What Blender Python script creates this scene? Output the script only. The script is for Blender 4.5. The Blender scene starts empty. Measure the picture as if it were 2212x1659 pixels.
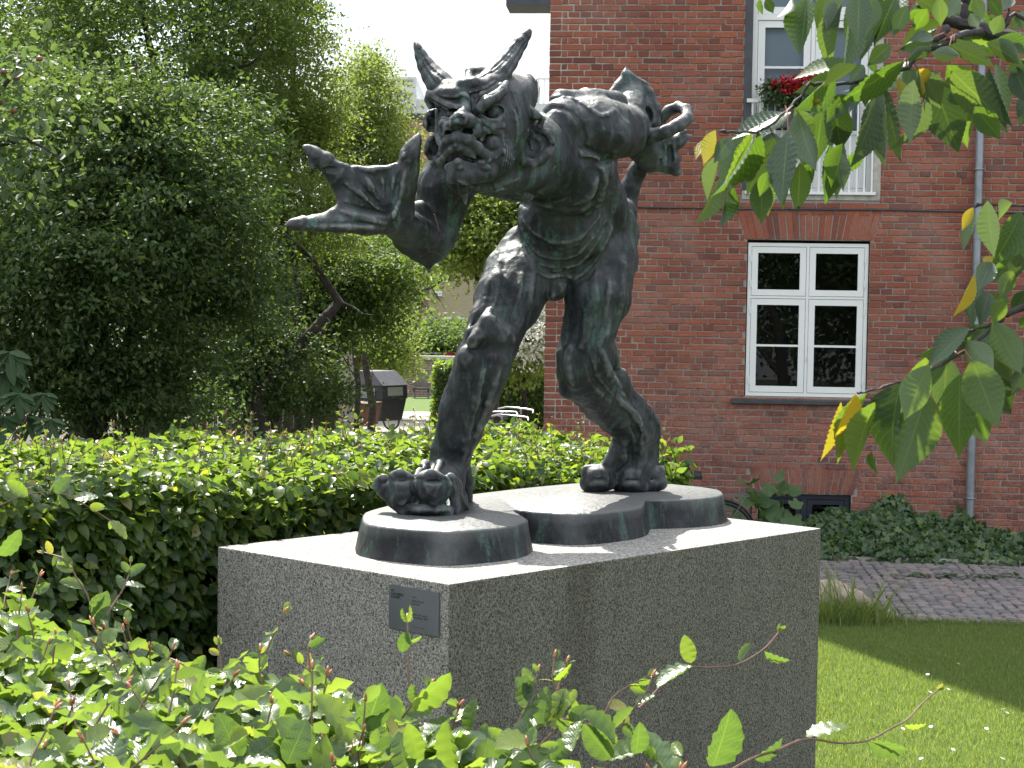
import bpy, bmesh, math, random
import numpy as np
from mathutils import Vector, Matrix
rng = np.random.default_rng(7)
random.seed(7)
scene = bpy.context.scene
COL = scene.collection
R = math.radians

# ------------------------------------------------------------------ camera
CAM = np.array([0.0, 0.0, 2.4])
PITCH, ROLL = R(2.4), R(0.91)
FPX = 3760.0                     # focal length in units of a 2212 px wide frame
CX, CY = 1106.0, 829.5
_F = np.array([0, math.cos(PITCH), -math.sin(PITCH)])
_R0 = np.array([1.0, 0, 0]); _U0 = np.cross(_R0, _F)
_R = math.cos(ROLL)*_R0 + math.sin(ROLL)*_U0
_U = -math.sin(ROLL)*_R0 + math.cos(ROLL)*_U0
cam_d = bpy.data.cameras.new('camera'); cam = bpy.data.objects.new('camera', cam_d); COL.objects.link(cam)
m = Matrix(((_R[0], _U[0], -_F[0], CAM[0]), (_R[1], _U[1], -_F[1], CAM[1]), (_R[2], _U[2], -_F[2], CAM[2]), (0, 0, 0, 1)))
cam.matrix_world = m
cam_d.sensor_width = 36.0; cam_d.lens = 36.0*FPX/2212.0
cam_d.clip_start = 0.05; cam_d.clip_end = 1500
cam_d.dof.use_dof = True; cam_d.dof.focus_distance = 7.9; cam_d.dof.aperture_fstop = 22
scene.camera = cam

# ------------------------------------------------------------------ sky, sun, exposure
SUN_AZ, SUN_EL = R(20.3), R(52)        # azimuth to the left of +Y (sun behind and left)
world = bpy.data.worlds.new('World'); scene.world = world; world.use_nodes = True
nt = world.node_tree; nt.nodes.clear()
N = nt.nodes.new; Lk = nt.links.new
out = N('ShaderNodeOutputWorld'); bg = N('ShaderNodeBackground'); bg.inputs[1].default_value = 0.1
sky = N('ShaderNodeTexSky'); sky.sky_type = 'NISHITA'; sky.sun_disc = False
sky.sun_elevation = SUN_EL; sky.sun_rotation = -SUN_AZ; sky.air_density = 1.0; sky.dust_density = 1.5; sky.ozone_density = 1.0
tc = N('ShaderNodeTexCoord'); mp = N('ShaderNodeMapping'); mp.inputs['Scale'].default_value = (3.0, 3.0, 9.0)
ns = N('ShaderNodeTexNoise'); ns.inputs['Scale'].default_value = 1.6; ns.inputs['Detail'].default_value = 7; ns.inputs['Roughness'].default_value = 0.55
cr = N('ShaderNodeValToRGB'); cr.color_ramp.elements[0].position = 0.33; cr.color_ramp.elements[0].color = (.25,.25,.25,1); cr.color_ramp.elements[1].position = 0.52; cr.color_ramp.elements[1].color = (.97,.97,.97,1)
ns2 = N('ShaderNodeTexNoise'); ns2.inputs['Scale'].default_value = 3.1; ns2.inputs['Detail'].default_value = 8
cr2 = N('ShaderNodeValToRGB'); cr2.color_ramp.elements[0].position = 0.30; cr2.color_ramp.elements[0].color = (3.8,4.2,4.8,1); cr2.color_ramp.elements[1].position = 0.62; cr2.color_ramp.elements[1].color = (6.7,6.8,6.9,1)
mx = N('ShaderNodeMixRGB')
Lk(tc.outputs['Generated'], mp.inputs[0]); Lk(mp.outputs[0], ns.inputs[0]); Lk(ns.outputs[0], cr.inputs[0]); Lk(mp.outputs[0], ns2.inputs[0]); Lk(ns2.outputs[0], cr2.inputs[0])
sx = N('ShaderNodeSeparateXYZ'); Lk(tc.outputs['Generated'], sx.inputs[0]); mr = N('ShaderNodeMapRange'); mr.inputs[1].default_value = 0.0; mr.inputs[2].default_value = 0.6; mr.inputs[3].default_value = .62; mr.inputs[4].default_value = 1.08; Lk(sx.outputs[2], mr.inputs[0])
ml = N('ShaderNodeMixRGB'); ml.blend_type = 'MULTIPLY'; ml.inputs[0].default_value = 1.0; Lk(cr2.outputs[0], ml.inputs[1]); Lk(mr.outputs[0], ml.inputs[2])
Lk(cr.outputs[0], mx.inputs[0]); Lk(sky.outputs[0], mx.inputs[1]); Lk(ml.outputs[0], mx.inputs[2]); Lk(mx.outputs[0], bg.inputs[0]); Lk(bg.outputs[0], out.inputs[0])
sun_d = bpy.data.lights.new('sun', 'SUN'); sun_d.energy = 3.7; sun_d.angle = R(0.53); sun_d.color = (1.0, 0.95, 0.86)
sun = bpy.data.objects.new('sun', sun_d); COL.objects.link(sun)
_sd = Vector((-math.sin(SUN_AZ)*math.cos(SUN_EL), math.cos(SUN_AZ)*math.cos(SUN_EL), math.sin(SUN_EL)))
sun.rotation_euler = _sd.to_track_quat('Z', 'Y').to_euler()
sun.location = (-4, 10, 14)
scene.view_settings.view_transform = 'Standard'; scene.view_settings.look = 'None'
scene.view_settings.exposure = 1.62; scene.view_settings.gamma = 1.0
try: scene.view_settings.use_curve_mapping = False
except Exception: pass
scene.render.engine = 'CYCLES'
cy = scene.cycles
cy.use_denoising = True
try: cy.denoiser = 'OPENIMAGEDENOISE'; cy.denoising_input_passes = 'RGB_ALBEDO_NORMAL'
except Exception: pass
cy.max_bounces = 7; cy.diffuse_bounces = 3; cy.glossy_bounces = 3; cy.transmission_bounces = 5; cy.transparent_max_bounces = 6
cy.sample_clamp_indirect = 6.0; cy.caustics_reflective = False; cy.caustics_refractive = False

# ------------------------------------------------------------------ helpers: projection
def ray(x, y):
    return _F + _R*(x-CX)/FPX - _U*(y-CY)/FPX
def at(x, y, Y):                      # point seen at (x, y) of the 2212 frame lying at world depth Y
    r = ray(x, y); return CAM + r*(Y/r[1])
def atz(x, y, z):                     # the same on the horizontal plane z
    r = ray(x, y); return CAM + r*((z-CAM[2])/r[2])
def V3(a): return Vector((float(a[0]), float(a[1]), float(a[2])))
# ------------------------------------------------------------------ helpers: meshes
def mesh_np(name, V, F, mat=None, smooth=False, uv=None, tone=None):
    """V (n,3); F (m,k) array or list of index lists"""
    me = bpy.data.meshes.new(name)
    V = np.asarray(V, dtype=np.float32)
    if isinstance(F, np.ndarray) and F.ndim == 2:
        m_, k = F.shape
        me.vertices.add(len(V)); me.vertices.foreach_set('co', V.ravel())
        me.loops.add(m_*k); me.loops.foreach_set('vertex_index', F.astype(np.int32).ravel())
        me.polygons.add(m_); me.polygons.foreach_set('loop_start', np.arange(0, m_*k, k, dtype=np.int32))
        try: me.polygons.foreach_set('loop_total', np.full(m_, k, dtype=np.int32))
        except Exception: pass
        idx = F.ravel()
    else:
        me.from_pydata([tuple(map(float, v)) for v in V], [], [list(map(int, f)) for f in F])
        idx = np.array([i for f in F for i in f])
    if uv is not None:
        ul = me.uv_layers.new(name='UVMap'); ul.data.foreach_set('uv', np.asarray(uv, dtype=np.float32)[idx].ravel())
    if tone is not None:
        a = me.attributes.new('tone', 'FLOAT', 'POINT'); a.data.foreach_set('value', np.asarray(tone, dtype=np.float32))
    if mat is not None: me.materials.append(mat)
    if smooth: me.polygons.foreach_set('use_smooth', np.ones(len(me.polygons), dtype=bool))
    me.update(); me.validate(verbose=False)
    return me
def wmat(o):
    if o is None: return Matrix.Identity(4)
    return (wmat(o.parent) @ o.matrix_parent_inverse if o.parent else Matrix.Identity(4)) @ o.matrix_basis
def link(name, me, parent=None, mat=None, kind=None, label=None, cat=None, group=None):
    """mat is the world matrix; meshes are written in world coordinates unless a mat is given"""
    o = bpy.data.objects.new(name, me); COL.objects.link(o)
    if mat is not None: o.matrix_basis = mat
    if parent is not None: o.parent = parent; o.matrix_parent_inverse = wmat(parent).inverted()
    if kind: o['kind'] = kind
    if label: o['label'] = label
    if cat: o['category'] = cat
    if group: o['group'] = group
    return o
def thing(name, label, cat, loc=(0, 0, 0), group=None):
    o = bpy.data.objects.new(name, None); COL.objects.link(o); o.location = loc
    o.empty_display_size = 0.1
    o['label'] = label; o['category'] = cat
    if group: o['group'] = group
    return o
class MB:
    """collects simple solids, builds ONE mesh object"""
    def __init__(s): s.v = []; s.f = []
    def add(s, V, F):
        n = len(s.v); s.v += [tuple(map(float, p)) for p in V]; s.f += [tuple(int(i)+n for i in f) for f in F]; return s
    def box(s, lo, hi, M=None):
        x0, y0, z0 = lo; x1, y1, z1 = hi
        V = [(x0,y0,z0),(x1,y0,z0),(x1,y1,z0),(x0,y1,z0),(x0,y0,z1),(x1,y0,z1),(x1,y1,z1),(x0,y1,z1)]
        if M is not None: V = [M @ Vector(p) for p in V]
        return s.add(V, [(0,3,2,1),(4,5,6,7),(0,1,5,4),(1,2,6,5),(2,3,7,6),(3,0,4,7)])
    def bar(s, a, b, w, h=None, up=(0,0,1)):
        a = Vector(a); b = Vector(b); h = h or w; d = (b-a).normalized(); u = Vector(up)
        if abs(d.dot(u)) > .98: u = Vector((1, 0, 0))
        x = d.cross(u).normalized(); y = x.cross(d)
        V = []
        for p in (a, b):
            for sx, sy in ((-1,-1),(1,-1),(1,1),(-1,1)): V.append(p + x*sx*w/2 + y*sy*h/2)
        return s.add(V, [(3,2,1,0),(4,5,6,7),(0,1,5,4),(1,2,6,5),(2,3,7,6),(3,0,4,7)])
    def tube(s, pts, rad, n=8, cap=True):
        pts = [Vector(V3(p)) for p in pts]; m_ = len(pts)
        if not hasattr(rad, '__len__'): rad = [rad]*m_
        V = []; prev = None
        for i, p in enumerate(pts):
            d = (pts[min(i+1, m_-1)] - pts[max(i-1, 0)]).normalized()
            if prev is None:
                u = Vector((0,0,1)) if abs(d.z) < .9 else Vector((1,0,0)); x = d.cross(u).normalized()
            else: x = (prev - d*prev.dot(d)).normalized()
            prev = x; y = d.cross(x)
            for k in range(n):
                a = 2*math.pi*k/n; V.append(p + (x*math.cos(a) + y*math.sin(a))*rad[i])
        F = []
        for i in range(m_-1):
            for k in range(n):
                k2 = (k+1) % n; F.append((i*n+k, i*n+k2, (i+1)*n+k2, (i+1)*n+k))
        if cap: F.append(tuple(reversed(range(n)))); F.append(tuple(range((m_-1)*n, m_*n)))
        return s.add(V, F)
    def ring(s, c, ax, r, t, n=28, k=6):
        c = Vector(c); ax = Vector(ax).normalized(); u = ax.orthogonal().normalized(); w = ax.cross(u)
        V = []; F = []
        for i in range(n):
            a = 2*math.pi*i/n; dr = u*math.cos(a) + w*math.sin(a)
            for j in range(k):
                b = 2*math.pi*j/k; V.append(c + dr*(r + t*math.cos(b)) + ax*t*math.sin(b))
        for i in range(n):
            for j in range(k): F.append((i*k+j, ((i+1)%n)*k+j, ((i+1)%n)*k+(j+1)%k, i*k+(j+1)%k))
        return s.add(V, F)
    def build(s, name, mat, parent=None, smooth=False, **kw):
        me = mesh_np(name, s.v, s.f, mat, smooth)
        if smooth and hasattr(me, 'set_sharp_from_angle'): me.set_sharp_from_angle(angle=R(40))
        return link(name, me, parent, **kw)
def bezier_resample(pts, n):
    """Catmull-Rom resampling of a polyline"""
    P = np.array([np.asarray(p, dtype=float) for p in pts]); Q = np.vstack([2*P[0]-P[1], P, 2*P[-1]-P[-2]])
    out_ = []
    for t in np.linspace(0, len(P)-1-1e-9, n):
        i = int(t); u = t-i; a, b, c, d = Q[i], Q[i+1], Q[i+2], Q[i+3]
        out_.append(.5*((2*b)+(-a+c)*u+(2*a-5*b+4*c-d)*u*u+(-a+3*b-3*c+d)*u**3))
    return np.array(out_)
def norm(a): return a/np.maximum(np.linalg.norm(a, axis=-1, keepdims=True), 1e-9)
def scatter(tv, tf, P, L, Nn, S, uv=None):
    """copies template leaf (length along +Y, normal +Z) at P with length dir L, normal ~Nn, scale S -> V,F(,uv)"""
    L = norm(L); X = norm(np.cross(L, Nn)); Z = np.cross(X, L); S = np.asarray(S)
    if S.ndim == 1: S = np.stack([S, S, S], 1)
    t = tv[None]*S[:, None, :]
    V = P[:, None] + t[..., 0:1]*X[:, None] + t[..., 1:2]*L[:, None] + t[..., 2:3]*Z[:, None]
    n = len(tv); F = (tf[None] + (np.arange(len(P))*n)[:, None, None]).reshape(-1, tf.shape[1])
    U = None if uv is None else np.tile(uv, (len(P), 1))
    return V.reshape(-1, 3), F, U
def merge(parts):
    V = []; F = []; U = []; n = 0
    for p in parts:
        V.append(p[0]); F.append(p[1]+n); n += len(p[0])
        if len(p) > 2 and p[2] is not None: U.append(p[2])
    return np.vstack(V), np.vstack(F), (np.vstack(U) if U else None)
def leaf_template(n=4, w=.33, peak=.45, fold=.12, droop=.12, wave=0.0, serr=0.0, seed=0, acum=False):
    """leaf of length 1 along +Y: midrib + two sides of quads"""
    r_ = np.random.default_rng(seed); ts = np.linspace(0, 1, n+1); V = []; U = []
    def wd(t):
        a = peak
        if not acum: return w*max(math.sin(math.pi*t**.88), 0)**.62
        e = (t/a)**.8 if t < a else ((1-t)/(1-a))**1.25
        return w*math.sin(min(e, 1)*math.pi/2)
    for i, t in enumerate(ts):
        z = -droop*t*t
        half = wd(t) if 0 < t < 1 else (0.012 if t == 0 else 0.004)
        if serr and 0 < t < 1: half *= 1 + serr*(1 if i % 2 else -1)
        wz = wave*math.sin(i*2.1+seed)*half*1.2
        for sx in (-1, 0, 1):
            V.append((sx*half*(1-.1*abs(sx)), t + (0.03*serr*8 if (sx and i % 2) else 0), z + (fold*half*2.0 + wz*(sx if sx else 1) if sx else 0)))
            U.append((.5+.5*sx, t))
    F = []
    for i in range(n):
        a = 3*i; F.append((a, a+1, a+4, a+3)); F.append((a+1, a+2, a+5, a+4))
    return np.array(V, dtype=float), np.array(F), np.array(U, dtype=float)

# value noise
_perm = rng.integers(0, 2**31-1, 4096)
def vnoise(P, seed=0):
    Pi = np.floor(P).astype(np.int64); Pf = P-Pi; u = Pf*Pf*(3-2*Pf); res = 0
    def h(ix, iy, iz):
        k = (ix*73856093 ^ iy*19349663 ^ iz*83492791 ^ (seed*2654435)) & 4095
        return (_perm[k] % 65536)/32768.0-1
    for dx in (0, 1):
        wx = u[..., 0] if dx else 1-u[..., 0]
        for dy in (0, 1):
            wy = u[..., 1] if dy else 1-u[..., 1]
            for dz in (0, 1):
                wz = u[..., 2] if dz else 1-u[..., 2]
                res = res + wx*wy*wz*h(Pi[..., 0]+dx, Pi[..., 1]+dy, Pi[..., 2]+dz)
    return res
def fbm(P, oct=3, seed=0):
    r_ = 0; a = 1
    for i in range(oct): r_ = r_ + a*vnoise(P*(2**i), seed+i); a *= .5
    return r_

# ------------------------------------------------------------------ materials
def nodes(name):
    mt = bpy.data.materials.new(name); mt.use_nodes = True; t = mt.node_tree
    return mt, t, t.nodes['Principled BSDF'], t.nodes['Material Output']
def rnd_node(t):
    """0..1 value that differs per object and per mesh island"""
    oi = t.nodes.new('ShaderNodeObjectInfo'); ge = t.nodes.new('ShaderNodeNewGeometry'); a = t.nodes.new('ShaderNodeMath'); a.operation = 'ADD'; b = t.nodes.new('ShaderNodeMath'); b.operation = 'FRACT'
    t.links.new(oi.outputs['Random'], a.inputs[0]); t.links.new(ge.outputs['Random Per Island'], a.inputs[1]); t.links.new(a.outputs[0], b.inputs[0])
    return b.outputs[0]
def ramp(t, fac, stops, interp='LINEAR'):
    n = t.nodes.new('ShaderNodeValToRGB'); e = n.color_ramp; e.interpolation = interp
    while len(e.elements) < len(stops): e.elements.new(.5)
    for el, (p, c) in zip(e.elements, stops):
        el.position = p; el.color = (c[0], c[1], c[2], 1) if hasattr(c, '__len__') else (c, c, c, 1)
    if fac is not None: t.links.new(fac, n.inputs[0])
    return n.outputs[0]
def noise(t, vec, scale, detail=4, rough=.55, mapscale=None, dist=0):
    if mapscale is not None:
        m_ = t.nodes.new('ShaderNodeMapping'); m_.inputs['Scale'].default_value = mapscale; t.links.new(vec, m_.inputs[0]); vec = m_.outputs[0]
    n = t.nodes.new('ShaderNodeTexNoise'); n.inputs['Scale'].default_value = scale; n.inputs['Detail'].default_value = detail; n.inputs['Roughness'].default_value = rough; n.inputs['Distortion'].default_value = dist
    t.links.new(vec, n.inputs['Vector']); return n.outputs[0]
def coord(t, which='Object'): return t.nodes.new('ShaderNodeTexCoord').outputs[which]
def wpos(t): return t.nodes.new('ShaderNodeNewGeometry').outputs['Position']
def mix(t, fac, a, b, mode='MIX'):
    n = t.nodes.new('ShaderNodeMixRGB'); n.blend_type = mode
    for s_, v in zip(n.inputs, (fac, a, b)):
        if hasattr(v, 'links') or isinstance(v, bpy.types.NodeSocket): t.links.new(v, s_)
        elif hasattr(v, '__len__'): s_.default_value = (v[0], v[1], v[2], 1)
        else: s_.default_value = v
    return n.outputs[0]
def math_(t, op, a, b=None):
    n = t.nodes.new('ShaderNodeMath'); n.operation = op
    for s_, v in zip(n.inputs, (a, b)):
        if v is None: continue
        if isinstance(v, bpy.types.NodeSocket): t.links.new(v, s_)
        else: s_.default_value = v
    return n.outputs[0]
def bump(t, bs, h, strength=.3, dist=.01):
    n = t.nodes.new('ShaderNodeBump'); n.inputs['Strength'].default_value = strength; n.inputs['Distance'].default_value = dist
    t.links.new(h, n.inputs['Height']); t.links.new(n.outputs[0], bs.inputs['Normal']); return n
def simple(name, col, rough=.6, metal=0, spec=.5, var=.0, nscale=8, bumps=0, bdist=.003, trans=0):
    mt, t, bs, o = nodes(name); bs.inputs['Roughness'].default_value = rough; bs.inputs['Metallic'].default_value = metal; bs.inputs['Specular IOR Level'].default_value = spec
    bs.inputs['Base Color'].default_value = (*col, 1)
    if var:
        nn = noise(t, coord(t), nscale, 5); c2 = tuple(max(0, c*(1-var)) for c in col); c3 = tuple(min(1, c*(1+var)) for c in col)
        t.links.new(ramp(t, nn, [(.3, c2), (.7, c3)]), bs.inputs['Base Color'])
        if bumps: bump(t, bs, nn, bumps, bdist)
    if trans: bs.inputs['Transmission Weight'].default_value = trans
    return mt
def leaf_mat(name, cols, trans=.4, rough=.42, spec=.45, veins=False, tcol=None, back=None, vb=.3):
    """cols: list of (pos, rgb) over the per-leaf random value"""
    mt, t, bs, o = nodes(name); rn = rnd_node(t); c = ramp(t, rn, cols)
    bs.inputs['Roughness'].default_value = rough; bs.inputs['Specular IOR Level'].default_value = spec
    nn = noise(t, wpos(t), 30, 2); c = mix(t, math_(t, 'MULTIPLY', nn, .35), c, tuple(x*.45 for x in cols[0][1]))
    if veins:
        uv = coord(t, 'UV'); sp = t.nodes.new('ShaderNodeSeparateXYZ'); t.links.new(uv, sp.inputs[0])
        ax = math_(t, 'ABSOLUTE', math_(t, 'SUBTRACT', sp.outputs[0], .5))
        ph = math_(t, 'SUBTRACT', math_(t, 'MULTIPLY', sp.outputs[1], 11.0), math_(t, 'MULTIPLY', ax, 6.5))
        saw = math_(t, 'ABSOLUTE', math_(t, 'SUBTRACT', math_(t, 'FRACT', ph), .5))
        side = ramp(t, saw, [(0.0, 1.0), (0.11, 0.0)]); mid = ramp(t, ax, [(0.0, 1.0), (0.035, 0.0)])
        v = math_(t, 'MAXIMUM', math_(t, 'MULTIPLY', side, .6), mid)
        c = mix(t, math_(t, 'MULTIPLY', v, .5), c, (.16, .24, .07))
        hh = math_(t, 'ADD', ramp(t, saw, [(0.0, 0.0), (0.25, .8), (.5, 1.0)]), math_(t, 'MULTIPLY', mid, -1.0))
        bump(t, bs, hh, vb, .0012)
    ge = t.nodes.new('ShaderNodeNewGeometry')
    cb = mix(t, .35, c, back or (.12, .17, .09)); c = mix(t, ge.outputs['Backfacing'], c, cb)
    t.links.new(c, bs.inputs['Base Color'])
    tr = t.nodes.new('ShaderNodeBsdfTranslucent'); t.links.new(mix(t, 1.0, c, tcol or (1.9, 1.9, .7), 'MULTIPLY'), tr.inputs[0])
    ms = t.nodes.new('ShaderNodeMixShader'); ms.inputs[0].default_value = trans
    t.links.new(bs.outputs[0], ms.inputs[1]); t.links.new(tr.outputs[0], ms.inputs[2]); t.links.new(ms.outputs[0], o.inputs[0])
    return mt
M = {}
# dense dark foliage, light foliage, beech, cherry, ivy ...
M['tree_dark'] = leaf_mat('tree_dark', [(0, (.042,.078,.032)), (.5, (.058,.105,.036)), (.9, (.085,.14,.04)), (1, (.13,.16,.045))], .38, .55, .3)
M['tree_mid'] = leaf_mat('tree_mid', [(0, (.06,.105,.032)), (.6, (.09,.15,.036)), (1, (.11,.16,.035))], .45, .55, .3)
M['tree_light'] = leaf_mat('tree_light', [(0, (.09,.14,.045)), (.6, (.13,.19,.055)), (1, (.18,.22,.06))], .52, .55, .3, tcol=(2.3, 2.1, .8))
M['conifer'] = leaf_mat('conifer', [(0, (.03,.055,.03)), (1, (.06,.09,.04))], .25)
M['beech'] = leaf_mat('beech', [(0, (.065,.115,.055)), (.4, (.095,.155,.065)), (.75, (.14,.21,.06)), (.93, (.21,.27,.07)), (1, (.32,.28,.11))], .46, .30, .7, veins=True, tcol=(2.3, 2.3, .7))
M['beech_far'] = leaf_mat('beech_far', [(0, (.050,.095,.038)), (.5, (.080,.14,.044)), (.85, (.13,.20,.045)), (.95, (.19,.25,.06)), (1, (.28,.25,.10))], .50, .38, .55, tcol=(2.7, 2.6, .6))
M['cherry'] = leaf_mat('cherry', [(0, (.038,.080,.034)), (.6, (.052,.10,.036)), (1, (.07,.125,.04))], .45, .40, .45, veins=True, tcol=(2.6, 2.5, .5), vb=.16)
M['cherry_dark'] = leaf_mat('cherry_dark', [(0, (.032,.066,.036)), (.6, (.045,.085,.045)), (1, (.06,.11,.05))], .14, .38, .5, veins=True, tcol=(2.3, 2.3, .5), vb=.16)
M['cherry_yellow'] = leaf_mat('cherry_yellow', [(0, (.45,.33,.04)), (1, (.38,.34,.05))], .45, .4, .4, veins=True, tcol=(1.5, 1.4, .6))
M['cherry_pale'] = leaf_mat('cherry_pale', [(0, (.08,.13,.07)), (1, (.11,.16,.08))], .32, .38, .5, veins=True, vb=.16)
M['ivy'] = leaf_mat('ivy', [(0, (.038,.085,.032)), (.7, (.06,.12,.038)), (.9, (.09,.15,.04)), (1, (.15,.21,.05))], .2, .33, .5)
M['grassblade'] = leaf_mat('grassblade', [(0, (.12,.18,.055)), (.5, (.18,.25,.08)), (.85, (.24,.30,.12)), (1, (.42,.40,.22))], .45, .55, .3)
M['hollyhock'] = leaf_mat('hollyhock', [(0, (.055,.12,.04)), (1, (.085,.16,.05))], .3, .6, .3)
M['chestnut'] = leaf_mat('chestnut', [(0, (.03,.07,.03)), (1, (.045,.09,.035))], .3, .5, .3, veins=True)
M['apple_leaf'] = leaf_mat('apple_leaf', [(0, (.06,.105,.055)), (1, (.10,.15,.075))], .4, .5, .3)
M['blossom'] = simple('blossom', (.75,.75,.68), .7, var=.1)
M['bud'] = simple('bud', (.42,.17,.09), .5, var=.35, nscale=40)
M['twig'] = simple('twig', (.19,.105,.085), .6, var=.3, nscale=30)
M['bark'] = simple('bark', (.035,.028,.023), .9, var=.5, nscale=14, bumps=.8, bdist=.02)
M['cherry_bark'] = simple('cherry_bark', (.035,.03,.03), .7, var=.5, nscale=60, bumps=.8, bdist=.003)
M['petiole'] = simple('petiole', (.22,.07,.05), .5)
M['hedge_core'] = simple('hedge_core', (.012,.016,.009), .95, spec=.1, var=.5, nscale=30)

def noise_col(t, vec, scale):
    n = t.nodes.new('ShaderNodeTexNoise'); n.inputs['Scale'].default_value = scale; t.links.new(vec, n.inputs['Vector']); return n.outputs['Color']
def bronze(name, lit_oxide=0.0, dk=1.0):
    mt, t, bs, o = nodes(name); P = coord(t, 'Object')
    streak = noise(t, P, 15, 5, .65, (1, 1, .16), .5); fine = noise(t, P, 70, 4, .6); med = noise(t, P, 6, 4, .6)
    ge = t.nodes.new('ShaderNodeNewGeometry')
    base = ramp(t, med, [(.3, (.010*dk, .0115*dk, .014*dk)), (.5, (.025*dk, .028*dk, .032*dk)), (.72, (.066*dk, .071*dk, .077*dk))])
    gm = math_(t, 'MULTIPLY', ramp(t, streak, [(.53, 0.0), (.66, 1.0)]), ramp(t, fine, [(.40, 0.15), (.6, 1.0)]))
    base = mix(t, math_(t, 'MULTIPLY', gm, .85), base, (.065, .145, .115))
    cav = ramp(t, ge.outputs['Pointiness'], [(.44, 1.0), (.495, 0.0)])
    base = mix(t, math_(t, 'MULTIPLY', cav, .45), base, (.06, .12, .10))
    edge = ramp(t, ge.outputs['Pointiness'], [(.510, 0.0), (.57, 1.0)])  # edge highlights painted into the colour
    base = mix(t, math_(t, 'MULTIPLY', edge, .75), base, (.24, .25, .25))
    sp = t.nodes.new('ShaderNodeSeparateXYZ'); t.links.new(ge.outputs['Normal'], sp.inputs[0])
    if lit_oxide: base = mix(t, math_(t, 'MULTIPLY', ramp(t, math_(t, 'ADD', sp.outputs[2], math_(t, 'MULTIPLY', fine, .25)), [(.55, 0.0), (1.05, 1.0)]), lit_oxide), base, (.24, .24, .235))  # upward faces painted paler: oxidised tops plus sun and sky light
    t.links.new(base, bs.inputs['Base Color'])
    bs.inputs['Metallic'].default_value = .2; bs.inputs['Specular IOR Level'].default_value = .32
    t.links.new(ramp(t, fine, [(.3, .36), (.7, .66)]), bs.inputs['Roughness'])
    big = noise(t, P, 26, 6, .62, (1, 1, .5))
    vo = t.nodes.new('ShaderNodeTexVoronoi'); vo.inputs['Scale'].default_value = 34; wv = t.nodes.new('ShaderNodeMapping'); wv.inputs['Scale'].default_value = (1, 1, .45); wp_ = mix(t, .12, P, noise_col(t, P, 5)); t.links.new(wp_, wv.inputs[0]); t.links.new(wv.outputs[0], vo.inputs['Vector'])
    hsum = math_(t, 'ADD', math_(t, 'ADD', big, math_(t, 'MULTIPLY', fine, .35)), math_(t, 'MULTIPLY', vo.outputs['Distance'], .8)); bump(t, bs, hsum, .7, .007)
    return mt
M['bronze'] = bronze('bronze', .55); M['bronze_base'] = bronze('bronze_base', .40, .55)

def granite():
    mt, t, bs, o = nodes('granite'); P = coord(t, 'Object')
    f = noise(t, P, 135, 2, .7); f2 = noise(t, P, 75, 2, .6); big = noise(t, P, 2.2, 4, .6, (1, 1, .35)); st = noise(t, P, 4.5, 5, .65, (1, 1, .12), .3)
    c = ramp(t, f, [(.41, (.06,.055,.05)), (.49, (.27,.255,.235)), (.58, (.56,.535,.49))])
    c = mix(t, .35, c, ramp(t, f2, [(.42, (.13,.125,.12)), (.56, (.52,.50,.46))]))
    # sides darker in streaky noise, the side facing +x darkest
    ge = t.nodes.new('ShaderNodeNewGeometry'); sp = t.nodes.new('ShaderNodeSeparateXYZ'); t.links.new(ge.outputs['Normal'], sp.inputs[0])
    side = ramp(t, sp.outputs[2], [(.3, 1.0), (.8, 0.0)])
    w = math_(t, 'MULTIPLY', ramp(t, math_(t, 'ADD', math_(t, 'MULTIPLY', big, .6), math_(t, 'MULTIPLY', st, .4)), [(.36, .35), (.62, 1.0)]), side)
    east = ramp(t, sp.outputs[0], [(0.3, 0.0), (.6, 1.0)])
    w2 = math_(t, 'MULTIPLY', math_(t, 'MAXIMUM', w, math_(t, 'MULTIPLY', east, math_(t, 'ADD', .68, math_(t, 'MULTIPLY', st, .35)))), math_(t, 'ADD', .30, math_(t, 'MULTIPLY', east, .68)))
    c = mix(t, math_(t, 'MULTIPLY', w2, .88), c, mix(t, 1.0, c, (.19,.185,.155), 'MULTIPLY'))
    t.links.new(c, bs.inputs['Base Color']); bs.inputs['Roughness'].default_value = .9; bs.inputs['Specular IOR Level'].default_value = .25
    bump(t, bs, math_(t, 'ADD', f, math_(t, 'MULTIPLY', f2, .8)), .9, .004); return mt
M['granite'] = granite()

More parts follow.
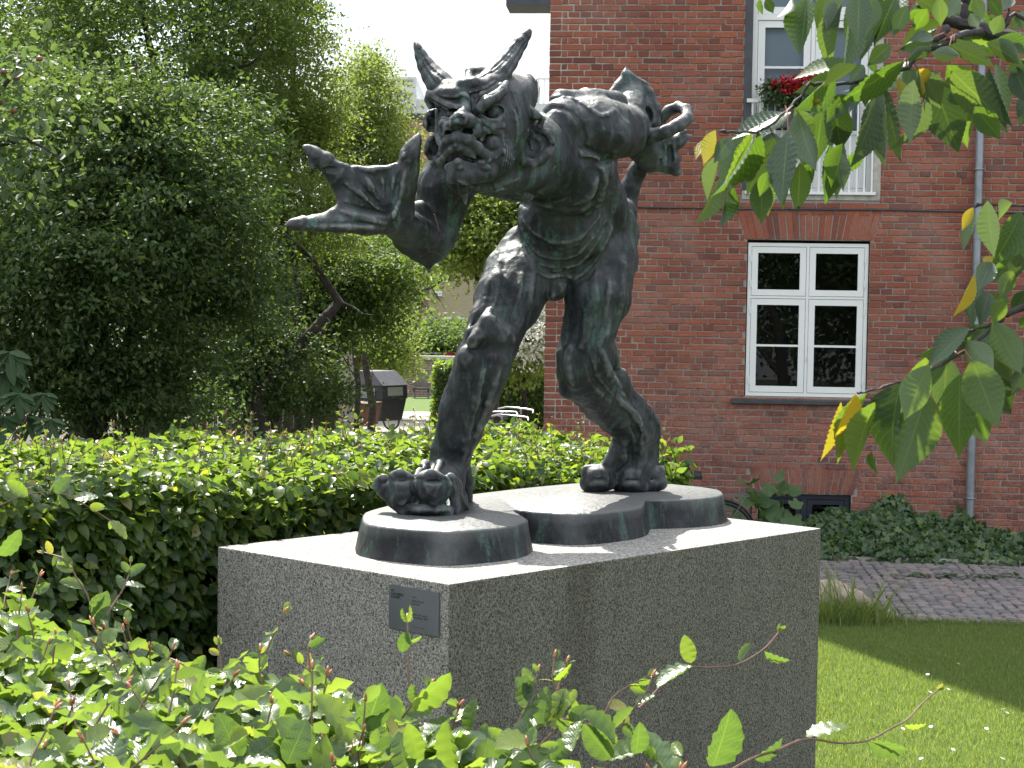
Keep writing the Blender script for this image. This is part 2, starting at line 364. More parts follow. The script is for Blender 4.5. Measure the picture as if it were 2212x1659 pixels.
def brick_mat():
    mt, t, bs, o = nodes('brick'); rn = rnd_node(t); P = wpos(t)
    c = ramp(t, rn, [(0, (.16,.058,.044)), (.10, (.22,.072,.048)), (.32, (.285,.086,.052)), (.5, (.33,.104,.060)), (.78, (.37,.124,.072)), (.92, (.30,.090,.055)), (1, (.15,.062,.052))])
    f = noise(t, P, 55, 5, .65); c = mix(t, ramp(t, f, [(.35, .55), (.6, 0.0)]), c, (.15,.06,.05)); c = mix(t, ramp(t, f, [(.6, 0.0), (.78, .45)]), c, (.5,.27,.2))
    sp = t.nodes.new('ShaderNodeSeparateXYZ'); t.links.new(P, sp.inputs[0])
    low = ramp(t, sp.outputs[2], [(0.0, 1.0), (0.19, .95), (.27, 0.35), (1.0, 0.0)]); 
    dv = t.nodes.new('ShaderNodeMath'); dv.operation = 'DIVIDE'; t.links.new(sp.outputs[2], dv.inputs[0]); dv.inputs[1].default_value = 8.0
    low = ramp(t, dv.outputs[0], [(0.0, 1.0), (0.19, .9), (.25, .25), (.4, 0.0)])
    scr = noise(t, P, 7.5, 7, .72, None, 2.6); sc = math_(t, 'MULTIPLY', ramp(t, math_(t, 'ABSOLUTE', math_(t, 'SUBTRACT', scr, .5)), [(0.0, 1.0), (.022, 0.0)]), low)
    c = mix(t, math_(t, 'MULTIPLY', sc, .55), c, (.50,.42,.38))
    wash = noise(t, P, 1.3, 5, .6); c = mix(t, math_(t, 'MULTIPLY', ramp(t, wash, [(.5, 0.0), (.72, .30)]), 1), c, (.40,.28,.24))
    dk = noise(t, P, .8, 4, .6); c = mix(t, math_(t, 'MULTIPLY', ramp(t, dk, [(.45, 0.0), (.7, .40)]), 1), c, (.13,.055,.045))
    t.links.new(c, bs.inputs['Base Color']); bs.inputs['Roughness'].default_value = .88; bs.inputs['Specular IOR Level'].default_value = .3
    bump(t, bs, f, .6, .004); return mt
M['brick'] = brick_mat()
def mortar_mat():
    mt, t, bs, o = nodes('mortar'); P = wpos(t); a = noise(t, P, 1.7, 5, .6); b = noise(t, P, 40, 4, .6)
    sp = t.nodes.new('ShaderNodeSeparateXYZ'); t.links.new(P, sp.inputs[0])
    lf = ramp(t, math_(t, 'DIVIDE', math_(t, 'ADD', sp.outputs[0], math_(t, 'MULTIPLY', a, 1.5)), 4.0), [(.25, 1.0), (.55, 0.0)])
    c = ramp(t, b, [(.3, (.22,.20,.18)), (.7, (.34,.31,.275))]); c = mix(t, math_(t, 'MULTIPLY', lf, .8), c, (.58,.54,.48))
    t.links.new(c, bs.inputs['Base Color']); bs.inputs['Roughness'].default_value = .95; bump(t, bs, b, .6, .004); return mt
M['mortar'] = mortar_mat()
M['white_paint'] = simple('white_paint', (.80,.81,.80), .4, var=.03, nscale=3)
M['concrete'] = simple('concrete', (.40,.375,.33), .9, var=.3, nscale=12, bumps=.4)
M['slate'] = simple('slate', (.05,.053,.06), .5, var=.25)
M['dark_gap'] = simple('dark_gap', (.04,.035,.03), .8)
M['navy'] = simple('navy', (.018,.022,.04), .45)
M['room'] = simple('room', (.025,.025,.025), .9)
M['blind'] = simple('blind', (.40,.50,.66), .8, var=.04, nscale=2)
M['zinc'] = simple('zinc', (.27,.30,.33), .42, metal=.55, var=.18, nscale=9)
def glass_mat():
    mt, t, bs, o = nodes('glass'); bs.inputs['Base Color'].default_value = (1,1,1,1); bs.inputs['Roughness'].default_value = .0
    gl = t.nodes.new('ShaderNodeBsdfGlossy'); gl.inputs['Roughness'].default_value = .01; tr = t.nodes.new('ShaderNodeBsdfTransparent'); tr.inputs[0].default_value = (.75,.8,.78,1)
    fr = t.nodes.new('ShaderNodeFresnel'); fr.inputs[0].default_value = 1.5; ms = t.nodes.new('ShaderNodeMixShader')
    t.links.new(fr.outputs[0], ms.inputs[0]); t.links.new(tr.outputs[0], ms.inputs[1]); t.links.new(gl.outputs[0], ms.inputs[2]); t.links.new(ms.outputs[0], o.inputs[0]); return mt
M['glass'] = glass_mat()
def steel_mat():
    mt, t, bs, o = nodes('brushed_steel'); P = coord(t, 'Object'); n = noise(t, P, 60, 4, .6, (.05, .05, 3)); t.links.new(ramp(t, n, [(.3, (.20,.22,.25)), (.7, (.30,.32,.36))]), bs.inputs['Base Color'])
    bs.inputs['Metallic'].default_value = .8; bs.inputs['Roughness'].default_value = .42; return mt
M['steel'] = steel_mat()
M['ink'] = simple('ink', (.012,.013,.016), .6)
def cobble_mat():
    mt, t, bs, o = nodes('cobble'); rn = rnd_node(t); P = wpos(t)
    c = ramp(t, rn, [(0, (.14,.13,.135)), (.4, (.20,.185,.185)), (.75, (.25,.225,.22)), (1, (.30,.23,.21))]); f = noise(t, P, 90, 4, .6)
    c = mix(t, ramp(t, f, [(.3, .5), (.6, 0.0)]), c, (.08,.075,.08)); t.links.new(c, bs.inputs['Base Color']); bs.inputs['Roughness'].default_value = .8; bump(t, bs, f, .5, .003); return mt
M['cobble'] = cobble_mat()
def soil_mat():
    mt, t, bs, o = nodes('soil'); n = noise(t, wpos(t), 20, 5, .65); t.links.new(ramp(t, n, [(.35, (.035,.035,.022)), (.6, (.075,.075,.035)), (.8, (.10,.09,.06))]), bs.inputs['Base Color']); bs.inputs['Roughness'].default_value = .95; bump(t, bs, n, .6, .01); return mt
M['soil'] = soil_mat()
def lawn_mat():
    mt, t, bs, o = nodes('lawn'); n = noise(t, wpos(t), 35, 5, .7); m_ = noise(t, wpos(t), 2.5, 3); c = ramp(t, n, [(.3, (.045,.085,.018)), (.6, (.12,.18,.05)), (.8, (.16,.21,.07))])
    c = mix(t, ramp(t, m_, [(.4, 0.0), (.7, .35)]), c, (.11,.14,.045)); t.links.new(c, bs.inputs['Base Color']); bs.inputs['Roughness'].default_value = .9; bs.inputs['Specular IOR Level'].default_value = .15; bump(t, bs, n, .8, .02); return mt
M['lawn'] = lawn_mat()
def gravel_mat():
    mt, t, bs, o = nodes('gravel'); n = noise(t, wpos(t), 30, 5, .7); t.links.new(ramp(t, n, [(.3, (.22,.20,.17)), (.7, (.40,.37,.32))]), bs.inputs['Base Color']); bs.inputs['Roughness'].default_value = .95; bump(t, bs, n, .5, .01); return mt
M['gravel'] = gravel_mat()
M['paver'] = simple('paver', (.38,.35,.31), .9, var=.2, nscale=4)
M['plaster'] = simple('plaster', (.62,.64,.66), .8, var=.06, nscale=1)
M['plaster_warm'] = simple('plaster_warm', (.20,.19,.165), .9, var=.15, nscale=1)
M['black_fabric'] = simple('black_fabric', (.012,.013,.018), .6, var=.4, nscale=6)
M['grey_fabric'] = simple('grey_fabric', (.07,.07,.08), .45, var=.3, nscale=6)
M['clear_film'] = simple('clear_film', (.20,.23,.20), .12)
M['rubber'] = simple('rubber', (.012,.012,.012), .6)
M['chrome'] = simple('chrome', (.38,.39,.41), .3, metal=.9)
M['bike_black'] = simple('bike_black', (.015,.015,.017), .4)
M['bike_white'] = simple('bike_white', (.35,.37,.38), .35)
M['teak'] = simple('teak', (.13,.115,.10), .8, var=.25, nscale=5)
M['orange_wood'] = simple('orange_wood', (.085,.032,.018), .6, var=.3)
M['red'] = simple('red', (.42,.012,.02), .6, var=.4, nscale=40)
M['stone'] = simple('stone', (.34,.27,.22), .9, var=.35, nscale=14, bumps=.6, bdist=.01)
M['reed'] = simple('reed', (.10,.085,.055), .9, var=.4, nscale=10)
def far_brick(name, c1, c2, mo):
    mt, t, bs, o = nodes(name); b = t.nodes.new('ShaderNodeTexBrick'); P = coord(t, 'Object'); m_ = t.nodes.new('ShaderNodeMapping'); m_.inputs['Rotation'].default_value = (R(90), 0, 0); t.links.new(P, m_.inputs[0]); t.links.new(m_.outputs[0], b.inputs[0])
    b.inputs['Color1'].default_value = (*c1, 1); b.inputs['Color2'].default_value = (*c2, 1); b.inputs['Mortar'].default_value = (*mo, 1); b.inputs['Scale'].default_value = 1.0; b.inputs['Mortar Size'].default_value = .012
    b.inputs['Brick Width'].default_value = .24; b.inputs['Row Height'].default_value = .067; t.links.new(b.outputs[0], bs.inputs['Base Color']); bs.inputs['Roughness'].default_value = .9; return mt
M['far_red'] = far_brick('far_red', (.33,.12,.08), (.40,.16,.10), (.35,.3,.26))
M['far_yellow'] = far_brick('far_yellow', (.42,.34,.20), (.48,.40,.24), (.35,.31,.24))
M['far_purple'] = far_brick('far_purple', (.16,.10,.09), (.22,.13,.11), (.3,.27,.25))
# ------------------------------------------------------------------ stone plinth
ZT = 1.30
C0 = atz(969, 1262, ZT); CL = atz(470, 1181, ZT); CRr = atz(1774, 1141, ZT)
PU = (CRr-C0); PV = (CL-C0); PU[2] = PV[2] = 0
PLU = np.linalg.norm(PU); PLV = np.linalg.norm(PV); PU = PU/PLU; PV = PV/PLV
plinth = thing('stone_plinth', 'speckled grey granite plinth carrying the horned bronze demon', 'plinth', (C0+CL)*.5*np.array([1, 1, 0]))
def build_plinth():
    bm = bmesh.new(); cs = [C0, CRr, CRr+PV*PLV, CL]
    lo = [bm.verts.new((c[0], c[1], 0.0)) for c in cs]; hi = [bm.verts.new((c[0], c[1], ZT)) for c in cs]
    bm.faces.new(hi); bm.faces.new(lo[::-1])
    for i in range(4): bm.faces.new((lo[i], lo[(i+1) % 4], hi[(i+1) % 4], hi[i]))
    bmesh.ops.bevel(bm, geom=[e for e in bm.edges if max(v.co.z for v in e.verts) > .5], offset=.008, segments=2, affect='EDGES', profile=.6)
    me = bpy.data.meshes.new('block'); bm.to_mesh(me); bm.free(); me.materials.append(M['granite']); return me
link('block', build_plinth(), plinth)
# plaque on the left front face
def on_left_face(x, y, off=0):
    r = ray(x, y); n = PU; t = ((C0-n*off)-CAM)@n/(r@n); return CAM + r*t
def build_plaque():
    TLc = on_left_face(844, 1262); BLc = on_left_face(843, 1355); TRc = on_left_face(951, 1278); 
    ex = -PV; w = abs((TRc-TLc)@ex); h = TLc[2]-BLc[2]; o = TLc - PU*.003
    ez = np.array([0, 0, 1.0]); nrm = -PU
    Mx = Matrix(((ex[0], ez[0], nrm[0], o[0]), (ex[1], ez[1], nrm[1], o[1]), (ex[2], ez[2], nrm[2], o[2]), (0, 0, 0, 1)))
    pl = MB().box((0, -h, -.004), (w, 0, .006)); me = mesh_np('plate', pl.v, pl.f, M['steel'])
    root = thing('plaque', 'brushed steel plaque with small dark lettering screwed to the plinth', 'plaque', o)
    plate = link('plate', me, root, mat=Mx)
    def text(s, x, y, size, bold=.0, name='lettering'):
        cu = bpy.data.curves.new('lettering', 'FONT'); cu.body = s; cu.size = size; cu.offset = bold; cu.space_line = .92; cu.align_x = 'LEFT'; cu.align_y = 'TOP'
        to = bpy.data.objects.new('tmp', cu); COL.objects.link(to); dg = bpy.context.evaluated_depsgraph_get()
        me2 = bpy.data.meshes.new_from_object(to.evaluated_get(dg)); bpy.data.objects.remove(to); me2.materials.clear(); me2.materials.append(M['ink'])
        link(name, me2, root, mat=Mx @ Matrix.Translation((x*w, -y*h, .0068)))
    text('NY\nCARLSBERG\nFONDET', .045, .085, h*.078, h*.0012)
    text('Skulptur', .475, .17, h*.045)
    text('Niels Hansen\nJacobsen', .475, .245, h*.072, h*.0004)
    text('Trold, der vejrer\nkristenblod, 1896', .475, .555, h*.072, h*.0004)
    text('Skænket af Ny Carlsbergfondet', .475, .86, h*.032)
    sb = MB()
    for sx, sy in ((.5, .045),): sb.tube([(0, 0, 0), (0, 0, .001)], .002)
    return root
build_plaque()

# ------------------------------------------------------------------ bronze demon: signed distance sculpture
T0 = 7.5; PXM = T0/FPX
def unproj(P):
    P = np.asarray(P, dtype=float); x, y, d = P[..., 0], P[..., 1], P[..., 2]; t = (T0 - d*PXM)[..., None]
    r = _F + _R*((x-CX)/FPX)[..., None] - _U*((y-CY)/FPX)[..., None]
    return CAM + r*t
def cell1(P, seed):
    """squared distance to the nearest jittered lattice point: tool-mark facets"""
    Pi = np.floor(P).astype(np.int64); best = np.full(len(P), 9.0)
    for dx in (-1, 0, 1):
        for dy in (-1, 0, 1):
            for dz in (-1, 0, 1):
                c = Pi+np.array([dx, dy, dz]); k = (c[:, 0]*73856093 ^ c[:, 1]*19349663 ^ c[:, 2]*83492791 ^ seed*40503) & 4095
                q = c + np.stack([_perm[k] % 1024, _perm[(k+917) & 4095] % 1024, _perm[(k+2033) & 4095] % 1024], 1)/1024.0
                best = np.minimum(best, ((P-q)**2).sum(1))
    return np.minimum(best, 1.0)
class Field:
    def __init__(s, lo, hi, h):
        s.h = h; s.kf = 1.0; s.ax = [np.arange(lo[i], hi[i], h, dtype=np.float32) for i in range(3)]
        s.A = np.full([len(a) for a in s.ax], 40.0, dtype=np.float32)
    def box(s, lo, hi):
        sl = []
        for i in range(3):
            a = int(max(0, np.floor((lo[i]-s.ax[i][0])/s.h))); b = int(min(len(s.ax[i]), np.ceil((hi[i]-s.ax[i][0])/s.h)+1))
            if b <= a: return None, None
            sl.append(slice(a, b))
        g = np.meshgrid(*[s.ax[i][sl[i]] for i in range(3)], indexing='ij'); return tuple(sl), np.stack(g, -1)
    def apply(s, fn, lo, hi, k, op):
        k = k*s.kf
        pad = k + 14
        sl, P = s.box(np.array(lo)-pad, np.array(hi)+pad)
        if sl is None: return
        b = fn(P).astype(np.float32); a = s.A[sl]
        if op == 'u':
            if k > 0: hh = np.maximum(k-np.abs(a-b), 0)/k; s.A[sl] = np.minimum(a, b)-hh*hh*k*.25
            else: s.A[sl] = np.minimum(a, b)
        else:
            b = -b
            if k > 0: hh = np.maximum(k-np.abs(a-b), 0)/k; s.A[sl] = np.maximum(a, b)+hh*hh*k*.25
            else: s.A[sl] = np.maximum(a, b)
    def cap(s, a, b, ra, rb, k=10, op='u', flat=None):
        a = np.array(a, dtype=np.float32); b = np.array(b, dtype=np.float32); m_ = max(ra, rb)
        def fn(P):
            ba = b-a; t = np.clip(((P-a)@ba)/max(float(ba@ba), 1e-6), 0, 1)
            return np.linalg.norm(P-a-t[..., None]*ba, axis=-1)-(ra+(rb-ra)*t)
        s.apply(fn, np.minimum(a, b)-m_, np.maximum(a, b)+m_, k, op)
    def chain(s, pts, k=10, op='u'):
        """pts: (x, y, d, r)"""
        for p, q in zip(pts[:-1], pts[1:]): s.cap(p[:3], q[:3], p[3], q[3], k, op)
    def ell(s, c, r, k=10, op='u', rot=0.0, rotd=0.0):
        c = np.array(c, dtype=np.float32); r = np.array(r, dtype=np.float32); ca, sa = math.cos(R(rot)), math.sin(R(rot)); cb, sb = math.cos(R(rotd)), math.sin(R(rotd))
        def fn(P):
            q = P-c; x = q[..., 0]*ca+q[..., 1]*sa; y = -q[..., 0]*sa+q[..., 1]*ca; z = q[..., 2]
            x, z = x*cb+z*sb, -x*sb+z*cb
            k0 = np.sqrt((x/r[0])**2+(y/r[1])**2+(z/r[2])**2); k1 = np.sqrt((x/r[0]**2)**2+(y/r[1]**2)**2+(z/r[2]**2)**2)
            return k0*(k0-1)/np.maximum(k1, 1e-6)
        m_ = float(r.max()); s.apply(fn, c-m_, c+m_, k, op)
    def tri(s, a, b, c, r, k=8, op='u'):
        a, b, c = [np.array(v, dtype=np.float32) for v in (a, b, c)]
        def fn(P):
            ba = b-a; cb = c-b; ac = a-c; n = np.cross(ba, ac); pa = P-a; pb = P-b; pc = P-c
            sg = np.sign(pa@np.cross(ba, n))+np.sign(pb@np.cross(cb, n))+np.sign(pc@np.cross(ac, n))
            def ed(e, p): t = np.clip((p@e)/float(e@e), 0, 1); return ((p-t[..., None]*e)**2).sum(-1)
            d2 = np.minimum(np.minimum(ed(ba, pa), ed(cb, pb)), ed(ac, pc)); pl = (pa@n)**2/float(n@n)
            return np.sqrt(np.where(sg < 2, d2, pl))-r
        mn = np.minimum(np.minimum(a, b), c)-r; mxx = np.maximum(np.maximum(a, b), c)+r; s.apply(fn, mn, mxx, k, op)
    def surf(s, x, y):
        """front-most surface depth at (x, y)"""
        i = int(np.clip(round((x-s.ax[0][0])/s.h), 0, len(s.ax[0])-1)); j = int(np.clip(round((y-s.ax[1][0])/s.h), 0, len(s.ax[1])-1))
        ins = np.nonzero(s.A[i, j] < 0)[0]
        if len(ins) == 0: return None
        q = ins[-1]
        a = s.A[i, j, q]; b = s.A[i, j, min(q+1, len(s.ax[2])-1)]; f = a/(a-b) if b != a else 0
        return float(s.ax[2][q]+f*s.h)
    def ridge(s, pts, r=5, k=6, op='u', lift=0.0, n=22, taper=True):
        """a raised (or cut) line laid on the front surface"""
        q = bezier_resample(pts, n); w = []
        for i, p in enumerate(q):
            d = s.surf(p[0], p[1])
            if d is None: w.append(None); continue
            rr = r*(.45+.55*math.sin(math.pi*i/(n-1))) if taper else r
            w.append((p[0], p[1], d+lift, rr))
        for a, b in zip(w[:-1], w[1:]):
            if a and b and abs(a[2]-b[2]) < 40: s.cap(a[:3], b[:3], a[3], b[3], k, op)
    def mesh(s, amp=2.0, seed=0, its=2):
        A = s.A; ins = A < 0; nx, ny, nz = A.shape
        c = ins[:-1, :-1, :-1].astype(np.int8)
        cnt = sum(ins[dx:nx-1+dx, dy:ny-1+dy, dz:nz-1+dz].astype(np.int8) for dx in (0, 1) for dy in (0, 1) for dz in (0, 1))
        cell = (cnt > 0) & (cnt < 8); idx = np.full(cell.shape, -1, dtype=np.int64); ii = np.argwhere(cell); idx[cell] = np.arange(len(ii))
        acc = np.zeros((len(ii), 3)); num = np.zeros(len(ii)); crn = [(a, b, e) for a in (0, 1) for b in (0, 1) for e in (0, 1)]
        val = {cc: A[ii[:, 0]+cc[0], ii[:, 1]+cc[1], ii[:, 2]+cc[2]] for cc in crn}
        for a in crn:
            for dim in range(3):
                if a[dim] == 0:
                    b = list(a); b[dim] = 1; b = tuple(b); va, vb = val[a], val[b]; x = (va < 0) != (vb < 0)
                    t = np.where(x, va/np.where(va == vb, 1, va-vb), 0); p = np.tile(np.array(a, dtype=float), (len(ii), 1)); p[:, dim] = t
                    acc[x] += p[x]; num[x] += 1
        V = (ii + acc/np.maximum(num, 1)[:, None])*s.h + np.array([a[0] for a in s.ax])
        Q = []
        for dim in range(3):
            o1, o2 = [(1, 2), (2, 0), (0, 1)][dim]
            sl = [slice(1, -1)]*3; sl[dim] = slice(0, -1); sh = list(sl); sh[dim] = slice(1, None)
            a = ins[tuple(sl)]; b = ins[tuple(sh)]
            for pol in (0, 1):
                e = np.argwhere((a & ~b) if pol == 0 else (~a & b))
                if len(e) == 0: continue
                e = e.copy(); 
                for q_ in range(3):
                    if q_ != dim: e[:, q_] += 1
                def cid(d1, d2):
                    f = e.copy(); f[:, o1] += d1; f[:, o2] += d2; return idx[f[:, 0], f[:, 1], f[:, 2]]
                q4 = np.stack([cid(-1, -1), cid(0, -1), cid(0, 0), cid(-1, 0)], 1)
                Q.append(q4 if pol == 0 else q4[:, ::-1])
        Q = np.vstack(Q); Q = Q[(Q >= 0).all(1)]
        # smooth a little, then roughen like a hand modelled cast
        for it in range(1):
            S_ = np.zeros_like(V); n_ = np.zeros(len(V))
            for k_ in range(4):
                np.add.at(S_, Q[:, k_], V[Q[:, (k_+1) % 4]]); np.add.at(n_, Q[:, k_], 1)
                np.add.at(S_, Q[:, k_], V[Q[:, (k_+3) % 4]]); np.add.at(n_, Q[:, k_], 1)
            V = V*.5 + .5*S_/np.maximum(n_, 1)[:, None]
        if amp:
            fn = np.cross(V[Q[:, 1]]-V[Q[:, 0]], V[Q[:, 3]]-V[Q[:, 0]]); nn = np.zeros_like(V)
            for k_ in range(4): np.add.at(nn, Q[:, k_], fn)
            nn = norm(nn); a = fbm(V/np.array([48., 60., 50.]), 2, seed); b = fbm(V/np.array([14., 22., 16.]), 2, seed+5)
            rid = 1-np.abs(fbm(V/np.array([20., 60., 26.]), 2, seed+9))*2
            vf = cell1(V/np.array([34., 40., 34.]), seed+3); vf2 = cell1(V/np.array([13., 15., 13.]), seed+4)
            V = V + nn*((vf-.25)*amp*3.1 + (vf2-.25)*amp*.55)[:, None]
            V = V + nn*(a*amp*1.1 + b*amp*.16 + np.clip(rid, 0, 1)*amp*.2)[:, None]
        return V, Q
def sculpt_obj(name, fld, parent, amp, seed, mat='bronze', **kw):
    V, Q = fld.mesh(amp, seed); W = unproj(V)
    # px space is mirrored in y: flip winding for outward normals
    c = W.mean(0); f = Q[:, ::-1]
    fn = np.cross(W[f[:, 1]]-W[f[:, 0]], W[f[:, 3]]-W[f[:, 0]]); vol = (W[f[:, 0]]-c)@np.zeros(3) if False else ((W[f[:, 0]]-c)*fn).sum()
    if vol < 0: f = f[:, ::-1]
    me = mesh_np(name, W, np.ascontiguousarray(f), M[mat], True); return link(name, me, parent, **kw)

statue = thing('bronze_demon_statue', 'dark green-streaked bronze horned demon striding and reaching forward on the plinth', 'statue', tuple((C0+PU*PLU*.5+PV*PLV*.5)[:2])+(ZT,))
ZB = ZT + .145
# ---- cast base
def build_base():
    top = [(784,1112),(782,1122),(792,1131),(832,1138),(872,1142),(920,1146),(968,1148),(1032,1144),(1092,1138),(1125,1130),(1138,1122),(1124,1112),(1110,1103),(1122,1102),(1150,1105),(1192,1108),(1235,1110),(1272,1109),(1310,1106),(1344,1102),(1370,1098),(1386,1093),(1392,1086),(1396,1081),(1432,1080),(1492,1078),(1536,1074),(1556,1069),(1561,1064),(1550,1058),(1512,1052),(1470,1048),(1432,1045),(1350,1043),(1256,1044),(1212,1047),(1112,1057),(1012,1069),(960,1077),(912,1083),(860,1090),(832,1094),(800,1103)]
    W = np.array([atz(x, y, ZB) for x, y in top])[:, :2]
    cl = np.vstack([W[-1], W, W[0], W[1]]); res = []
    for i in range(len(W)):
        a, b, c, d = cl[i], cl[i+1], cl[i+2], cl[(i+3) % len(cl)]
        for u in (0, .5): res.append(.5*((2*b)+(-a+c)*u+(2*a-5*b+4*c-d)*u*u+(-a+3*b-3*c+d)*u**3))
    W = np.array(res); n = len(W)
    tan = np.roll(W, -1, 0)-np.roll(W, 1, 0); area = .5*np.sum(W[:, 0]*np.roll(W[:, 1], -1)-np.roll(W[:, 0], -1)*W[:, 1])
    nr = norm(np.stack([tan[:, 1], -tan[:, 0]], 1))*(1 if area > 0 else -1)
    rings = [(.030, 0), (.022, .035), (.012, .085), (.003, .132), (0, .1405), (-.006, .145)]
    V = []; F = []
    for off, z in rings:
        wob = fbm(np.stack([W[:, 0]*9, W[:, 1]*9, np.full(n, z*14)], 1), 2, 3)*.004
        P = W + nr*(off+wob)[:, None] if hasattr(wob, '__len__') else W+nr*off
        V += [(p[0], p[1], ZT+.001+z) for p in P]
    for k in range(len(rings)-1):
        for i in range(n):
            j = (i+1) % n; a = k*n+i; b = k*n+j; q = (a, b, b+n, a+n); F.append(q if area > 0 else q[::-1])
    t = list(range((len(rings)-1)*n, len(rings)*n)); F.append(t if area > 0 else t[::-1])
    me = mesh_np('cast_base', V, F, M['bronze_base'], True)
    if hasattr(me, 'set_sharp_from_angle'): me.set_sharp_from_angle(angle=R(38))
    return me
link('cast_base', build_base(), statue)

# ---- body
B = Field((596, 60, -1120), (1512, 1135, 120), 3.8); B.kf = .8
# pelvis, belly, chest
B.ell((1240, 545, -640), (108, 78, 90), 20)
B.ell((1222, 470, -560), (104, 110, 92), 30)
B.ell((1222, 360, -450), (112, 104, 105), 34)
B.ell((1195, 560, -575), (62, 48, 62), 26)          # hanging belly
B.ell((1150, 340, -330), (80, 86, 90), 34)          # breast, neck root
B.cap((1185, 330, -400), (1085, 330, -230), 84, 66, 30)
B.cap((1110, 380, -300), (1050, 380, -200), 56, 40, 22)
B.ell((1262, 262, -470), (92, 58, 130), 26)         # back
B.ell((1215, 262, -370), (46, 52, 60), 14)          # collar mass
B.ell((1196, 300, -330), (32, 60, 40), 12)
# far shoulder and arm thrust back
B.cap((1280, 275, -400), (1340, 283, -570), 64, 58, 14)
B.ell((1312, 292, -425), (58, 52, 74), 10)
B.cap((1345, 285, -560), (1368, 262, -690), 48, 40, 14)
B.cap((1268, 214, -520), (1330, 222, -600), 26, 24, 14)
B.cap((1212, 215, -420), (1285, 214, -480), 22, 22, 16)
# back hand: webbed claws
B.cap((1360, 240, -690), (1368, 200, -740), 38, 24, 16); B.cap((1362, 190, -740), (1352, 142, -745), 18, 3, 10)
B.tri((1352, 165, -740), (1312, 212, -700), (1385, 240, -700), 9, 12); B.tri((1352, 160, -740), (1395, 186, -745), (1390, 260, -720), 8, 10)
B.chain([(1376, 190, -745, 12), (1402, 200, -740, 11), (1417, 235, -730, 10), (1420, 262, -720, 8)], 8); B.ell((1388, 252, -735), (34, 42, 34), 12)
B.cap((1378, 182, -742), (1392, 176, -740), 7, 2, 5)
B.ell((1400, 250, -695), (13, 22, 30), 5, 's'); B.ell((1368, 232, -690), (8, 20, 20), 5, 's')
B.chain([(1372, 300, -700, 40), (1405, 330, -740, 36), (1445, 345, -750, 24), (1460, 374, -750, 7)], 12)
B.chain([(1430, 320, -740, 26), (1466, 305, -750, 16), (1493, 292, -755, 4)], 8); B.cap((1400, 330, -740), (1405, 364, -740), 20, 10, 10); B.cap((1470, 290, -752), (1486, 279, -755), 8, 3, 6)
B.tri((1400, 350, -735), (1462, 370, -745), (1440, 300, -740), 11, 8)
for dx in (0, 14, 28): B.cap((1414+dx, 306, -712), (1432+dx*.8, 372, -722), 4, 6, 4, 's')
B.ell((1448, 335, -722), (9, 24, 16), 5, 's')
# tail
B.chain([(1352, 452, -800, 24), (1362, 400, -800, 20), (1378, 368, -795, 19), (1396, 340, -790, 18), (1400, 318, -760, 16)], 8)
B.chain([(1384, 297, -680, 17), (1410, 294, -662, 17), (1440, 284, -655, 16), (1466, 271, -665, 15), (1484, 254, -690, 13), (1484, 238, -720, 12), (1466, 231, -745, 11), (1446, 238, -760, 10), (1430, 256, -765, 10), (1420, 280, -760, 10)], 5)
# buttock / outer hip
B.ell((1325, 520, -720), (50, 80, 80), 22); B.ell((1352, 462, -760), (26, 34, 40), 12); B.ell((1364, 500, -740), (18, 30, 30), 8)
B.chain([(1285, 350, -480, 44), (1300, 430, -560, 46), (1318, 500, -640, 50)], 24); B.chain([(1325, 420, -560, 22), (1345, 480, -640, 24), (1354, 560, -660, 16), (1346, 640, -660, 12)], 14)
# rear leg
B.chain([(1296, 560, -640, 82), (1292, 640, -600, 68), (1275, 710, -590, 54), (1264, 770, -590, 58), (1262, 805, -600, 58)], 24)
B.chain([(1268, 820, -620, 54), (1300, 860, -720, 48), (1340, 898, -830, 44), (1372, 935, -900, 42)], 18)
B.chain([(1325, 812, -700, 26), (1345, 850, -790, 24), (1385, 892, -880, 22), (1404, 930, -930, 18)], 12)
B.chain([(1372, 935, -905, 42), (1373, 980, -935, 42), (1368, 1022, -930, 46), (1368, 1040, -925, 44)], 16)
B.cap((1408, 930, -930), (1404, 1020, -950), 14, 16, 10); B.cap((1352, 950, -900), (1310, 1008, -890), 26, 12, 16)
B.chain([(1320, 796, -700, 8), (1342, 810, -715, 12), (1354, 832, -750, 11), (1350, 850, -780, 6)], 6); B.chain([(1372, 868, -850, 8), (1396, 886, -880, 12), (1412, 910, -910, 12), (1420, 940, -930, 7)], 7); B.cap((1326, 736, -650), (1332, 790, -680), 5, 9, 5); B.ell((1246, 795, -556), (34, 46, 26), 14); B.ell((1232, 840, -600), (26, 24, 26), 10)
def fist_toe(x, y, d, rx, ry, k=5):
    B.cap((x-rx*.55, y+ry*.2, d), (x+rx*.55, y+ry*.2, d), ry*.72, ry*.72, 4); B.cap((x-rx*.6, y-ry*.4, d), (x+rx*.6, y-ry*.4, d), ry*.5, ry*.5, 4)
    B.ell((x, y, d), (rx, ry, rx*1.05), k); B.ell((x-rx*.05, y-ry*.45, d+rx*.45), (rx*.62, ry*.42, rx*.55), 4); B.ell((x, y+ry*.30, d+rx*.55), (rx*.7, ry*.30, rx*.5), 4)
    B.ell((x, y-ry*.02, d+rx*1.15), (rx*.75, ry*.13, rx*.35), 3, 's'); B.cap((x-rx*.8, y-ry*.80, d), (x+rx*.85, y-ry*.85, d), 6, 7, 4)
B.cap((1340, 1030, -920), (1300, 1028, -905), 26, 20, 12)
fist_toe(1292, 1036, -888, 34, 29); fist_toe(1365, 1038, -900, 30, 29); fist_toe(1412, 1036, -925, 20, 26); B.cap((1331, 1012, -860), (1330, 1066, -860), 8, 11, 4, 's'); B.cap((1393, 1012, -880), (1393, 1066, -880), 4, 6, 4, 's')
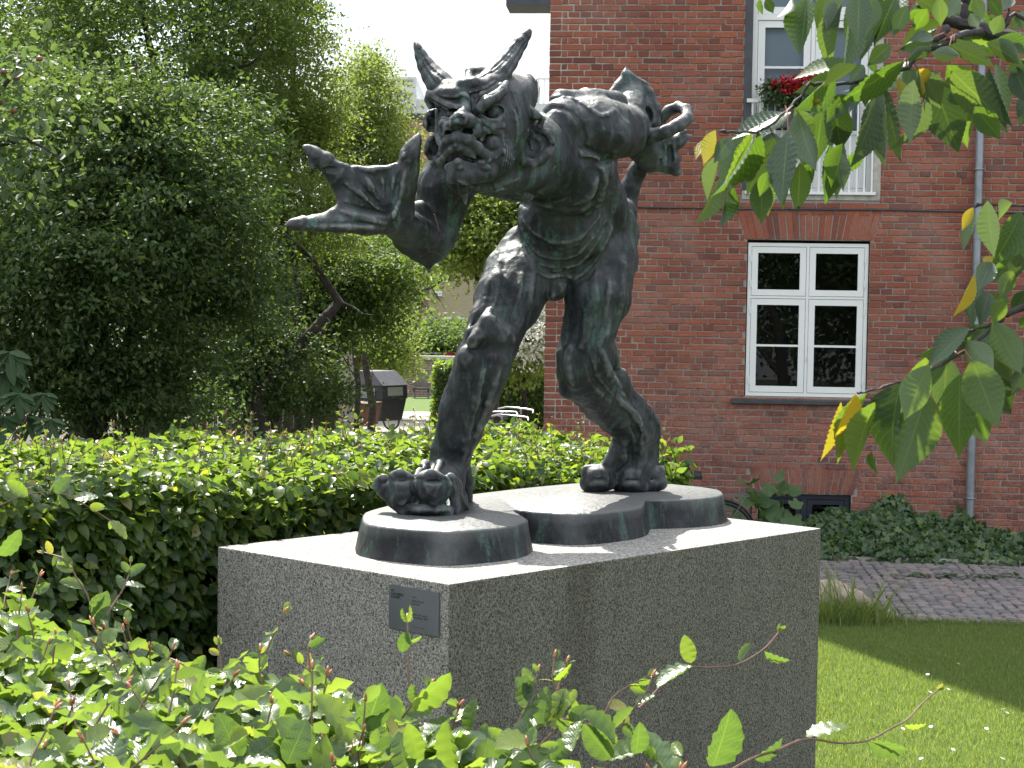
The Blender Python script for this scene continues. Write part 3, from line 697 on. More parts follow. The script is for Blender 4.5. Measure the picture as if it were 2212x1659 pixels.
# front leg
B.chain([(1150, 575, -600, 74), (1118, 610, -560, 72), (1098, 650, -520, 70), (1073, 700, -480, 58), (1057, 745, -450, 56), (1040, 790, -440, 57), (1024, 835, -455, 56)], 22)
B.chain([(1030, 830, -460, 55), (1005, 880, -480, 53), (992, 930, -500, 47), (975, 985, -520, 40), (962, 1035, -520, 40)], 18)
B.cap((1120, 520, -600), (1085, 580, -570), 30, 34, 20)
B.chain([(1040, 1000, -520, 0), (1000, 1000, -540, 14), (1000, 1040, -570, 22), (1000, 1078, -600, 22)][1:], 14)
B.ell((1050, 724, -412), (40, 42, 34), 16); B.chain([(1058, 672, -420, 8), (1050, 695, -392, 13), (1032, 724, -380, 15), (1022, 738, -372, 15)], 9); B.cap((1060, 700, -396), (1080, 730, -400), 12, 16, 10)       # kneecap
B.ell((1018, 738, -356), (8, 6, 6), 5, 's'); B.ell((1028, 690, -420), (15, 34, 26), 8, 's')
B.ell((1009, 775, -396), (22, 30, 24), 10); B.ell((1022, 800, -394), (18, 26, 16), 8)
B.chain([(1062, 770, -392, 14), (1092, 790, -430, 10)], 12); B.ridge([(1045, 800), (1034, 850), (1012, 920), (1000, 990)], 8, 12); B.ridge([(1078, 800), (1056, 860), (1030, 930), (1012, 990)], 7, 10)
B.ridge([(1056, 800), (1042, 870), (1020, 940)], 6, 8, 's', 2)
# front foot: clenched claws
B.chain([(958, 1040, -500, 44), (930, 1070, -440, 44), (925, 1085, -400, 40)], 18); B.ell((950, 1096, -430), (50, 24, 110), 16)
B.cap((985, 1075, -500), (1000, 1098, -560), 24, 14, 10); B.cap((900, 1060, -390), (862, 1100, -370), 18, 10, 12)
for (x, y, d, rx, ry) in ((830, 1055, -350, 21, 25), (866, 1056, -305, 31, 38), (934, 1056, -295, 40, 38)):
    B.ell((x, y, d), (rx, ry, rx*1.2), 7); B.ell((x-4, y-ry*.72, d+rx*.35), (rx*.74, ry*.36, rx*.7), 5)
    B.ell((x+rx*.2, y-ry*.42, d+rx*1.15), (rx*.6, ry*.11, rx*.45), 3, 's'); B.chain([(x-rx*.75, y-ry*.62, d+rx*.4, 6), (x-rx*.1, y-ry*.95, d+rx*.9, 8), (x+rx*.8, y-ry*.60, d+rx*.5, 6)], 4)
    B.tri((x-rx*.8, y-ry*.25, d+rx*.5), (x+rx*.85, y-ry*.25, d+rx*.5), (x+rx*.05, y+ry*.75, d+rx*.75), 9, 8)
B.chain([(850, 1082, -325, 16), (878, 1104, -305, 14), (925, 1108, -295, 14), (965, 1110, -305, 13)], 10); B.ell((925, 1102, -340), (58, 16, 80), 10); B.tri((972, 1030, -300), (985, 1108, -320), (998, 1104, -420), 9, 6); B.tri((972, 1030, -300), (998, 1104, -420), (990, 1050, -470), 9, 6)
B.chain([(968, 1040, -330, 12), (985, 1070, -350, 14), (1003, 1100, -420, 12)], 8)
B.cap((918, 1004, -470), (898, 1028, -350), 10, 6, 8); B.cap((950, 1000, -470), (940, 1024, -330), 9, 6, 8); B.ell((932, 1005, -440), (10, 18, 24), 7, 's'); B.ell((908, 1012, -430), (6, 10, 18), 5, 's')
# loins
B.ell((1198, 620, -552), (30, 32, 32), 10); B.cap((1192, 610, -530), (1194, 636, -528), 11, 9, 5)
# reaching arm
B.chain([(1090, 330, -260, 60), (1000, 350, -240, 64), (963, 400, -250, 58), (952, 455, -255, 50), (932, 500, -250, 52), (920, 522, -240, 44)], 20); B.ell((905, 515, -215), (58, 38, 60), 16)
B.cap((925, 545, -245), (926, 566, -245), 26, 12, 10); B.cap((926, 562, -245), (926, 590, -245), 12, 4, 3); B.cap((968, 520, -260), (965, 532, -255), 12, 6, 14)
B.cap((926, 525, -235), (876, 490, -140), 46, 36, 18); B.cap((880, 492, -150), (838, 470, -60), 36, 34, 16); B.cap((905, 455, -190), (940, 490, -215), 22, 20, 12)
H0 = (868, 462, -60)
# webbed hand
F1 = [(846, 452, -50, 34), (790, 408, -30, 27), (735, 378, -12, 23), (700, 350, 0, 20), (678, 332, 8, 16), (664, 320, 12, 9), (654, 315, 14, 3.5)]
F2 = [(862, 450, -55, 34), (872, 410, -40, 27), (878, 370, -26, 23), (886, 335, -16, 20), (893, 318, -12, 16), (900, 304, -10, 10), (905, 291, -10, 3.5)]
F3 = [(846, 474, -45, 30), (790, 484, -22, 22), (735, 484, 0, 18), (680, 484, 18, 17), (650, 484, 26, 14), (632, 484, 30, 10), (614, 487, 34, 3.5)]
for Fg in (F1, F2, F3): B.chain(Fg, 12)
B.tri((856, 470, -50), (716, 372, -5), (745, 440, -10), 13, 12); B.tri((856, 470, -50), (745, 440, -10), (700, 478, 10), 12, 12); B.tri((760, 420, -15), (735, 476, 0), (850, 480, -40), 12, 10)
B.tri((856, 470, -50), (790, 372, -20), (850, 372, -25), 13, 12); B.tri((856, 470, -50), (790, 380, -20), (720, 370, -5), 13, 10); B.tri((880, 352, -22), (850, 376, -25), (860, 460, -50), 12, 10)
B.ell((676, 350, 6), (13, 20, 15), 6); B.ell((893, 325, -6), (15, 20, 15), 6); B.cap((630, 482, 30), (655, 478, 26), 9, 11, 6)
for tip, wd in (((745, 395), 6), ((790, 385), 5), ((822, 378), 5), ((850, 380), 5), ((876, 370), 6)): B.ridge([(848, 470), ((848+tip[0])/2+3, (470+tip[1])/2), tip], wd, 6)
for tip in ((768, 388), (806, 380), (836, 378), (863, 374), (740, 440)): B.ridge([(842, 466), ((842+tip[0])/2, (466+tip[1])/2+2), tip], 6, 6, 's', 2)
B.ridge([(832, 482), (780, 470), (735, 456)], 6, 6); B.ridge([(830, 492), (760, 490), (660, 489)], 5, 5); B.ridge([(820, 484), (760, 482), (690, 482)], 4, 4, 's', 1)
B.ridge([(720, 350), (760, 362), (800, 366), (845, 360), (878, 330)], 5, 5); B.ell((893, 372, 0), (7, 26, 8), 4, 's'); B.ell((716, 366, 18), (22, 6, 8), 4, 's')
# skin folds hanging from the belly
folds = [[(1128,470),(1150,498),(1189,520),(1221,521),(1252,512),(1280,486),(1308,445)],
 [(1127,492),(1145,526),(1170,549),(1205,558),(1243,550),(1275,520),(1312,470)], [(1129,508),(1142,545),(1160,570),(1192,580),(1235,574),(1272,545),(1304,500)],
 [(1132,530),(1148,575),(1172,598),(1192,602),(1220,597),(1245,601),(1274,576),(1302,530),(1322,490)], [(1160,470),(1190,478),(1215,470),(1245,480),(1280,450),(1300,420)], [(1150,522),(1175,532),(1200,536),(1235,530),(1265,512),(1290,480)]]
for f in folds[:2]: B.ridge(f, 5.0, 3.0)
B.ridge(folds[2], 6.5, 4); B.ridge(folds[3], 8, 5)
for f in ([(1128,500),(1160,522),(1195,545),(1240,540),(1270,515)], [(1138,535),(1155,562),(1178,582),(1215,583),(1250,578),(1280,552)], [(1140,560),(1160,592),(1185,606),(1215,603),(1245,608),(1275,592)]): B.ridge(f, 5, 4, 's', 1)
# ribs, breast and thigh sinews
for f in ([(1290,380),(1270,420),(1240,440)], [(1305,400),(1290,440),(1262,462)], [(1250,330),(1290,350),(1310,400)], [(1160,300),(1180,350),(1160,400)], [(1185,270),(1200,320),(1190,370)]): B.ridge(f, 7, 9)
for f in ([(1165,290),(1190,330),(1178,380)], [(1295,392),(1280,430),(1250,450)], [(1130,400),(1180,430),(1230,420)], [(1262,345),(1300,352),(1322,345)]): B.ridge(f, 6, 7, 's', 1)
for f in ([(1150,560),(1145,620),(1120,690),(1100,740)], [(1130,590),(1118,660),(1095,720)], [(1290,590),(1275,680),(1255,760)], [(1320,600),(1310,690),(1290,760)], [(1340,560),(1338,640),(1318,720)], [(1085,560),(1060,620),(1045,670)], [(1075,590),(1078,640),(1062,690)]): B.ridge(f, 7, 16, lift=-6)
for f in ([(1142,580),(1134,640),(1108,700)], [(1306,610),(1296,690),(1274,750)], [(1328,600),(1324,660),(1306,720)], [(1090,590),(1080,650),(1066,680)]): B.ridge(f, 4, 10, 's', 4)
for f in ([(1235,745),(1228,790),(1240,830)], [(1300,760),(1315,810),(1345,850)], [(1330,860),(1370,900),(1395,950)], [(1380,940),(1385,990),(1378,1025)], [(1350,950),(1345,990),(1330,1015)]): B.ridge(f, 8, 9)
for f in ([(1270,770),(1285,820),(1320,860)], [(1350,890),(1375,930),(1378,980)], [(1362,950),(1360,1000)], [(1330,830),(1352,850),(1376,890)]): B.ridge(f, 6, 6, 's', 1)
B.ridge([(1150,240),(1185,212),(1220,212),(1262,226),(1300,250),(1338,232)], 5, 7); B.ridge([(1165,262),(1190,232),(1222,236),(1250,258),(1262,300)], 6, 6, 's', 1)
B.ridge([(1100,405),(1150,428),(1190,445)], 8, 8); B.ridge([(1090,420),(1140,445)], 6, 6, 's', 1)
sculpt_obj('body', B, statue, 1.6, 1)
del B
# ---- head (finer)
Hd = Field((890, 120, -330), (1215, 450, 112), 2.4)
h = Hd; h.kf = .62
h.ell((1060, 262, -130), (92, 108, 118), 20); h.ell((1092, 210, -160), (66, 54, 90), 20); h.ell((1110, 300, -170), (56, 80, 100), 20)
h.ell((1000, 270, -70), (60, 86, 70), 24); h.ell((1040, 340, -70), (72, 56, 74), 24); h.cap((1000, 385, -60), (1100, 370, -140), 36, 40, 18); h.cap((1090, 385, -130), (1150, 372, -230), 34, 40, 20)
h.ell((1138, 200, -190), (24, 42, 50), 14); h.ell((1062, 205, -110), (52, 54, 84), 16); h.ell((1008, 214, -44), (42, 30, 36), 12); h.tri((1016, 236, 6), (1090, 188, -34), (1026, 186, -22), 8, 5); h.tri((1002, 238, 6), (928, 208, -36), (988, 190, -22), 8, 5)
# forehead sweep between the horns
h.ell((985, 200, -40), (48, 24, 48), 14); h.chain([(945, 186, -60, 20), (975, 190, -30, 17), (1004, 184, -14, 15), (1022, 178, -10, 14)], 12)
h.chain([(1084, 158, -90, 22), (1062, 178, -50, 20), (1040, 186, -24, 16), (1018, 186, -12, 13)], 12)
h.cap((1014, 155, -66), (1012, 186, -12), 8, 11, 10); h.chain([(1014, 154, -64, 8), (1020, 154, -80, 8), (1032, 158, -96, 13), (1060, 164, -120, 20)], 10); h.ell((1030, 184, -80), (30, 24, 44), 12); h.cap((1011, 185, -4), (1002, 232, 12), 8, 10, 8)
h.ridge([(1070,176),(1048,190),(1024,196),(1014,200)], 4, 4); h.ridge([(1084,180),(1062,196),(1040,206),(1024,212)], 5, 4); h.ridge([(950,205),(978,208),(1002,205),(1012,215),(1010,240)], 4, 5)
h.ridge([(1076,186),(1054,200),(1034,208)], 4, 4, 's', 1)
# brows
h.chain([(1026, 243, 10, 6), (1036, 234, 16, 10), (1050, 218, 14, 12), (1068, 210, -2, 12), (1086, 196, -24, 12), (1094, 180, -42, 7)], 4); h.ridge([(1034,224),(1048,208),(1066,202),(1086,188)], 3, 2, 's', 1)
h.chain([(1026, 222, 2, 6), (1040, 206, 0, 7), (1062, 196, -18, 7), (1080, 186, -40, 7)], 5)
h.chain([(1000, 242, 14, 6), (988, 236, 12, 8), (970, 230, 4, 9), (950, 220, -14, 9), (930, 206, -34, 7), (925, 198, -40, 4)], 9); h.ridge([(930,214),(952,228),(972,238)], 3, 3, 's', 1)
# eyes: deep sockets, ball, lower rims
h.ell((1067, 243, -2), (28, 16, 34), 3, 's', rot=-22); h.ell((1064, 243, -34), (20, 17, 19), 2); h.ell((1064, 244, -5), (5, 5, 5), 2, 's')
h.chain([(1036, 250, 2, 5), (1052, 262, 0, 7), (1074, 264, -12, 8), (1092, 250, -30, 7), (1096, 234, -44, 6)], 5); h.chain([(1040, 262, 6, 7), (1062, 276, -2, 9), (1084, 272, -18, 8), (1096, 258, -36, 6)], 6)
h.ell((980, 246, 6), (17, 12, 26), 5, 's', rot=-15); h.ell((978, 246, -14), (13, 12, 14), 2); h.chain([(994, 254, 14, 5), (976, 262, 8, 6), (958, 256, -8, 6)], 5)
# nose
h.chain([(1008, 222, 4, 11), (1004, 240, 24, 13), (998, 250, 34, 14), (992, 260, 42, 15), (984, 268, 42, 13)], 7); h.chain([(974, 258, 46, 6), (986, 250, 54, 7), (1000, 250, 50, 7), (1012, 258, 40, 6)], 4); h.chain([(974, 268, 52, 5), (986, 262, 60, 6), (998, 266, 54, 5)], 3); h.ell((1010, 262, 34), (20, 18, 22), 8); h.ell((1026, 282, 20), (15, 18, 18), 7); h.ell((968, 276, 28), (13, 16, 18), 7); h.ell((1002, 288, 22), (26, 12, 22), 8)
h.chain([(994, 290, 36, 5), (1000, 276, 38, 6), (1014, 272, 34, 6), (1026, 280, 28, 6), (1024, 294, 28, 5), (1010, 299, 32, 5)], 3); h.ell((1010, 286, 38), (13, 10, 24), 2, 's'); h.chain([(958, 290, 34, 4), (964, 278, 40, 5), (976, 278, 42, 5)], 3); h.ell((969, 288, 40), (8, 7, 20), 2, 's'); h.ell((958, 268, 16), (12, 12, 14), 6)
h.chain([(1018, 250, 26, 5), (1032, 262, 18, 6), (1040, 284, 8, 6)], 5); h.ridge([(985,250),(975,260),(972,272)], 4, 4); h.ridge([(998,246),(1006,256),(1004,268)], 4, 4)
# muzzle: upper lip, mouth, lower lip
h.chain([(956, 322, 16, 9), (968, 304, 30, 12), (986, 298, 40, 13), (1008, 304, 36, 13), (1030, 320, 22, 13), (1048, 338, 4, 12)], 9); h.cap((986, 298, 44), (985, 312, 46), 7, 6, 5)
h.chain([(964, 334, 22, 8), (976, 322, 34, 9), (992, 318, 40, 9), (1008, 326, 34, 10), (1020, 340, 26, 9)], 5)
h.ell((1002, 350, 26), (36, 14, 30), 6, 's', rot=14); h.ell((1020, 356, 14), (24, 11, 22), 5, 's', rot=10)
h.tri((989, 350, 38), (974, 388, 22), (1018, 386, 18), 9, 5); h.tri((989, 350, 38), (968, 362, 10), (974, 388, 22), 8, 5); h.tri((989, 350, 38), (1018, 386, 18), (1032, 364, 6), 8, 5); h.cap((1000, 378, 20), (1052, 372, -14), 20, 22, 12); h.cap((991, 352, 36), (993, 360, 38), 5, 9, 5)
h.ell((1038, 362, 10), (22, 10, 10), 6); h.ridge([(1012,345),(1040,352),(1060,344)], 5, 5)
h.chain([(996, 388, 0, 13), (1000, 406, -8, 10), (1003, 420, -12, 7), (1006, 440, -16, 3)], 6); h.ridge([(990,390),(1030,404),(1070,402),(1120,385)], 6, 6)
# cheek plates with scalloped rims
h.chain([(1040, 300, 6, 7), (1046, 284, 4, 7), (1064, 282, -4, 7), (1082, 292, -18, 7), (1084, 310, -20, 7), (1078, 328, -12, 8), (1062, 338, -2, 8)], 5); h.ell((1062, 312, -14), (20, 20, 18), 8); h.chain([(1036, 292, 8, 5), (1044, 280, 8, 6), (1056, 286, 4, 4), (1066, 278, -4, 6), (1080, 286, -14, 5), (1094, 276, -30, 6)], 3); h.chain([(1084, 300, -18, 5), (1078, 314, -14, 4), (1084, 328, -12, 7), (1070, 338, -4, 5), (1056, 346, 2, 6)], 3)
h.ell((1050, 300, 14), (9, 13, 8), 5, 's'); h.cap((1070, 340, -2), (1084, 330, -10), 5, 3, 4)
for i in range(5): h.ridge([(1086+i*5, 296), (1090+i*5, 330), (1082+i*6, 372)], 2.4, 2)
h.ridge([(1110,230),(1116,280),(1112,320)], 5, 6); h.ridge([(1104,200),(1114,230),(1120,250)], 5, 6, 's', 1)
# temple flap and near ear
h.chain([(1100, 180, -110, 10), (1118, 215, -110, 12), (1140, 240, -100, 12), (1158, 250, -96, 10), (1176, 256, -98, 3)], 6); h.tri((1110, 225, -110), (1150, 245, -98), (1140, 285, -120), 10, 8)
h.chain([(1172, 256, -98, 6), (1166, 272, -102, 7), (1156, 282, -106, 6)], 4); h.cap((1152, 262, -94), (1146, 276, -98), 8, 6, 4, 's')
h.ell((1134, 278, -92), (8, 14, 18), 4, 's')
h.ell((1156, 320, -120), (36, 42, 24), 8); h.chain([(1156, 280, -108, 9), (1180, 286, -104, 8), (1192, 305, -104, 7), (1199, 314, -106, 3), (1186, 330, -104, 8), (1168, 344, -100, 8), (1152, 356, -98, 9), (1132, 348, -98, 9), (1122, 330, -100, 9), (1128, 300, -100, 8)], 5)
h.ell((1152, 316, -88), (24, 26, 16), 4, 's', rot=20); h.cap((1142, 292, -104), (1150, 322, -104), 6, 4, 4); h.ell((1172, 306, -92), (9, 10, 9), 4, 's')
# far ear lobes at the left edge
h.ell((936, 214, -60), (12, 12, 16), 6); h.chain([(926, 204, -60, 6), (928, 226, -60, 7), (946, 228, -50, 6)], 4)
for cx_, cy_, rr in ((934, 262, 17), (938, 320, 20)):
    pts = [(cx_+rr*math.cos(a)*.85, cy_+rr*1.15*math.sin(a), -66+8*math.sin(a*2), 6.5+1.5*math.sin(a*3)) for a in np.linspace(0, 2*math.pi, 10)]; h.chain(pts, 4); h.ell((cx_, cy_, -82), (rr*.8, rr*1.1, 10), 4)
h.ell((920, 268, -60), (5, 12, 10), 4); h.cap((918, 330, -64), (925, 312, -60), 4, 6, 4); h.cap((942, 345, -60), (950, 352, -50), 8, 6, 5); h.chain([(945, 240, -40, 6), (947, 262, -40, 7), (944, 290, -40, 7), (950, 305, -20, 8), (958, 318, -4, 8)], 6)
h.cap((936, 352, -60), (940, 360, -60), 7, 7, 4); h.cap((955, 350, -30), (956, 362, -34), 12, 10, 6); h.cap((960, 340, 0), (956, 346, -10), 8, 6, 5)
# whiskers under the jaw
for i in range(5): h.chain([(1064+i*16, 396-i*3, -70-i*22, 7), (1072+i*16, 410-i*4, -78-i*22, 5), (1086+i*16, 408-i*4, -84-i*22, 3)], 4)
h.ell((1060, 196, -20), (10, 4, 6), 3, 's', rot=-20)
# neck stump towards the body
h.cap((1100, 320, -190), (1150, 320, -290), 70, 74, 20)
h.chain([(925, 200, -44, 5), (922, 216, -52, 6), (930, 230, -50, 7)], 4)
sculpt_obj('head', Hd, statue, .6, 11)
del Hd, h
# ---- horns
def horn(lo, hi, pts, grooves):
    hf = Field(lo, hi, 2.2); hf.chain(pts, 6)
    for g in grooves: hf.ridge(bezier_resample(g, 12).tolist(), 2.4, 2, 's', .4, n=60, taper=False)
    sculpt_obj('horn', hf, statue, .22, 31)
horn((880, 70, -150), (1010, 235, 20), [(897, 93, -104, 4.5), (902, 103, -102, 8), (909, 120, -98, 13), (920, 142, -90, 18), (934, 163, -80, 23), (949, 181, -66, 28), (964, 196, -52, 29)], [[(906, 106), (926, 142), (962, 172), (985, 184)], [(903, 112), (920, 150), (944, 184)]])
horn((1020, 42, -170), (1170, 225, 10), [(1142, 68, -145, 7.5), (1137, 75, -143, 10.5), (1124, 94, -133, 15), (1109, 114, -122, 19), (1095, 135, -106, 22.5), (1079, 156, -86, 26), (1060, 173, -62, 25), (1042, 181, -42, 20)], [[(1130, 84), (1104, 118), (1072, 150), (1040, 168)], [(1134, 90), (1114, 126), (1090, 162), (1066, 182)], [(1120, 88), (1090, 124), (1062, 150)]])
# ---- eyelid-shaded eyeballs belong to the head mesh; a dry stalk is caught on the forearm
stalk = MB().tube([unproj((938, 462, -150)), unproj((944, 480, -160)), unproj((948, 500, -165))], [.004, .003, .002], 6)
stalk.build('dry_stalk', M['petiole'] if False else M['twig'], None, label='dry grey stalk caught on the forearm of the demon', cat='stalk')
# ------------------------------------------------------------------ ground
def sheet(name, pts, z, mat):
    me = mesh_np(name, [(p[0], p[1], z) for p in pts], [list(range(len(pts)))], mat); return link(name, me, None, kind='structure')
WD = np.array([math.cos(R(-4.9)), math.sin(R(-4.9)), 0]); WN = np.array([WD[1], -WD[0], 0])   # along the wall, out of the wall (towards camera)
WC = np.array([.335, 18.09, 0])                                                           # left corner of the brick house
def wp(s, o, z=0): return WC + WD*s + WN*o + np.array([0, 0, z])
def wall_sz(x, y, o=0):
    r = ray(x, y); n = WN; t = ((WC+n*o)-CAM)@n/(r@n); p = CAM + r*t; return (p-WC)@WD, p[2]
KERB_O = .78; COB_O = 4.25
sheet('ground', [(-150, -30), (150, -30), (150, 260), (-150, 260)], -.03, M['soil'])
LWP = [wp(1.0, COB_O), wp(9, COB_O-.05), wp(9, 14), wp(-.2, 14), wp(-.2, COB_O+.6)]
sheet('lawn', LWP, 0.0, M['lawn'])
sheet('path', [wp(-1.2, KERB_O), wp(9, KERB_O), wp(9, COB_O), wp(-1.2, COB_O)], -.022, M['soil'])
link('kerb', mesh_np('kerb', *(lambda b: (b.v, b.f))(MB().box((0, 0, 0), (1, 1, 1), Matrix(((WD[0]*11, WN[0]*-.11, 0, wp(-1.2, KERB_O)[0]), (WD[1]*11, WN[1]*-.11, 0, wp(-1.2, KERB_O)[1]), (0, 0, .06, -.02), (0, 0, 0, 1))))), M['concrete']), None, kind='structure')
# setts laid in segmental arcs
def build_setts():
    root = bpy.data.objects.new('sett_paving', None); COL.objects.link(root); root.location = tuple(wp(3, 2.5)); root['kind'] = 'structure'
    T = []; aw = .92; r_ = np.random.default_rng(5)
    for a in range(-2, 15):
        for row in range(-8, 52):
            s0 = a*aw; 
            for k in range(9):
                u = (k+.5)/9*2-1
                o = KERB_O + .14 + row*.094 + .30*(1-u*u) - .20
                s = s0 + (u+1)/2*aw + r_.normal(0, .004)
                if KERB_O+.11 < o < COB_O-.02 and -1.1 < s < 8.8:
                    ang = math.atan(.30*2*u/(aw/2))*.9
                    T.append((s, o+r_.normal(0, .004), ang + r_.normal(0, .04), .086+r_.normal(0, .004), .078+r_.normal(0, .004), r_.normal(0, .004)))
    # stones with a bevelled top
    def stone(s, o, ang, a, b, dz):
        c = wp(s, o); ex = np.array([WD[0]*math.cos(ang)+WN[0]*-math.sin(ang), WD[1]*math.cos(ang)-WN[1]*math.sin(ang), 0]); ey = np.array([-ex[1], ex[0], 0])
        V = []
        for zz, sc in ((-.05, 1), (.004+dz, 1), (.014+dz, .80)):
            for sx, sy in ((-1,-1),(1,-1),(1,1),(-1,1)):
                j = r_.normal(0, .004, 2) if sc == 1 else (0, 0); V.append(c + ex*(sx*a/2*sc+j[0]) + ey*(sy*b/2*sc+j[1]) + np.array([0, 0, zz]))
        F = [(8,9,10,11)]
        for k in (0, 4):
            for i in range(4): F.append((k+i, k+(i+1)%4, k+4+(i+1)%4, k+4+i))
        return V, F
    vis = []; rest = MB()
    for t in T:
        p = wp(t[0], t[1]) - CAM; X = CX+FPX*(p@_R)/(p@_F); Yp = CY-FPX*(p@_U)/(p@_F)
        if 1775 < X < 2225 and Yp < 1400: vis.append((-Yp, t))
        elif X > 1000: rest.add(*stone(*t))
    vis.sort(key=lambda q: q[0])
    for i, (q, t) in enumerate(vis):
        if i < 300:
            V, F = stone(*t); link('sett', mesh_np('sett', V, F, M['cobble']), root)
        else: rest.add(*stone(*t))
    rest.build('setts', M['cobble'], root, kind='stuff')
build_setts()

# grass blades on the lawn
def grass(name, poly_sampler, n, hmin, hmax, mat, label, seed, kind='stuff', cat=None, lean=.5):
    r_ = np.random.default_rng(seed); P = poly_sampler(r_, n); n = len(P); hh = r_.uniform(hmin, hmax, n); w = .0013+hh*.014; a = r_.uniform(0, 2*math.pi, n); b = r_.uniform(0, 2*math.pi, n)
    X = np.stack([np.cos(a), np.sin(a), np.zeros(n)], 1); D = np.stack([np.cos(b), np.sin(b), np.zeros(n)], 1)*(r_.uniform(.1, lean+.3, n)*hh)[:, None]; Z = np.array([0, 0, 1.0])
    v0 = P-X*w[:, None]; v1 = P+X*w[:, None]; v2 = P+X*w[:, None]*.7+D*.4+Z*(hh*.6)[:, None]; v3 = P-X*w[:, None]*.7+D*.4+Z*(hh*.6)[:, None]; v4 = P+D+Z*(hh*.95)[:, None]
    V = np.stack([v0, v1, v2, v3, v4], 1).reshape(-1, 3); i = np.arange(n)*5
    F = np.concatenate([np.stack([i, i+1, i+2], 1), np.stack([i, i+2, i+3], 1), np.stack([i+3, i+2, i+4], 1)])
    o = link(name, mesh_np(name, V, F, mat), None, kind=kind, label=label, cat=cat); return o
def lawn_s(r_, n):
    s = r_.uniform(.9, 5.2, n*2); o = COB_O + r_.uniform(0, 1, n*2)**1.0*5.2; P = WC + WD[None]*s[:, None] + WN[None]*o[:, None]
    X = CX+FPX*((P-CAM)@_R)/((P-CAM)@_F); k = (X > 1690) & (X < 2260); return P[k][:n]
grass('grass', lawn_s, 90000, .016, .042, M['grassblade'], 'short mown green lawn grass right of the granite plinth', 3)
def edge_s(r_, n):
    s = r_.uniform(1.0, 6, n); o = COB_O + r_.normal(0, .025, n); return WC + WD[None]*s[:, None] + WN[None]*o[:, None]
grass('edge_grass', edge_s, 5000, .03, .075, M['grassblade'], 'slightly longer grass along the edge of the sett path', 4)
TC = atz(1835, 1345, 0)
def tuft_s(r_, n):
    P = TC[None] + np.stack([r_.normal(0, .17, n), r_.normal(0, .10, n), np.zeros(n)], 1); return P
g = grass('grass_tuft', tuft_s, 1300, .07, .22, M['grassblade'], 'uncut grass tuft growing over the pinkish boulder by the path', 6, kind='stuff', lean=.8)
def stem_s(r_, n): return TC[None] + np.stack([r_.normal(.02, .14, n), r_.normal(0, .06, n), np.zeros(n)], 1)
grass('seed_stalks', stem_s, 70, .25, .52, M['grassblade'], 'thin arching seed stalks rising out of the grass tuft', 8, lean=.9)
def boulder():
    c = atz(1790, 1325, 0); bm = bmesh.new(); bmesh.ops.create_icosphere(bm, subdivisions=4, radius=1)
    for v in bm.verts:
        k = 1 + .22*float(vnoise(np.array([v.co.x*1.6, v.co.y*1.6, v.co.z*1.6])[None])[0]) + .05*float(vnoise(np.array([v.co.x*6, v.co.y*6, v.co.z*6])[None])[0]); v.co = Vector((v.co.x*.33*k, v.co.y*.18*k, v.co.z*.20*k))
    me = bpy.data.meshes.new('boulder'); bm.to_mesh(me); bm.free(); me.materials.append(M['stone']); me.polygons.foreach_set('use_smooth', [True]*len(me.polygons))
    link('boulder', me, None, mat=Matrix.Translation((c[0], c[1], .05)), label='pinkish boulder half hidden by long grass beside the plinth', cat='boulder')
boulder()
# daisies
dm = MB()
for i in range(8):
    a = i*math.pi/4; dm.add([(0,0,.004),(math.cos(a-.3)*.011, math.sin(a-.3)*.011,.005),(math.cos(a)*.014, math.sin(a)*.014,.006),(math.cos(a+.3)*.011, math.sin(a+.3)*.011,.005)], [(0,1,2,3)])
dme = mesh_np('daisy', dm.v, dm.f, M['white_paint'])
r_ = np.random.default_rng(12)
for (x, y) in [(2070,1435),(2004,1458),(2009,1496),(2048,1490),(2262-70,1541),(2175,1541),(2167,1533),(1950,1575),(2011,1571),(1990,1640),(2131,1575),(2195,1600),(2058,1620),(2165,1640),(1885,1560),(1960,1620)]:
    p = atz(x, y, .036); o = link('daisy', dme, None, mat=Matrix.Translation(V3(p)) @ Matrix.Rotation(r_.uniform(0, 6), 4, 'Z') @ Matrix.Rotation(.35, 4, 'X'), label='tiny white daisy flowering low in the mown lawn', cat='daisy', group='daisies in the lawn')

# ------------------------------------------------------------------ brick house
house = thing('brick_house', 'red brick house wall with white windows behind the statue', 'house', tuple(wp(3, -2)))
HW, HH = 12.0, 13.6
def rect_px(x0, y0, x1, y1, o=0):
    """photo corners -> wall rectangle (s0, z0, s1, z1)"""
    a = wall_sz(x0, y0, o); b = wall_sz(x1, y0, o); c = wall_sz(x0, y1, o); d = wall_sz(x1, y1, o)
    return ((a[0]+c[0])/2, (c[1]+d[1])/2, (b[0]+d[0])/2, (a[1]+b[1])/2)
W1 = rect_px(1611, 519, 1876, 858)
s0u = wall_sz(1607, 200)[0]; s1u = wall_sz(1901, 430)[0]; z0u = wall_sz(1750, 432)[1]
W2 = (s0u, z0u, s1u, z0u+2.75)
W3 = rect_px(1690, 1068, 1838, 1110); W3 = (W3[0]-.25, W3[3]-.42, W3[2], W3[3])
HOLES = [W1, W2, W3]
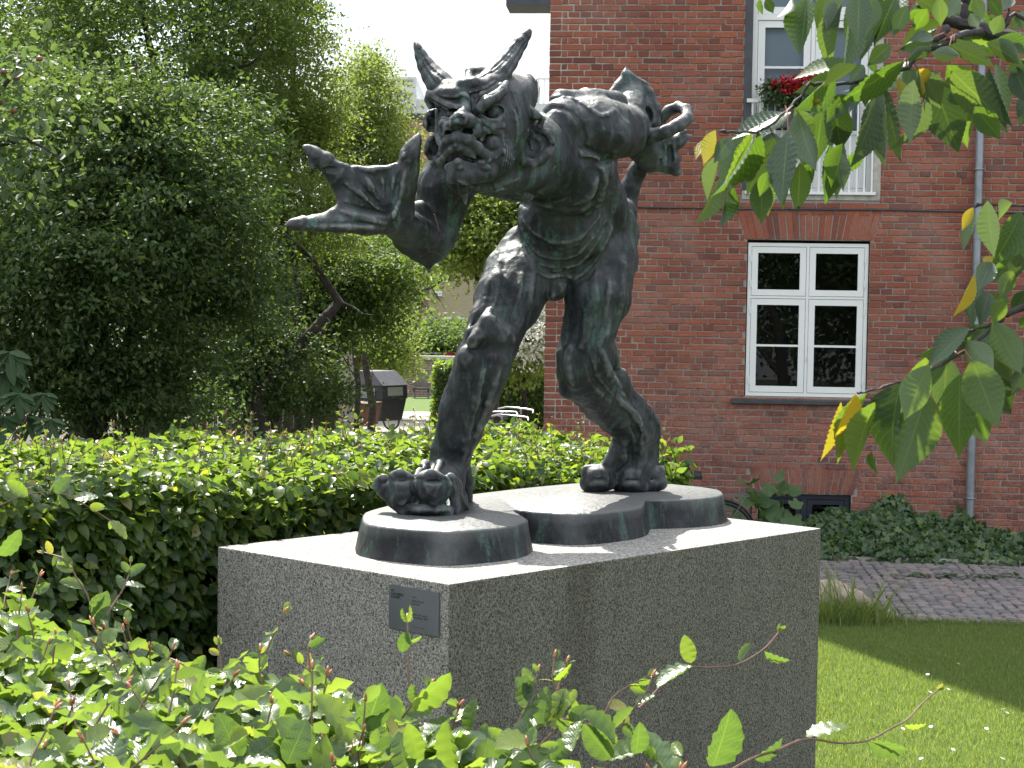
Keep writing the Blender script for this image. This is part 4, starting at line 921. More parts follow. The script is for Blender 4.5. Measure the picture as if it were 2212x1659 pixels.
def wall_slabs():
    """wall core with real openings"""
    xs = sorted({0.0, HW} | {h[0] for h in HOLES} | {h[2] for h in HOLES}); zs = sorted({-.1, HH} | {h[1] for h in HOLES} | {h[3] for h in HOLES}); b = MB()
    for i in range(len(xs)-1):
        for j in range(len(zs)-1):
            cx_, cz = (xs[i]+xs[i+1])/2, (zs[j]+zs[j+1])/2
            if any(h[0] < cx_ < h[2] and h[1] < cz < h[3] for h in HOLES): continue
            V = [wp(s, o, z) for z in (zs[j], zs[j+1]) for (s, o) in ((xs[i], 0), (xs[i+1], 0), (xs[i+1], -.32), (xs[i], -.32))]
            F = [(0,1,5,4)]; 
            def solid(ci, cj):
                if ci < 0 or cj < 0 or ci >= len(xs)-1 or cj >= len(zs)-1: return False
                mx_, mz = (xs[ci]+xs[ci+1])/2, (zs[cj]+zs[cj+1])/2; return not any(h[0] < mx_ < h[2] and h[1] < mz < h[3] for h in HOLES)
            F.append((2,3,7,6))
            if not solid(i-1, j): F.append((3,0,4,7))
            if not solid(i+1, j): F.append((1,2,6,5))
            if not solid(i, j-1): F.append((3,2,1,0))
            if not solid(i, j+1): F.append((4,5,6,7))
            b.add(V, F)
    # the rest of the body, set back
    V = [wp(s, o, z) for z in (-.1, HH) for (s, o) in ((0.002, -.33), (HW, -.33), (HW, -9), (0.002, -9))]
    b.add(V, [(2,3,7,6), (3,0,4,7), (1,2,6,5), (4,5,6,7)])
    b.build('wall', M['mortar'], house)
wall_slabs()
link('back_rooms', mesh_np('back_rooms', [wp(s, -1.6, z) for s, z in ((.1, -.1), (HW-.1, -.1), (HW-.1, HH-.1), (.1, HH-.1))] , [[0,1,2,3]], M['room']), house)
def bricks():
    r_ = np.random.default_rng(21); CH = .0667; proud = .007; L = .228; Hh = .108; J = .012; items = []
    z0 = wall_sz(1400, 700)[1] % CH
    arches = [(W1, .30, 21), (W3, .30, 17)]
    def blocked(s0, s1, z0_, z1):
        for h in HOLES:
            if s1 > h[0]-.004 and s0 < h[2]+.004 and z1 > h[1]-.004 and z0_ < h[3]+.004: return h
        return None
    def in_arch(s, z):
        for (h, ah, n_) in arches:
            if h[3]-.01 < z < h[3]+ah-.02:
                e = (z-h[3])/ah*.09
                if h[0]-.02-e < s < h[2]+.02+e: return (h[0]-.02-e, h[2]+.02+e)
        return None
    nrow = int(6.3/CH)
    for row in range(nrow):
        z = z0 + row*CH - .13
        zz0, zz1 = z+J/2, z+CH-J/2; s = 0.0; k = 0; stretch = row % 2 == 0
        off = -.06 if (row % 4 == 2) else 0
        first = True
        while s < 6.6:
            if stretch: w = (L if not (first and off) else Hh)
            else: w = Hh if not (k == 1) else .054
            if r_.random() < .03 and stretch: w = Hh
            first = False; a, b = s + (J/2 if s > 0 else 0), s+w+J/2; s += w+J; k += 1
            segs = [(a, b)]
            for h in HOLES:
                if zz1 > h[1]+.002 and zz0 < h[3]-.002:
                    ns_ = []
                    for (p, q) in segs:
                        if q <= h[0] or p >= h[2]: ns_.append((p, q)); continue
                        if p < h[0]: ns_.append((p, h[0]-.002))
                        if q > h[2]: ns_.append((h[2]+.002, q))
                    segs = ns_
            ar = in_arch((a+b)/2, (zz0+zz1)/2) or in_arch(a, (zz0+zz1)/2) or in_arch(b, (zz0+zz1)/2)
            if ar:
                ns_ = []
                for (p, q) in segs:
                    if p < ar[0]: ns_.append((p, min(q, ar[0]-J)))
                    if q > ar[1]: ns_.append((max(p, ar[1]+J), q))
                segs = ns_
            for (p, q) in segs:
                if q-p > .02: items.append([(p, zz0), (q, zz0), (q, zz1), (p, zz1)])
    arch_items = []
    for (h, ah, n_) in arches:
        sp = .09
        for i in range(n_):
            def X(u, v): # u 0..1 along, v 0..1 up
                l, r2 = h[0]-.02-sp*v, h[2]+.02+sp*v; return l+(r2-l)*u
            u0, u1 = i/n_, (i+1)/n_; g_ = .006
            sag = .02*(1-(2*(i+.5)/n_-1)**2)
            arch_items.append([(X(u0, 0)+g_, h[3]+.004+sag*.3), (X(u1, 0)-g_, h[3]+.004+sag*.3), (X(u1, 1)-g_, h[3]+ah-.02), (X(u0, 1)+g_, h[3]+ah-.02)])
    def brick_geo(c):
        c = [(p[0]+r_.normal(0, .0026), p[1]+r_.normal(0, .0021)) for p in c]; d = max(.0065, .008 + r_.normal(0, .0022)); tl = np.clip(r_.normal(0, .0011, 4), -.002, .002); cxm = sum(p[0] for p in c)/4; czm = sum(p[1] for p in c)/4
        V = [wp(p[0], -.004, p[1]) for p in c]; V += [wp(p[0], d-.003+tl[i], p[1]) for i, p in enumerate(c)]
        V += [wp(p[0]+(.0035 if p[0] < cxm else -.0035), d+tl[i], p[1]+(.003 if p[1] < czm else -.003)) for i, p in enumerate(c)]
        F = [(8,9,10,11)]
        for k in (0, 4):
            for i in range(4): F.append((k+i, k+(i+1)%4, k+4+(i+1)%4, k+4+i))
        return V, F
    # single bricks: the ones that show largest (nearest, right half, unobstructed)
    def score(c):
        sm = sum(p[0] for p in c)/4; zm = sum(p[1] for p in c)/4; p = wp(sm, 0, zm)-CAM; X = CX+FPX*(p@_R)/(p@_F); Yp = CY-FPX*(p@_U)/(p@_F); w = abs(c[1][0]-c[0][0])*abs(c[3][1]-c[0][1])
        hid = not (0 < Yp < 1075 and 1180 < X < 2205) or (X < 1500 and 60+ (1500-X)*.2 < Yp) or (X > 1850 and Yp < 420)
        return (1 if hid else 0, -w*1000)
    order = sorted(range(len(items)), key=lambda i: score(items[i])); single = set(order[:262]); rest = MB()
    for c in arch_items: V, F = brick_geo(c); link('brick', mesh_np('brick', V, F, M['brick']), house)
    for i, c in enumerate(items):
        V, F = brick_geo(c)
        if i in single: link('brick', mesh_np('brick', V, F, M['brick']), house)
        else: rest.add(V, F)
    rest.build('bricks', M['brick'], house, kind='stuff')
bricks()
def frame_rect(b, s0, z0, s1, z1, t, o0, o1):
    """rectangular frame of thickness t between offsets o0 (back) and o1 (front)"""
    def bx(a, c, e, f):
        V = [wp(s, o, z) for z in (c, f) for (s, o) in ((a, o1), (e, o1), (e, o0), (a, o0))]; b.add(V, [(3,2,1,0),(4,5,6,7),(0,1,5,4),(1,2,6,5),(2,3,7,6),(3,0,4,7)])
    bx(s0, z0, s0+t, z1); bx(s1-t, z0, s1, z1); bx(s0+t, z0, s1-t, z0+t); bx(s0+t, z1-t, s1-t, z1)
def wbox(b, s0, z0, s1, z1, o0, o1):
    V = [wp(s, o, z) for z in (z0, z1) for (s, o) in ((s0, o1), (s1, o1), (s1, o0), (s0, o0))]; b.add(V, [(3,2,1,0),(4,5,6,7),(0,1,5,4),(1,2,6,5),(2,3,7,6),(3,0,4,7)]); return b
def ground_window():
    s0, z0, s1, z1 = W1; e = .012; b = MB(); wbox(b, s0, z0, s1, z1-.0, -.12, -.118); 
    fb = MB(); frame_rect(fb, s0+e, z0+.004, s1-e, z1-.03, .036, -.14, -.025); sm = (s0+s1)/2; zt = z0+(z1-z0)*.635
    wbox(fb, sm-.014, z0+.04, sm+.014, z1-.066, -.14, -.027); wbox(fb, s0+.048, zt-.012, sm-.014, zt+.012, -.14, -.027); wbox(fb, sm+.014, zt-.012, s1-.048, zt+.012, -.14, -.027)
    fr = fb.build('window', M['white_paint'], house)
    gap = MB(); wbox(gap, s0+.04, z0+.03, s1-.04, z1-.05, -.085, -.075)
    for (a, c, e2, d) in ((s0+.052, z0+.045, sm-.018, zt-.017), (sm+.018, z0+.045, s1-.052, zt-.017), (s0+.052, zt+.017, sm-.018, z1-.071), (sm+.018, zt+.017, s1-.052, z1-.071)):
        sb = MB(); frame_rect(sb, a, c, e2, d, .062, -.075, -.030)
        if c < zt-.2: wbox(sb, a+.062, (c+d)/2-.011, e2-.062, (c+d)/2+.011, -.070, -.034)
        sb.build('sash', M['white_paint'], fr)
        g = MB(); g.add([wp(s, -.055, z) for s, z in ((a+.055, c+.055), (e2-.055, c+.055), (e2-.055, d-.055), (a+.055, d-.055))], [(0,1,2,3)]); g.build('pane', M['glass'], fr)
        for zz in (c+.12, d-.12):
            left = a < sm-.1; x = a-.009 if left else e2+.009; hb = MB(); wbox(hb, x-.007, zz-.035, x+.007, zz+.035, -.032, -.014); hb.build('hinge', M['white_paint'], fr)
    # rebate shadow gap strips
    gp = MB(); 
    for (a, c, e2, d) in ((s0+.049, z0+.041, sm-.015, zt-.013), (sm+.015, z0+.041, s1-.049, zt-.013), (s0+.049, zt+.013, sm-.015, z1-.067), (sm+.015, zt+.013, s1-.049, z1-.067)): frame_rect(gp, a, c, e2, d, .005, -.078, -.045)
    gp.build('rebate', M['dark_gap'], fr)
    st = MB(); st.tube([V3(wp(sm, -.02, z0+.36)), V3(wp(sm+.01, -.005, z0+.44))], .005, 6); st.build('stay', M['white_paint'], fr)
    sl = MB(); V = [wp(s0-.13, -.10, z0-.005), wp(s1+.10, -.10, z0-.005), wp(s1+.10, .055, z0-.035), wp(s0-.13, .055, z0-.035), wp(s0-.13, -.10, z0-.04), wp(s1+.10, -.10, z0-.04), wp(s1+.10, .055, z0-.072), wp(s0-.13, .055, z0-.072)]
    sl.add(V, [(3,2,1,0)[::-1],(4,5,6,7)[::-1],(3,2,6,7)[::-1],(0,3,7,4)[::-1],(1,2,6,5)]); sl.build('sill', M['slate'], fr)
ground_window()
def french_window():
    s0, z0, s1, z1 = W2; 
    sb = MB(); frame_rect(sb, s0, z0, s1, z1, .075, -.20, .012); sr = sb.build('surround', M['concrete'], house)
    db = MB(); wbox(db, s0-.001, z0+.09, s0+.078, z1, -.05, .0145); db.build('downpipe_casing', M['slate'], house)
    a, c, e, d = s0+.085, z0+.08, s1-.085, z1-.02; fb = MB(); frame_rect(fb, a, c, e, d, .05, -.20, -.10); sm = (a+e)/2; zt = wall_sz(1680, 33)[1]
    wbox(fb, sm-.02, c+.05, sm+.02, zt-.03, -.20, -.105); wbox(fb, a+.05, zt-.03, e-.05, zt+.03, -.20, -.102)
    fr = fb.build('window', M['white_paint'], house); zl = wall_sz(1680, 142)[1]
    for (p, q) in ((a+.055, sm-.024), (sm+.024, e-.055)):
        x = MB(); frame_rect(x, p, c+.055, q, zt-.035, .07, -.17, -.115); wbox(x, p+.07, zl-.012, q-.07, zl+.012, -.165, -.12); wbox(x, p+.07, c+.6, q-.07, c+.64, -.165, -.12); x.build('sash', M['white_paint'], fr)
        g = MB(); g.add([wp(s, -.15, z) for s, z in ((p+.06, c+.62), (q-.06, c+.62), (q-.06, zt-.09), (p+.06, zt-.09))], [(0,1,2,3)]); g.build('pane', M['glass'], fr)
        pn = MB(); wbox(pn, p+.07, c+.12, q-.07, c+.6, -.165, -.14); pn.build('panel', M['white_paint'], fr)
        x = MB(); frame_rect(x, p, zt+.035, q, d-.05, .07, -.17, -.115); x.build('sash', M['white_paint'], fr); g = MB(); g.add([wp(s, -.15, z) for s, z in ((p+.06, zt+.09), (q-.06, zt+.09), (q-.06, d-.1), (p+.06, d-.1))], [(0,1,2,3)]); g.build('pane', M['glass'], fr)
    bl = MB(); wbox(bl, a+.05, zl-.62, e-.05, d-.03, -.23, -.225); bl.build('roller_blind', M['blind'], fr)
    # railing
    zr = wall_sz(1680, 218)[1]; rb = MB(); wbox(rb, s0+.03, zr-.02, s1-.05, zr+.018, -.005, .045); wbox(rb, s0+.03, z0+.055, s1-.05, z0+.085, .002, .038); rb.build('rail', M['white_paint'], sr)
    n = 17; ss = np.linspace(s0+.09, s1-.09, n)
    for s in ss: x = MB(); wbox(x, s-.009, z0+.085, s+.009, zr-.02, .010, .030); x.build('baluster', M['white_paint'], sr)
french_window()
def cellar_window():
    s0, z0, s1, z1 = W3; b = MB(); frame_rect(b, s0+.01, z0, s1-.01, z1-.004, .05, -.14, -.04); sm = (s0+s1)/2; wbox(b, sm-.03, z0+.05, sm+.03, z1-.054, -.14, -.042); fr = b.build('window', M['navy'], house)
    for (p, q) in ((s0+.065, sm-.035), (sm+.035, s1-.065)):
        x = MB(); frame_rect(x, p, z0+.055, q, z1-.06, .05, -.12, -.05); x.build('sash', M['navy'], fr); g = MB(); g.add([wp(s, -.09, z) for s, z in ((p+.04, z0+.1), (q-.04, z0+.1), (q-.04, z1-.1), (p+.04, z1-.1))], [(0,1,2,3)]); g.build('pane', M['glass'], fr)
cellar_window()
# projecting slab high on the left side of the house
zs_ = wall_sz(1184, 13)[1]
sl = MB(); V = [wp(s, o, z) for z, ex_ in ((zs_, 0), (zs_+.22, 0)) for (s, o) in ((-.46, .0), (-.001, .0), (-.001, -.45), (-.46, -.45))]; sl.add(V, [(3,2,1,0),(4,5,6,7),(0,1,5,4),(1,2,6,5),(2,3,7,6),(3,0,4,7)]); sl.build('eave', M['slate'], house)
rf = MB(); rf.add([wp(-.5, .3, HH), wp(HW+.5, .3, HH), wp(HW+.5, -9.3, HH), wp(-.5, -9.3, HH), wp(2.5, -4.4, HH+3), wp(HW-2.5, -4.4, HH+3)], [(0,1,5,4),(1,2,5),(2,3,4,5),(3,0,4),(3,2,1,0)]); rf.build('roof', M['slate'], house)
# rain pipe, wall cable
sA, zA = wall_sz(2124, 60, .09); sB, zB = wall_sz(2094, 1100, .09); sP = (sA+sB)/2
pr = thing('rain_pipe', 'grey zinc rain pipe running down the right part of the brick wall', 'rain pipe', tuple(wp(sP, .09)))
MB().tube([V3(wp(sP, .09, -.02)), V3(wp(sP, .09, zB+.02)), V3(wp(sP, .09, 3.4)), V3(wp(sP, .09, HH-.1))], [.045, .043, .041, .041], 16).build('pipe', M['zinc'], pr, smooth=True)
for zb in (wall_sz(2094, 1076, .09)[1], 3.9): 
    b = MB(); b.ring(V3(wp(sP, .09, zb)), (0, 0, 1), .045, .009, 20, 6); b.bar(V3(wp(sP-.05, .09, zb)), V3(wp(sP-.05, -.0, zb)), .012); b.build('bracket', M['zinc'], pr)
MB().tube([V3(wp(sP, .09, 3.2)), V3(wp(sP, .09, 3.28))], .047, 16).build('collar', M['zinc'], pr)
cpts = [wall_sz(1357, 447, .02), wall_sz(1600, 451, .02), wall_sz(1900, 453, .02), wall_sz(2090, 457, .02), wall_sz(2300, 462, .02)]
c_ = MB().tube([V3(wp(s, .018+.004*(i % 2), z)) for i, (s, z) in enumerate(cpts)], .009, 6)
c_.build('wall_cable', M['slate'], None, label='thin dark cable clipped across the brick wall between the windows', cat='cable')
# ------------------------------------------------------------------ vegetation tools
OVAL_V = np.array([(0, 0, 0), (.25, .30, .06), (.20, .74, .03), (0, 1, -.08), (-.20, .74, .03), (-.25, .30, .06)], dtype=float); OVAL_F = np.array([(0, 1, 2, 3), (0, 3, 4, 5)])
TINY_V = np.array([(0, 0, 0), (.32, .45, .07), (0, 1, -.10), (-.32, .45, .07)], dtype=float); TINY_F = np.array([(0, 1, 2), (0, 2, 3)])
def crown(name, parent, lobes, n, size, mat, seed, clump=26, droop=-.1, spread=1.0, shell=.45, oval=False):
    """foliage: clumps of leaves spread through several lobes; lobes (c(3), r(3))"""
    r_ = np.random.default_rng(seed); vol = np.array([l[1][0]*l[1][2] for l in lobes]); pr = vol/vol.sum(); nc = max(8, n//clump); li = r_.choice(len(lobes), nc, p=pr)
    C = np.array([l[0] for l in lobes])[li]; Rr = np.array([l[1] for l in lobes])[li]
    d = norm(r_.normal(size=(nc, 3))); rad = shell + (1-shell)*r_.random(nc)**.6; rad *= 1+.08*r_.normal(size=nc)+.26*vnoise(d*3.1+seed, seed)
    cc = C + d*Rr*rad[:, None]
    per = r_.integers(int(clump*.5), int(clump*1.5), nc); idx = np.repeat(np.arange(nc), per); m_ = len(idx)
    tw = norm((d + r_.normal(size=(nc, 3))*.5)*np.array([1, 1, .45]) + np.array([0, 0, droop])); tt = r_.uniform(-1, 1, m_); cs = size*3.2*spread
    P = cc[idx] + tw[idx]*(tt*cs*1.5)[:, None] + r_.normal(size=(m_, 3))*cs*np.array([.60, .60, .30])
    L = tw[idx]*.8 + r_.normal(size=(m_, 3))*.7 + np.array([0, 0, droop*2]); Nn = np.array([0, -.15, 1.0]) + r_.normal(size=(m_, 3))*.55
    S = size*r_.uniform(.65, 1.25, m_); V, F, _ = scatter(OVAL_V if oval else TINY_V, OVAL_F if oval else TINY_F, P, L, Nn, S); return link(name, mesh_np(name, V, F, mat), parent)
def limbs(parent, base, tops, r0, r1, mat, seed, name='trunk', twigs=True):
    r_ = np.random.default_rng(seed)
    for i, t in enumerate(tops):
        b = Vector(V3(base)) if i == 0 else Vector(V3(base)) + (Vector(V3(tops[0]))-Vector(V3(base)))*r_.uniform(.25, .6); t = Vector(V3(t)); pts = []
        for k in range(7):
            u = k/6; p = b.lerp(t, u) + Vector(r_.normal(0, .03*(t-b).length, 3))*math.sin(u*math.pi); pts.append(p)
        rr = [(r0 if i == 0 else r0*.5)*(1-u/6)+r1*(u/6) for u in range(7)]; mb = MB().tube(pts, rr, 9)
        if twigs:
            for q in range(5):
                p = pts[r_.integers(3, 6)]; e = p + Vector(r_.normal(0, 1, 3))*.13*(t-b).length; mb.tube([p, p.lerp(e, .35)+Vector(r_.normal(0, .03, 3)), p.lerp(e, .7)+Vector(r_.normal(0, .03, 3)), e], [rr[4]*.4, rr[4]*.3, rr[4]*.2, r1*.3], 6)
        mb.build(name if i == 0 else 'limb', mat, parent, smooth=True)
def lobe(x, y, Y, rx, ry, depth=None):
    """lobe from photo centre and radii in px at depth Y"""
    k = Y/FPX; return (at(x, y, Y), (rx*k, (depth if depth else rx*k*.8), ry*k))
def tree(name, label, cat, Y, base_px, tops_px, lobes, n, size, mat, seed, r0=.12, bark='bark', group=None, **kw):
    b = atg(base_px, Y); t = thing(name, label, cat, tuple(b), group)
    limbs(t, b, [at(x, y, Yt) for x, y, Yt in tops_px], r0, .015, M[bark], seed); crown('crown', t, lobes, n, size, M[mat], seed+100, **kw); return t
def atg(x, Y):
    p = at(x, 700, Y); return np.array([p[0], p[1], 0.0])

# ------------------------------------------------------------------ trees and bushes behind
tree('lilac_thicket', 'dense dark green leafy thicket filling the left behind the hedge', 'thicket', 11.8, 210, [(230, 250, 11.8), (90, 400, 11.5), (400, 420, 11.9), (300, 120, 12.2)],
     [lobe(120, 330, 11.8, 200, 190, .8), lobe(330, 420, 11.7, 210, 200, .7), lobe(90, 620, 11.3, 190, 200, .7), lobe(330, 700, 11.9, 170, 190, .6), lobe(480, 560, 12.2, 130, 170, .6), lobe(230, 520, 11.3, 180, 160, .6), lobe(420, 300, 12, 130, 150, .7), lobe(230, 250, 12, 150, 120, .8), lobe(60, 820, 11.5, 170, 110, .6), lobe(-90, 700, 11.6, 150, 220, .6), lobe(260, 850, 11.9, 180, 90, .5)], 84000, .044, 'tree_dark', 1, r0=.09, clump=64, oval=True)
tree('tall_ash_tree', 'tall airy tree rising behind the dark thicket at the upper left', 'tree', 14.5, 330, [(440, -60, 14.6), (300, -100, 14.5), (560, 40, 14.8), (120, 20, 14.5)],
     [lobe(90, 60, 14.5, 210, 150, 1), lobe(330, 120, 14.0, 220, 170, 1), lobe(100, 160, 13.6, 170, 110, .8), lobe(230, -120, 14.8, 330, 180, 1.2), lobe(460, 330, 14.0, 150, 150, .9), lobe(520, 60, 15, 150, 200, 1), lobe(500, -150, 15, 190, 170, 1)], 62000, .046, 'tree_mid', 2, r0=.14, clump=50, oval=True, shell=.35)
tree('birch_tree', 'yellow-green small-leaved tree with thin sky-lit edge left of the sky gap', 'tree', 16.5, 600, [(640, 60, 16.5), (560, 240, 16.5), (690, 300, 16.6)],
     [lobe(610, 180, 16.5, 120, 170, .9), lobe(560, 400, 16.4, 120, 160, .9), lobe(640, 20, 16.6, 80, 110, .8), lobe(690, 270, 16.7, 75, 90, .7), lobe(650, 470, 16.3, 110, 130, .7), lobe(560, -100, 16.6, 120, 110, .8)], 50000, .040, 'tree_light', 3, r0=.09, clump=44, oval=True, shell=.2)
tree('willow_like_tree', 'pale yellow-green tree in sun between the thicket and the raised webbed hand', 'tree', 26, 800, [(810, 200, 26), (760, 330, 26), (860, 320, 26)],
     [lobe(800, 230, 26, 72, 95, 1.2), lobe(850, 330, 26, 55, 90, 1.1), lobe(760, 400, 26, 80, 110, 1.2), lobe(790, 150, 26, 40, 45, .8), lobe(720, 300, 26, 60, 90, 1), lobe(850, 470, 26, 70, 90, 1)], 40000, .055, 'tree_light', 4, r0=.07, shell=.25)
tree('hazel_tree', 'dark shady tree with leaning stems left of the parked cargo bike', 'tree', 18.5, 640, [(700, 560, 18.4), (610, 500, 18.6), (790, 520, 18.4), (880, 560, 18.4)],
     [lobe(640, 600, 18.4, 110, 110, .9), lobe(760, 560, 18.3, 110, 90, .9), lobe(850, 585, 18.3, 66, 60, .8), lobe(720, 690, 18.4, 120, 80, .8), lobe(560, 680, 18.6, 110, 110, .8), lobe(800, 640, 18.2, 90, 70, .7), lobe(640, 790, 18.8, 70, 50, .4)], 38000, .052, 'tree_mid', 5, r0=.10, clump=44, oval=True, shell=.2)
tree('young_elder', 'dark ivy-like shrub in deep shade under the leaning stems', 'shrub', 17.0, 560, [(560, 700, 17), (480, 760, 17)],
     [lobe(470, 800, 16.5, 110, 90, .5), lobe(620, 760, 16.6, 70, 70, .3), lobe(540, 700, 16.8, 80, 80, .3), lobe(600, 850, 17, 90, 60, .4), lobe(380, 880, 15.5, 120, 60, .4), lobe(700, 850, 17.5, 60, 60, .4)], 20000, .05, 'tree_dark', 55, r0=.05, shell=.1)
tree('maple_tree', 'bright green maple seen between the demon arm and its front leg', 'tree', 33, 1060, [(1080, 420, 33), (1000, 520, 33), (1150, 520, 33)],
     [lobe(1060, 500, 33, 110, 90, 1.6), lobe(990, 540, 33, 66, 52, 1.2), lobe(1120, 430, 33, 80, 80, 1.4), lobe(1040, 420, 33, 90, 70, 1.4)], 32000, .095, 'tree_light', 6, r0=.2, shell=.2)
tree('golden_bush', 'sunlit yellow-green feathery bush by the low garden wall', 'bush', 38, 850, [(850, 740, 38), (900, 700, 38)],
     [lobe(845, 770, 38, 45, 60, 1), lobe(800, 720, 38, 60, 60, 1), lobe(740, 760, 38, 60, 60, 1)], 14000, .09, 'tree_light', 7, r0=.05, shell=.1)
tree('laurel_bush', 'rounded mid green bush behind the low brick garden wall', 'bush', 51, 960, [(960, 700, 51)], [lobe(955, 735, 51, 62, 38, 1.4), lobe(900, 745, 51, 45, 30, 1.2), lobe(1020, 745, 51, 45, 40, 1.2)], 8000, .13, 'tree_mid', 8, r0=.08, shell=.2)
wf = tree('flowering_bush', 'large bush covered in white flower heads left of the house corner', 'bush', 31, 1135, [(1140, 720, 31), (1110, 740, 31)], [lobe(1135, 745, 31, 50, 60, .9), lobe(1090, 770, 31, 40, 40, .8), lobe(1165, 700, 31, 30, 40, .7)], 9000, .085, 'tree_light', 9, r0=.05, shell=.3)
crown('flowers', wf, [lobe(1135, 735, 30.6, 48, 52, .9), lobe(1165, 695, 30.7, 26, 36, .7)], 5000, .075, M['blossom'], 77, clump=16, spread=.5, shell=.8)
tree('garden_tree', 'broad green tree closing the view beyond the garden', 'tree', 62, 800, [(800, 560, 62), (1000, 560, 62)], [lobe(700, 640, 62, 200, 90, 3), lobe(560, 700, 60, 200, 100, 3)], 22000, .22, 'tree_mid', 10, r0=.3, shell=.1)
# a screen of darker trees further left so no horizon shows through the thicket
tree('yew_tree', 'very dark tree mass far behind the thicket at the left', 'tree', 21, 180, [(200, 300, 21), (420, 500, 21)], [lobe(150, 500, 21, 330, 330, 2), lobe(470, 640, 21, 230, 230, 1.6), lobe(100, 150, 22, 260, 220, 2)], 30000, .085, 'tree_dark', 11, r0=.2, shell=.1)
# leaning stems in shade
ls = thing('leaning_trunk', 'dark bare trunk leaning to the right in the shade behind the hedge', 'tree', tuple(atg(590, 17.6)))
MB().tube([at(585, 905, 17.6), at(620, 830, 17.6), at(655, 765, 17.6), at(690, 720, 17.7), at(740, 640, 17.8)], [.085, .075, .07, .06, .035], 10).build('trunk', M['bark'], ls, smooth=True)
MB().tube([at(655, 765, 17.6), at(640, 700, 17.5), at(650, 620, 17.6)], [.05, .04, .02], 8).build('limb', M['bark'], ls, smooth=True)
for i, (x0, x1, yt) in enumerate(((705, 730, 640), (722, 735, 720), (770, 760, 660))):
    q = thing('slim_trunk', ['slim reddish stem left of the cargo bikes', 'middle slim stem just left of the black cargo bike hood', 'slim stem rising behind the black cargo bike hood'][i], 'tree', tuple(atg(x0, 24)), 'slim stems by the cargo bikes')
    MB().tube([atg(x0, 24), at(x0+4, 830, 24), at((x0+x1)/2, 760, 24), at(x1, yt, 24)], [.045, .04, .035, .02], 8).build('trunk', M['bark'], q, smooth=True)
# dry reed fence deep in the shade
def reed_fence():
    root = thing('reed_fence', 'dry reed fence panel in deep shade behind the leaning trunk', 'fence', tuple(atg(430, 19.5))); r_ = np.random.default_rng(3); rest = MB(); n = 330
    for i in range(n):
        x = 250 + i*1.45; p = atg(x, 19.5); lean = r_.normal(0, .03); hh = 1.55+r_.normal(0, .06); rest.tube([p+np.array([0, r_.normal(0, .012), 0]), p+np.array([lean, 0, hh])], r_.uniform(.006, .010), 4, cap=False)
    rest.build('reeds', M['reed'], root, kind='stuff')
    for z in (.35, 1.25): MB().tube([atg(250, 19.5)+np.array([0, -.02, z]), atg(735, 19.5)+np.array([0, -.02, z])], .012, 6).build('rail', M['reed'], root)
reed_fence()
# dark leafy ground cover under the trees
def cover():
    r_ = np.random.default_rng(8); n = 26000; x = r_.uniform(-9, 2.2, n); y = r_.uniform(11.8, 24, n); P = np.stack([x, y, r_.uniform(0, .38, n)*r_.random(n)+.02], 1)
    k = (P[:, 0]-(-.4-(P[:, 1]-12)*.035)) < 0; P = P[k]; n = len(P); L = r_.normal(size=(n, 3)); Nn = np.array([0, -.2, 1])+r_.normal(size=(n, 3))*.5; V, F, _ = scatter(TINY_V*np.array([1.3, 1, 1]), TINY_F, P, L, Nn, r_.uniform(.05, .10, n)); link('undergrowth', mesh_np('undergrowth', V, F, M['tree_dark']), None, kind='stuff', label='dark leafy undergrowth in the shade below the trees', cat='undergrowth')
cover()

# ------------------------------------------------------------------ far garden, wall, buildings
sheet('gravel_yard', [(-3.2, 23), (1.2, 23), (1.5, 37.5), (-5, 37.5)], -.015, M['gravel'])
sheet('garden_lawn', [(-12, 40.6), (4, 40.6), (4, 47.8), (-12, 47.8)], .0, M['lawn'])
def paving():
    root = bpy.data.objects.new('paved_path', None); COL.objects.link(root); root.location = (-2.5, 38.6, 0); root['kind'] = 'structure'
    r_ = np.random.default_rng(2)
    for j in range(5):
        for i in range(-8, 5):
            x0 = i*.62 + (.31 if j % 2 else 0); y0 = 37.52+j*.62; z = r_.normal(0, .002); b = MB().box((x0, y0, -.05), (x0+.605, y0+.605, .012+z)); link('paver', mesh_np('paver', b.v, b.f, M['paver']), root)
paving()
def box_at(name, x0, x1, Y, ztop, depth, mat, parent, z0=-.05):
    a = at(x0, 700, Y); b = at(x1, 700, Y); m_ = MB().box((a[0], Y, z0), (b[0], Y+depth, ztop)); return m_.build(name, mat, parent)
def zof(y, x, Y): return at(x, y, Y)[2]
gw = thing('garden_wall', 'low purple-brown brick garden wall with stone coping behind the chair', 'wall', tuple(atg(930, 48)))
box_at('wall', 840, 1190, 48.6, zof(776, 940, 48.6), .3, M['far_purple'], gw)
cz = zof(776, 940, 48.6); a = at(836, 700, 48.5); b = at(1190, 700, 48.5); MB().box((a[0], 48.5, cz+.002), (b[0], 49.0, cz+.09)).build('coping', M['concrete'], gw)
yb = thing('yellow_brick_house', 'yellow brick house with small white windows seen past the demon elbow', 'house', tuple(atg(980, 66)))
box_at('wall', 925, 1200, 66, zof(560, 980, 66), 9, M['far_yellow'], yb)
for (x0, x1, y0, y1) in ((930, 941, 684, 722), (961, 975, 684, 722), (984, 1000, 684, 722), (940, 955, 628, 640)):
    p = at(x0, y0, 65.9); q = at(x1, y1, 65.9); w = MB().box((p[0], 65.85, q[2]), (q[0], 66.0-.003, p[2])).build('window', M['white_paint'], yb)
    w2 = (q[0]-p[0]); 
    for k in (0, 1): MB().box((p[0]+w2*(.12+.44*k), 65.83, q[2]+.1), (p[0]+w2*(.44+.44*k), 65.847, p[2]-.1)).build('pane', M['room'], w)
